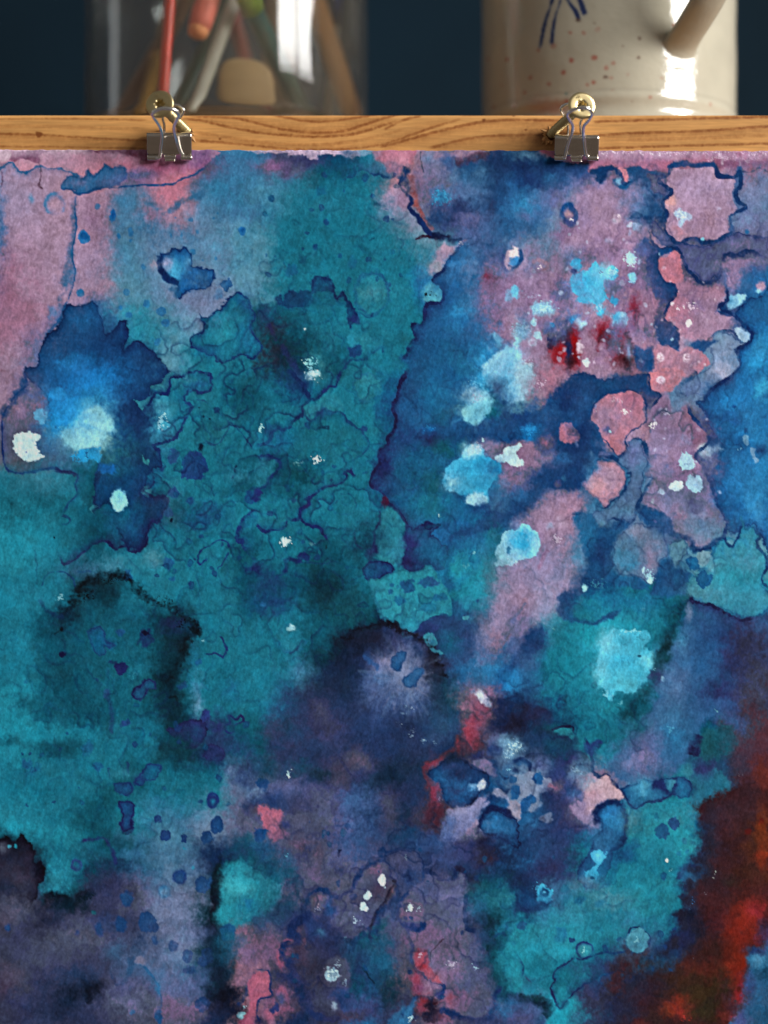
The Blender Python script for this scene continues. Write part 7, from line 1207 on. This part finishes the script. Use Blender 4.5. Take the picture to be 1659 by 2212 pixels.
# torn holes with lifted fibres
def hole(c, r):
    v = [c]; n = 22; f = []
    for k in range(n):
        a = 2 * math.pi * k / n; q = r * random.uniform(.75, 1.25)
        v.append(c + Vector((q * 1.35 * math.cos(a), 0, q * math.sin(a))))
    for k in range(n): f.append((0, 1 + k, 1 + (k + 1) % n))
    ob = link('screw_hole', mesh('screw_hole', v, f), M_HOLE, bat, smooth=False)
hole(at(404, 284, .0066), .0020); hole(at(1189, 291, .0066), .0022)
def splinter(dx, dy, ang, ln, wd, lift):
    b = at(dx, dy, .0068); d = Vector((math.cos(ang), -lift, math.sin(ang))).normalized(); s = Vector((-math.sin(ang), 0, math.cos(ang)))
    pts = [b, b + d * ln * .5 + Vector((0, -.0003, 0)), b + d * ln + Vector((0, random.uniform(-.0006, .0006), 0))]
    v = []; f = []
    for i, p in enumerate(pts):
        w_ = wd * (1, .8, .15)[i]
        for a, c in ((-1, 0), (0, -.5), (1, 0), (0, .5)): v.append(p + s * w_ * a + Vector((0, c * wd * .8, 0)))
    for i in range(2):
        for k in range(4): f.append((i * 4 + k, i * 4 + (k + 1) % 4, i * 4 + 4 + (k + 1) % 4, i * 4 + 4 + k))
    f += [(3, 2, 1, 0), (8, 9, 10, 11)]
    link('splinter', mesh('splinter', v, f), M_CHIP, bat, smooth=False)
for a in ((1183,288,2.75,.0036,.0010,.45),(1182,296,3.75,.0034,.0012,.55),(1185,301,4.25,.0038,.0010,.7),(1179,292,3.2,.0022,.0008,.9),(1187,281,2.0,.0020,.0008,.6),(1178,303,3.9,.0026,.0007,.3),(1190,304,4.6,.0020,.0009,.5),
          (410,289,-.35,.0026,.0009,.5),(409,281,.4,.0020,.0007,.5),(412,295,-.9,.0036,.0011,.3)):
    splinter(*a)

# ----------------------------------------------------------------------------------------------
# binder clips
# ----------------------------------------------------------------------------------------------
def clip(x0, x1, ytop, ybot, tilt, fpts, bpts, label, group):
    """x0..x1, ytop..ybot: the sheet-metal jaw; fpts/bpts: the two wire handles (drawing x, y, depth)"""
    wd = (x1 - x0); ht = ybot - ytop
    t = empty('binder_clip', at((x0 + x1) / 2, ybot, -.002), label, 'binder clip', group)
    th = .00042
    # cross-section (depth y, fraction of height from top): spine on top, jaws meeting on the paper
    def sect(s, side):   # s 0..1 down the jaw
        return (-.0050 * (1 - s) - .0009) if side < 0 else (.0050 * (1 - s) + .0013)
    def rowpts(y, dyf):
        yy = ytop + ht * dyf
        return [at(x0 + (x1 - x0) * u + tilt * (1 - dyf), yy + tilt * 0.25 * (u - .5), y) for u in np.linspace(0, 1, 25)]
    rows = []
    for s in np.linspace(.80, .07, 9): rows.append(rowpts(sect(s, 1), s))
    for a in np.linspace(0, math.pi, 9)[1:-1]:                                  # bent corners of the spine
        r = .0009; yy = (.0050 - r) * math.cos(a) * 1.0; rows.append(rowpts(yy + (.0012 if a < 1.57 else -.0008) * abs(math.cos(a)), .07 - .075 * math.sin(a) ** .35))
    for s in np.linspace(.07, .80, 9): rows.append(rowpts(sect(s, -1) - .0003, s))
    outer = np.array([[tuple(p) for p in r] for r in rows])
    body = link('jaw', grid_mesh('jaw', outer), M_STEEL, t)
    md = body.modifiers.new('sheet', 'SOLIDIFY'); md.thickness = th; md.offset = 0
    # rolled lips: two hinge barrels and the tongue between them, front and back
    for side in (-1, 1):
        yb = -.0019 if side < 0 else .0024
        for u0, u1, kind in ((0.0, .27, 'barrel'), (.36, .66, 'tongue'), (.75, 1.0, 'barrel')):
            Pn = []
            us = np.linspace(u0, u1, 9)
            prof = []
            if kind == 'barrel':
                for a in np.linspace(-.5 * math.pi, 1.15 * math.pi, 13):
                    prof.append((yb + side * (-.0010 + .0010 * 1.0) - side * 0 + .00105 * -math.cos(a) * (1 if side < 0 else -1), ybot - 6.5 + 5.6 * math.sin(a)))
                prof = [(sect(.78, side) + (-.0003 if side < 0 else 0), ytop + ht * .78)] + [(y, d) for y, d in prof]
            else:
                prof = [(sect(.78, side) - .0003, ytop + ht * .78), (sect(.9, side) - .0005 if side < 0 else sect(.9, side), ytop + ht * .9), (yb * .82, ytop + ht * .97), (yb * 1.1, ytop + ht * 1.0), (yb * 1.35, ytop + ht * 1.015)]
            for y, d in prof:
                line = []
                for u in us:
                    e = 0
                    if kind == 'tongue': e = .035 * ((d - (ytop + ht * .78)) / (ht * .22)) * (1 if u < (u0 + u1) / 2 else -1) * abs((u - (u0 + u1) / 2) / ((u1 - u0) / 2))
                    line.append(tuple(at(x0 + (x1 - x0) * (u + e), d + tilt * .25 * (u - .5), y)))
                Pn.append(line)
            lip = link('lip', grid_mesh('lip', np.array(Pn)), M_STEEL, body)
            md = lip.modifiers.new('sheet', 'SOLIDIFY'); md.thickness = th; md.offset = 0
    for pts, nm in ((fpts, 'handle'), (bpts, 'handle')):
        tube(nm, spline([at(*p) for p in pts], 9), 3.55 * K, M_WIRE, t, seg=12)
    return t
CG = 'binder clips holding the painting'
def L1(px, py, y): return (274 + px / 8.88, 174.4 + py / 8.88, y)
def R1(px, py, y): return (1158.3 + px / 8.88, 174.4 + py / 8.88, y)
clip(318, 414.5, 287, 347, -1.0,
     [L1(560,1475,-.0026), L1(625,1470,-.0032), L1(650,1300,-.0052), L1(675,1080,-.0090), L1(650,920,-.0125), L1(585,800,-.0160), L1(505,690,-.0195), L1(490,625,-.0222), L1(570,565,-.0240), L1(690,530,-.0248), L1(850,540,-.0245), L1(960,590,-.0232), L1(995,660,-.0215), L1(945,770,-.0185), L1(905,880,-.0150), L1(915,1010,-.0110), L1(960,1180,-.0068), L1(1035,1380,-.0034), L1(1085,1410,-.0028)],
     [L1(640,1475,.0040), L1(690,1380,.0066), L1(715,1000,.0066), L1(720,850,.0040), L1(690,720,.0005), L1(720,560,-.0040), L1(800,470,-.0062), L1(930,462,-.0075), L1(1040,510,-.0080), L1(1085,590,-.0076), L1(1030,690,-.0056), L1(965,800,-.0025), L1(965,980,.0050), L1(985,1200,.0066), L1(1010,1475,.0040)],
     'nickel binder clip on the left, its wire loops over the left screw', CG)
clip(1197.5, 1292.5, 292, 348, 1.5,
     [R1(500,1470,-.0026), R1(548,1460,-.0032), R1(590,1290,-.0056), R1(650,1100,-.0088), R1(695,960,-.0115), R1(700,850,-.0142), R1(640,750,-.0172), R1(600,680,-.0198), R1(615,610,-.0222), R1(720,550,-.0240), R1(860,515,-.0248), R1(980,525,-.0246), R1(1055,590,-.0232), R1(1065,660,-.0215), R1(1000,770,-.0180), R1(920,860,-.0148), R1(905,980,-.0112), R1(915,1150,-.0074), R1(955,1420,-.0034), R1(1000,1455,-.0026)],
     [R1(560,1480,.0040), R1(590,1250,.0066), R1(605,1050,.0066), R1(610,900,.0045), R1(590,760,.0010), R1(510,640,-.0030), R1(470,560,-.0052), R1(510,490,-.0066), R1(600,450,-.0072), R1(760,450,-.0072), R1(900,520,-.0060), R1(930,620,-.0036), R1(850,790,.0010), R1(850,900,.0040), R1(870,1050,.0066), R1(890,1250,.0066), R1(900,1480,.0040)],
     'nickel binder clip on the right, its wire loops over the right screw', CG)

# ----------------------------------------------------------------------------------------------
# glass jar of brushes
# ----------------------------------------------------------------------------------------------
SH = TOP - .0008
JY = .108; JS = (DIST + JY) / DIST; JR = 304 * K * JS; JX = (490 - 829.5) * K * JS
jar = empty('glass_jar', (JX, JY, SH), 'large clear glass jar full of brushes standing left on the shelf', 'jar')
w_ = .0028
prof = [(.0005, .0006), (JR * .80, .0004), (JR * .93, .0010), (JR * .985, .0045), (JR, .011), (JR, .05), (JR * 1.0, .10), (JR * .998, .150), (JR * .96, .165), (JR * .93, .170),
        (JR * .93 - w_, .169), (JR * .96 - w_, .163), (JR - w_, .149), (JR - w_, .10), (JR - w_, .05), (JR - w_ * 1.2, .016), (JR * .93, .0095), (JR * .80, .0070), (.0005, .0078)]
lathe('jar_wall', [(r, h) for r, h in prof], M_GLASS, jar, (JX, JY, SH + .0001), seg=128)
fl = SH + .0085
BG = 'tools standing in the glass jar'
def stick(name, a, b, r0, r1, m_, label, cat, tip=None, bulge=0, flat=None):
    """a: lower end (dx, dy, y), b: a point further up; runs on above the frame"""
    A = at(*a); B = at(*b); d = (B - A)
    k = (A.z - fl) / d.z if a[1] > 235 else 0
    A2 = A - d * k * (1 if k > 0 else 0)
    E = A + d * (1.0 + .055 / d.length)
    n = 16; pts = []; rad = []
    for i in range(n + 1):
        t = i / n; t = t * t * (3 - 2 * t) if False else t
        pts.append(A2.lerp(E, t)); rad.append((r0 + (r1 - r0) * t + bulge * math.sin(math.pi * t)))
    hs = [.25, .62, .86, 1.0]
    pre = [A2 + (pts[1] - A2).normalized() * r0 * q for q in (0, .25, .6, 1.1)]
    pts = pre + pts[1:]; rad = [r0 * .25, r0 * .7, r0 * .93, r0] + rad[1:]
    t = empty(name, A2, label, cat, BG)
    tube('handle', pts, rad, m_, t, seg=20, flat=flat, up=(0, 1, 0))
    return t
mm = .001
stick('paintbrush', (352,240,.062), (369,-10,.070), 2.5*mm, 2.7*mm, handle_paint('vermilion_lacquer', (206,44,12)), 'thin orange-red brush handle standing upright behind the left screw', 'paintbrush')
stick('paintbrush', (268,240,.118), (404,0,.112), 3.6*mm, 4.6*mm, handle_paint('dark_walnut', (104,70,48), .5), 'brown wooden handle leaning right, leftmost in the jar', 'paintbrush')
stick('paintbrush', (314,240,.085), (352,90,.124), 3.6*mm, 4.0*mm, handle_paint('ochre_lacquer', (150,108,44)), 'dull ochre handle between the brown handle and the orange-red one', 'paintbrush')
stick('paintbrush', (384,240,.080), (503,-6,.118), 3.8*mm, 5.0*mm, handle_paint('bottle_green', (40,66,56)), 'dark green handle leaning right beside the pale grey one', 'paintbrush')
stick('paintbrush', (420,241,.066), (506,4,.094), 3.0*mm, 3.6*mm, handle_paint('pale_grey_paint', (176,168,152)), 'pale grey handle leaning right in the middle of the jar', 'paintbrush')
stick('paintbrush', (650,242,.122), (536,0,.078), 4.2*mm, 5.2*mm, handle_paint('deep_sea_green', (44,84,78)), 'sea green handle leaning left with a lime green upper end', 'paintbrush')
stick('paintbrush', (756,240,.112), (680,0,.132), 5.4*mm, 5.6*mm, handle_paint('light_beech', (176,122,72), .5), 'thick tan wooden handle leaning left at the right side of the jar', 'paintbrush')
stick('paintbrush', (556,240,.150), (500,20,.140), 3.4*mm, 3.8*mm, handle_paint('dark_red_lacquer', (136,44,40)), 'dark red handle behind the tan paddle', 'paintbrush')
stick('paintbrush', (600,240,.160), (610,-10,.150), 9*mm, 9*mm, handle_paint('brown_beech', (150,122,92), .55), 'broad brown wooden handle at the back of the jar', 'paintbrush')
stick('paintbrush', (716,240,.160), (731,0,.128), 1.9*mm, 2.0*mm, handle_paint('chalk_white', (196,192,188)), 'thin white handle with a blue upper end near the right side of the jar', 'paintbrush')
# painted upper ends of two handles
def sleeve(parent_label, a, b, r, m_, nm='painted_end'):
    par = [o for o in bpy.data.objects if o.get('label') == parent_label][0]
    tube(nm, [at(*a), at(*b)], r, m_, par, seg=20)
sleeve('sea green handle leaning left with a lime green upper end', (547.0,24,.0824), (520,-34,.0718), 5.5*mm, handle_paint('lime_green', (124,146,52)))
sleeve('thin white handle with a blue upper end near the right side of the jar', (727.6,55,.1353), (733,-30,.124), 2.3*mm, handle_paint('ultramarine', (40,74,140)))
# a fat salmon crayon wedged between the handles
A = at(428, 70, .072); B = at(458, -26, .080)
t = empty('wax_crayon', A, 'fat salmon pink crayon wedged tip down between the handles in the jar', 'crayon', BG)
d = (B - A).normalized()
tube('stick', [A + d * q for q in (.0012, .006, .012, .03, .05)], [.0052, .0056, .0056, .0056, .0056], mat('salmon_wax', lin((220,104,84)), rough=.6, noise=(220, .14, (1,1,1))), t, seg=20)
tube('tip', [A + d * q for q in (-.0034, -.003, -.0018, .0011)], [.0008, .0028, .0044, .0051], mat('orange_wax', lin((224,140,86)), rough=.6, noise=(220, .12, (1,1,1))), t, seg=20)
# rounded wooden paddle
c0 = at(531, 196, .090); n = 40; v = []; f = []
for yy, sc in ((-.0042, .86), (-.0030, .96), (0, 1.0), (.0030, .96), (.0042, .86)):
    for k in range(n):
        a = 2 * math.pi * k / n; ca, sa = math.cos(a), math.sin(a)
        ex = .0136 * math.copysign(abs(ca) ** .75, ca); ez = .0145 * math.copysign(abs(sa) ** .72, sa)
        if sa < 0: ex *= 1.05
        v.append(c0 + Vector((ex * sc, yy, ez * sc - .0016 * ca * sc)))
for i in range(4):
    for k in range(n): f.append((i * n + k, i * n + (k + 1) % n, (i + 1) * n + (k + 1) % n, (i + 1) * n + k))
f.append(tuple(range(n - 1, -1, -1))); f.append(tuple(range(4 * n, 5 * n)))
o = link('wooden_paddle', mesh('wooden_paddle', v, f), mat('bare_birch', lin((172,136,88)), rough=.6, noise=(40, .12, (1,1,4))))
tag(o, 'short rounded tan wooden paddle low in the jar behind its front wall', 'paddle', BG)

# ----------------------------------------------------------------------------------------------
# mug
# ----------------------------------------------------------------------------------------------
MY = .098; MS = (DIST + MY) / DIST; MR = 273 * K * MS; MXc = (1313.5 - 829.5) * K * MS
mug = empty('ceramic_mug', (MXc, MY, SH), 'cream glazed mug with red speckles and blue painted strokes standing right on the shelf', 'mug')
SCV = 1.0 / (K * (DIST + MY - MR * .8) / DIST)          # drawing units per metre on the front of the mug
NU = 620; zz = np.concatenate([np.linspace(0, .074, 170), np.linspace(.078, .128, 14)])
phi = np.linspace(-math.pi, math.pi, NU, endpoint=False)
MW = 273
ZB = SH
def dy_of(z):   # drawing row of a height on the mug's front
    s = (DIST + MY - MR * .85) / DIST
    return 1106 - ((ZB + z - HOR) / s + HOR) / K
mxs = phi * MW + 1313.5; mys = dy_of(zz)[::-1]
mc = Canvas(mxs, mys); mc.LW, mc.LC = 1.2, 1.0
mc.rgb[:] = np.array((205, 198, 177), np.float32)
mc.rgb *= (1 + .03 * mc.CL + .02 * mc.CX)[..., None]
def arc(dx): return 1313.5 + MW * math.asin(max(-.98, min(.98, (dx - 1313.5) / MW)))
mc.ox = mc.oy = 0; mc.q = 1.0
BL = (38, 62, 120)
for pts, wd in (([(1174,-40),(1171,0),(1158,44),(1148,100)], 6.5), ([(1192,-40),(1188,0),(1175,46),(1170,97)], 6.0), ([(1190,-36),(1198,0),(1216,30),(1223,50)], 6.5), ([(1212,-40),(1222,0),(1231,26),(1236,40)], 7.5)):
    mc.l([(arc(x), y) for x, y in pts], wd, BL, .95, 1.2, soft=1.6); mc.l([(arc(x), y) for x, y in pts], wd * .5, (24, 40, 92), .7, 1.2, soft=1.4)
for x, y, r, cc, a in ((1085.5,107,5,0,.9),(1209,135,5.5,0,.95),(1253,133.5,5.5,0,.95),(1193,160,5,0,.95),(1129,160,4.5,0,.8),(1165,180,4.5,0,.85),(1276,176,4,1,.9),(1222,50,4.5,1,.8),(1233,80,4.5,0,.5),(1260,74,6,0,.4),(1207,76,3.5,0,.5),(1254,60,3,1,.5),(1344,94,3.5,1,.9),(1342,135,3.5,1,.8),(1402,135,4,0,.6),(1393,105,3.5,0,.5),(1277,157,4.5,0,.5),(1292,147,3.5,0,.5),(1287,178,3.5,0,.4),(1252,186,4.5,0,.5),(1199,224,4.5,0,.8),(1198,206,4,2,.7),(1365,220,4,0,.6),(1499,218,4,0,.6),(1417,61,5,0,.6),(1174,100,6,0,.4),(1145,104,4,0,.5),(1060,200,4,0,.6),(1100,214,5,0,.5),(1240,190,4,0,.4),(1320,172,4,0,.3),(1390,176,3,0,.3),(1290,204,3,0,.4),(1118,190,4,0,.5),(1075,160,3,0,.5),(1330,230,3,1,.5),(1436,150,3,0,.5),(1050,85,5,0,.5),(1462,96,3,0,.5),(1310,112,2.5,1,.5)):
    mc.o(arc(x), y, r, r, ((176, 74, 58), (104, 74, 62), (84, 130, 126))[cc], a * .7, 2.2, 1.5)
mc.g(arc(1170), 234, 40, 16, (188, 120, 98), .5, 3); mc.g(arc(1150), 214, 26, 14, (190, 140, 116), .4, 3)
mc.rgb *= (1 - .06 * np.exp(-((mc.Y - 203) / 4.0) ** 2))[..., None]      # faint darker line along the turned ridge
def rad_of(z):
    r = MR * (1 + .012 * np.exp(-((z - .004) / .004) ** 2) - .010 * np.exp(-((z - .0105) / .0035) ** 2) + .006 * np.exp(-((z - .0155) / .0022) ** 2) + .002 * np.sin(z * 190))
    return np.where(z < .0012, r - (.0012 - z) * .8, r)
R_ = rad_of(zz)
Pm = np.zeros((len(zz), NU, 3)); wob = .00025 * np.sin(3 * phi + 1) + .0002 * np.sin(5 * phi)
for i, z in enumerate(zz):
    Pm[i, :, 0] = MXc + (R_[i] + wob) * np.sin(phi); Pm[i, :, 1] = MY - (R_[i] + wob) * np.cos(phi); Pm[i, :, 2] = ZB + z
def ringrow(r, z): return np.stack([MXc + r * np.sin(phi), MY - r * np.cos(phi), np.full(NU, ZB + z)], -1)[None]
PmA = np.concatenate([ringrow(.001, .0008), ringrow(MR * .9, .0006), Pm, ringrow(MR - .0014, .1302), ringrow(MR - .0034, .129), ringrow(MR - .004, .05), ringrow(MR - .006, .007), ringrow(.001, .006)])
cr = mc.rgb[::-1]; pl = np.tile(np.array((205, 198, 177), np.float32), (1, NU, 1))
crA = np.concatenate([pl, pl, cr] + [pl] * 5)
body = link('body', grid_mesh('body', PmA[::-1], lin(np.clip(crA[::-1], 0, 255)) * .74, closed_u=True), M_GLAZE, mug)
ph = math.radians(25.5); ro = Vector((math.sin(ph), -math.cos(ph), 0)); C = Vector((MXc, MY, 0)); z0 = at(0, 92, MY - MR * .9).z
hp = spline([C + ro * (MR + a) + Vector((0, 0, z0 + b)) for a, b in ((-.010, -.011), (-.0025, -.0025), (.0055, .0030), (.0135, .0085), (.0220, .0150), (.0295, .0230), (.0340, .034), (.0345, .047), (.030, .059), (.019, .068), (.004, .071), (-.006, .071))], 8)
n = len(hp); side = Vector((ro.y, -ro.x, 0))
rad = [.0070 + .0042 * math.exp(-(i / 8.0) ** 2) + .0030 * math.exp(-((n - 1 - i) / 7.0) ** 2) for i in range(n)]
hd = tube('handle', hp, rad, M_GLAZE, mug, seg=24, flat=(1.22, .62), up=tuple(side))
paint_points(hd.data, np.tile(lin((205, 198, 177)) * .74, (len(hd.data.vertices), 1)))
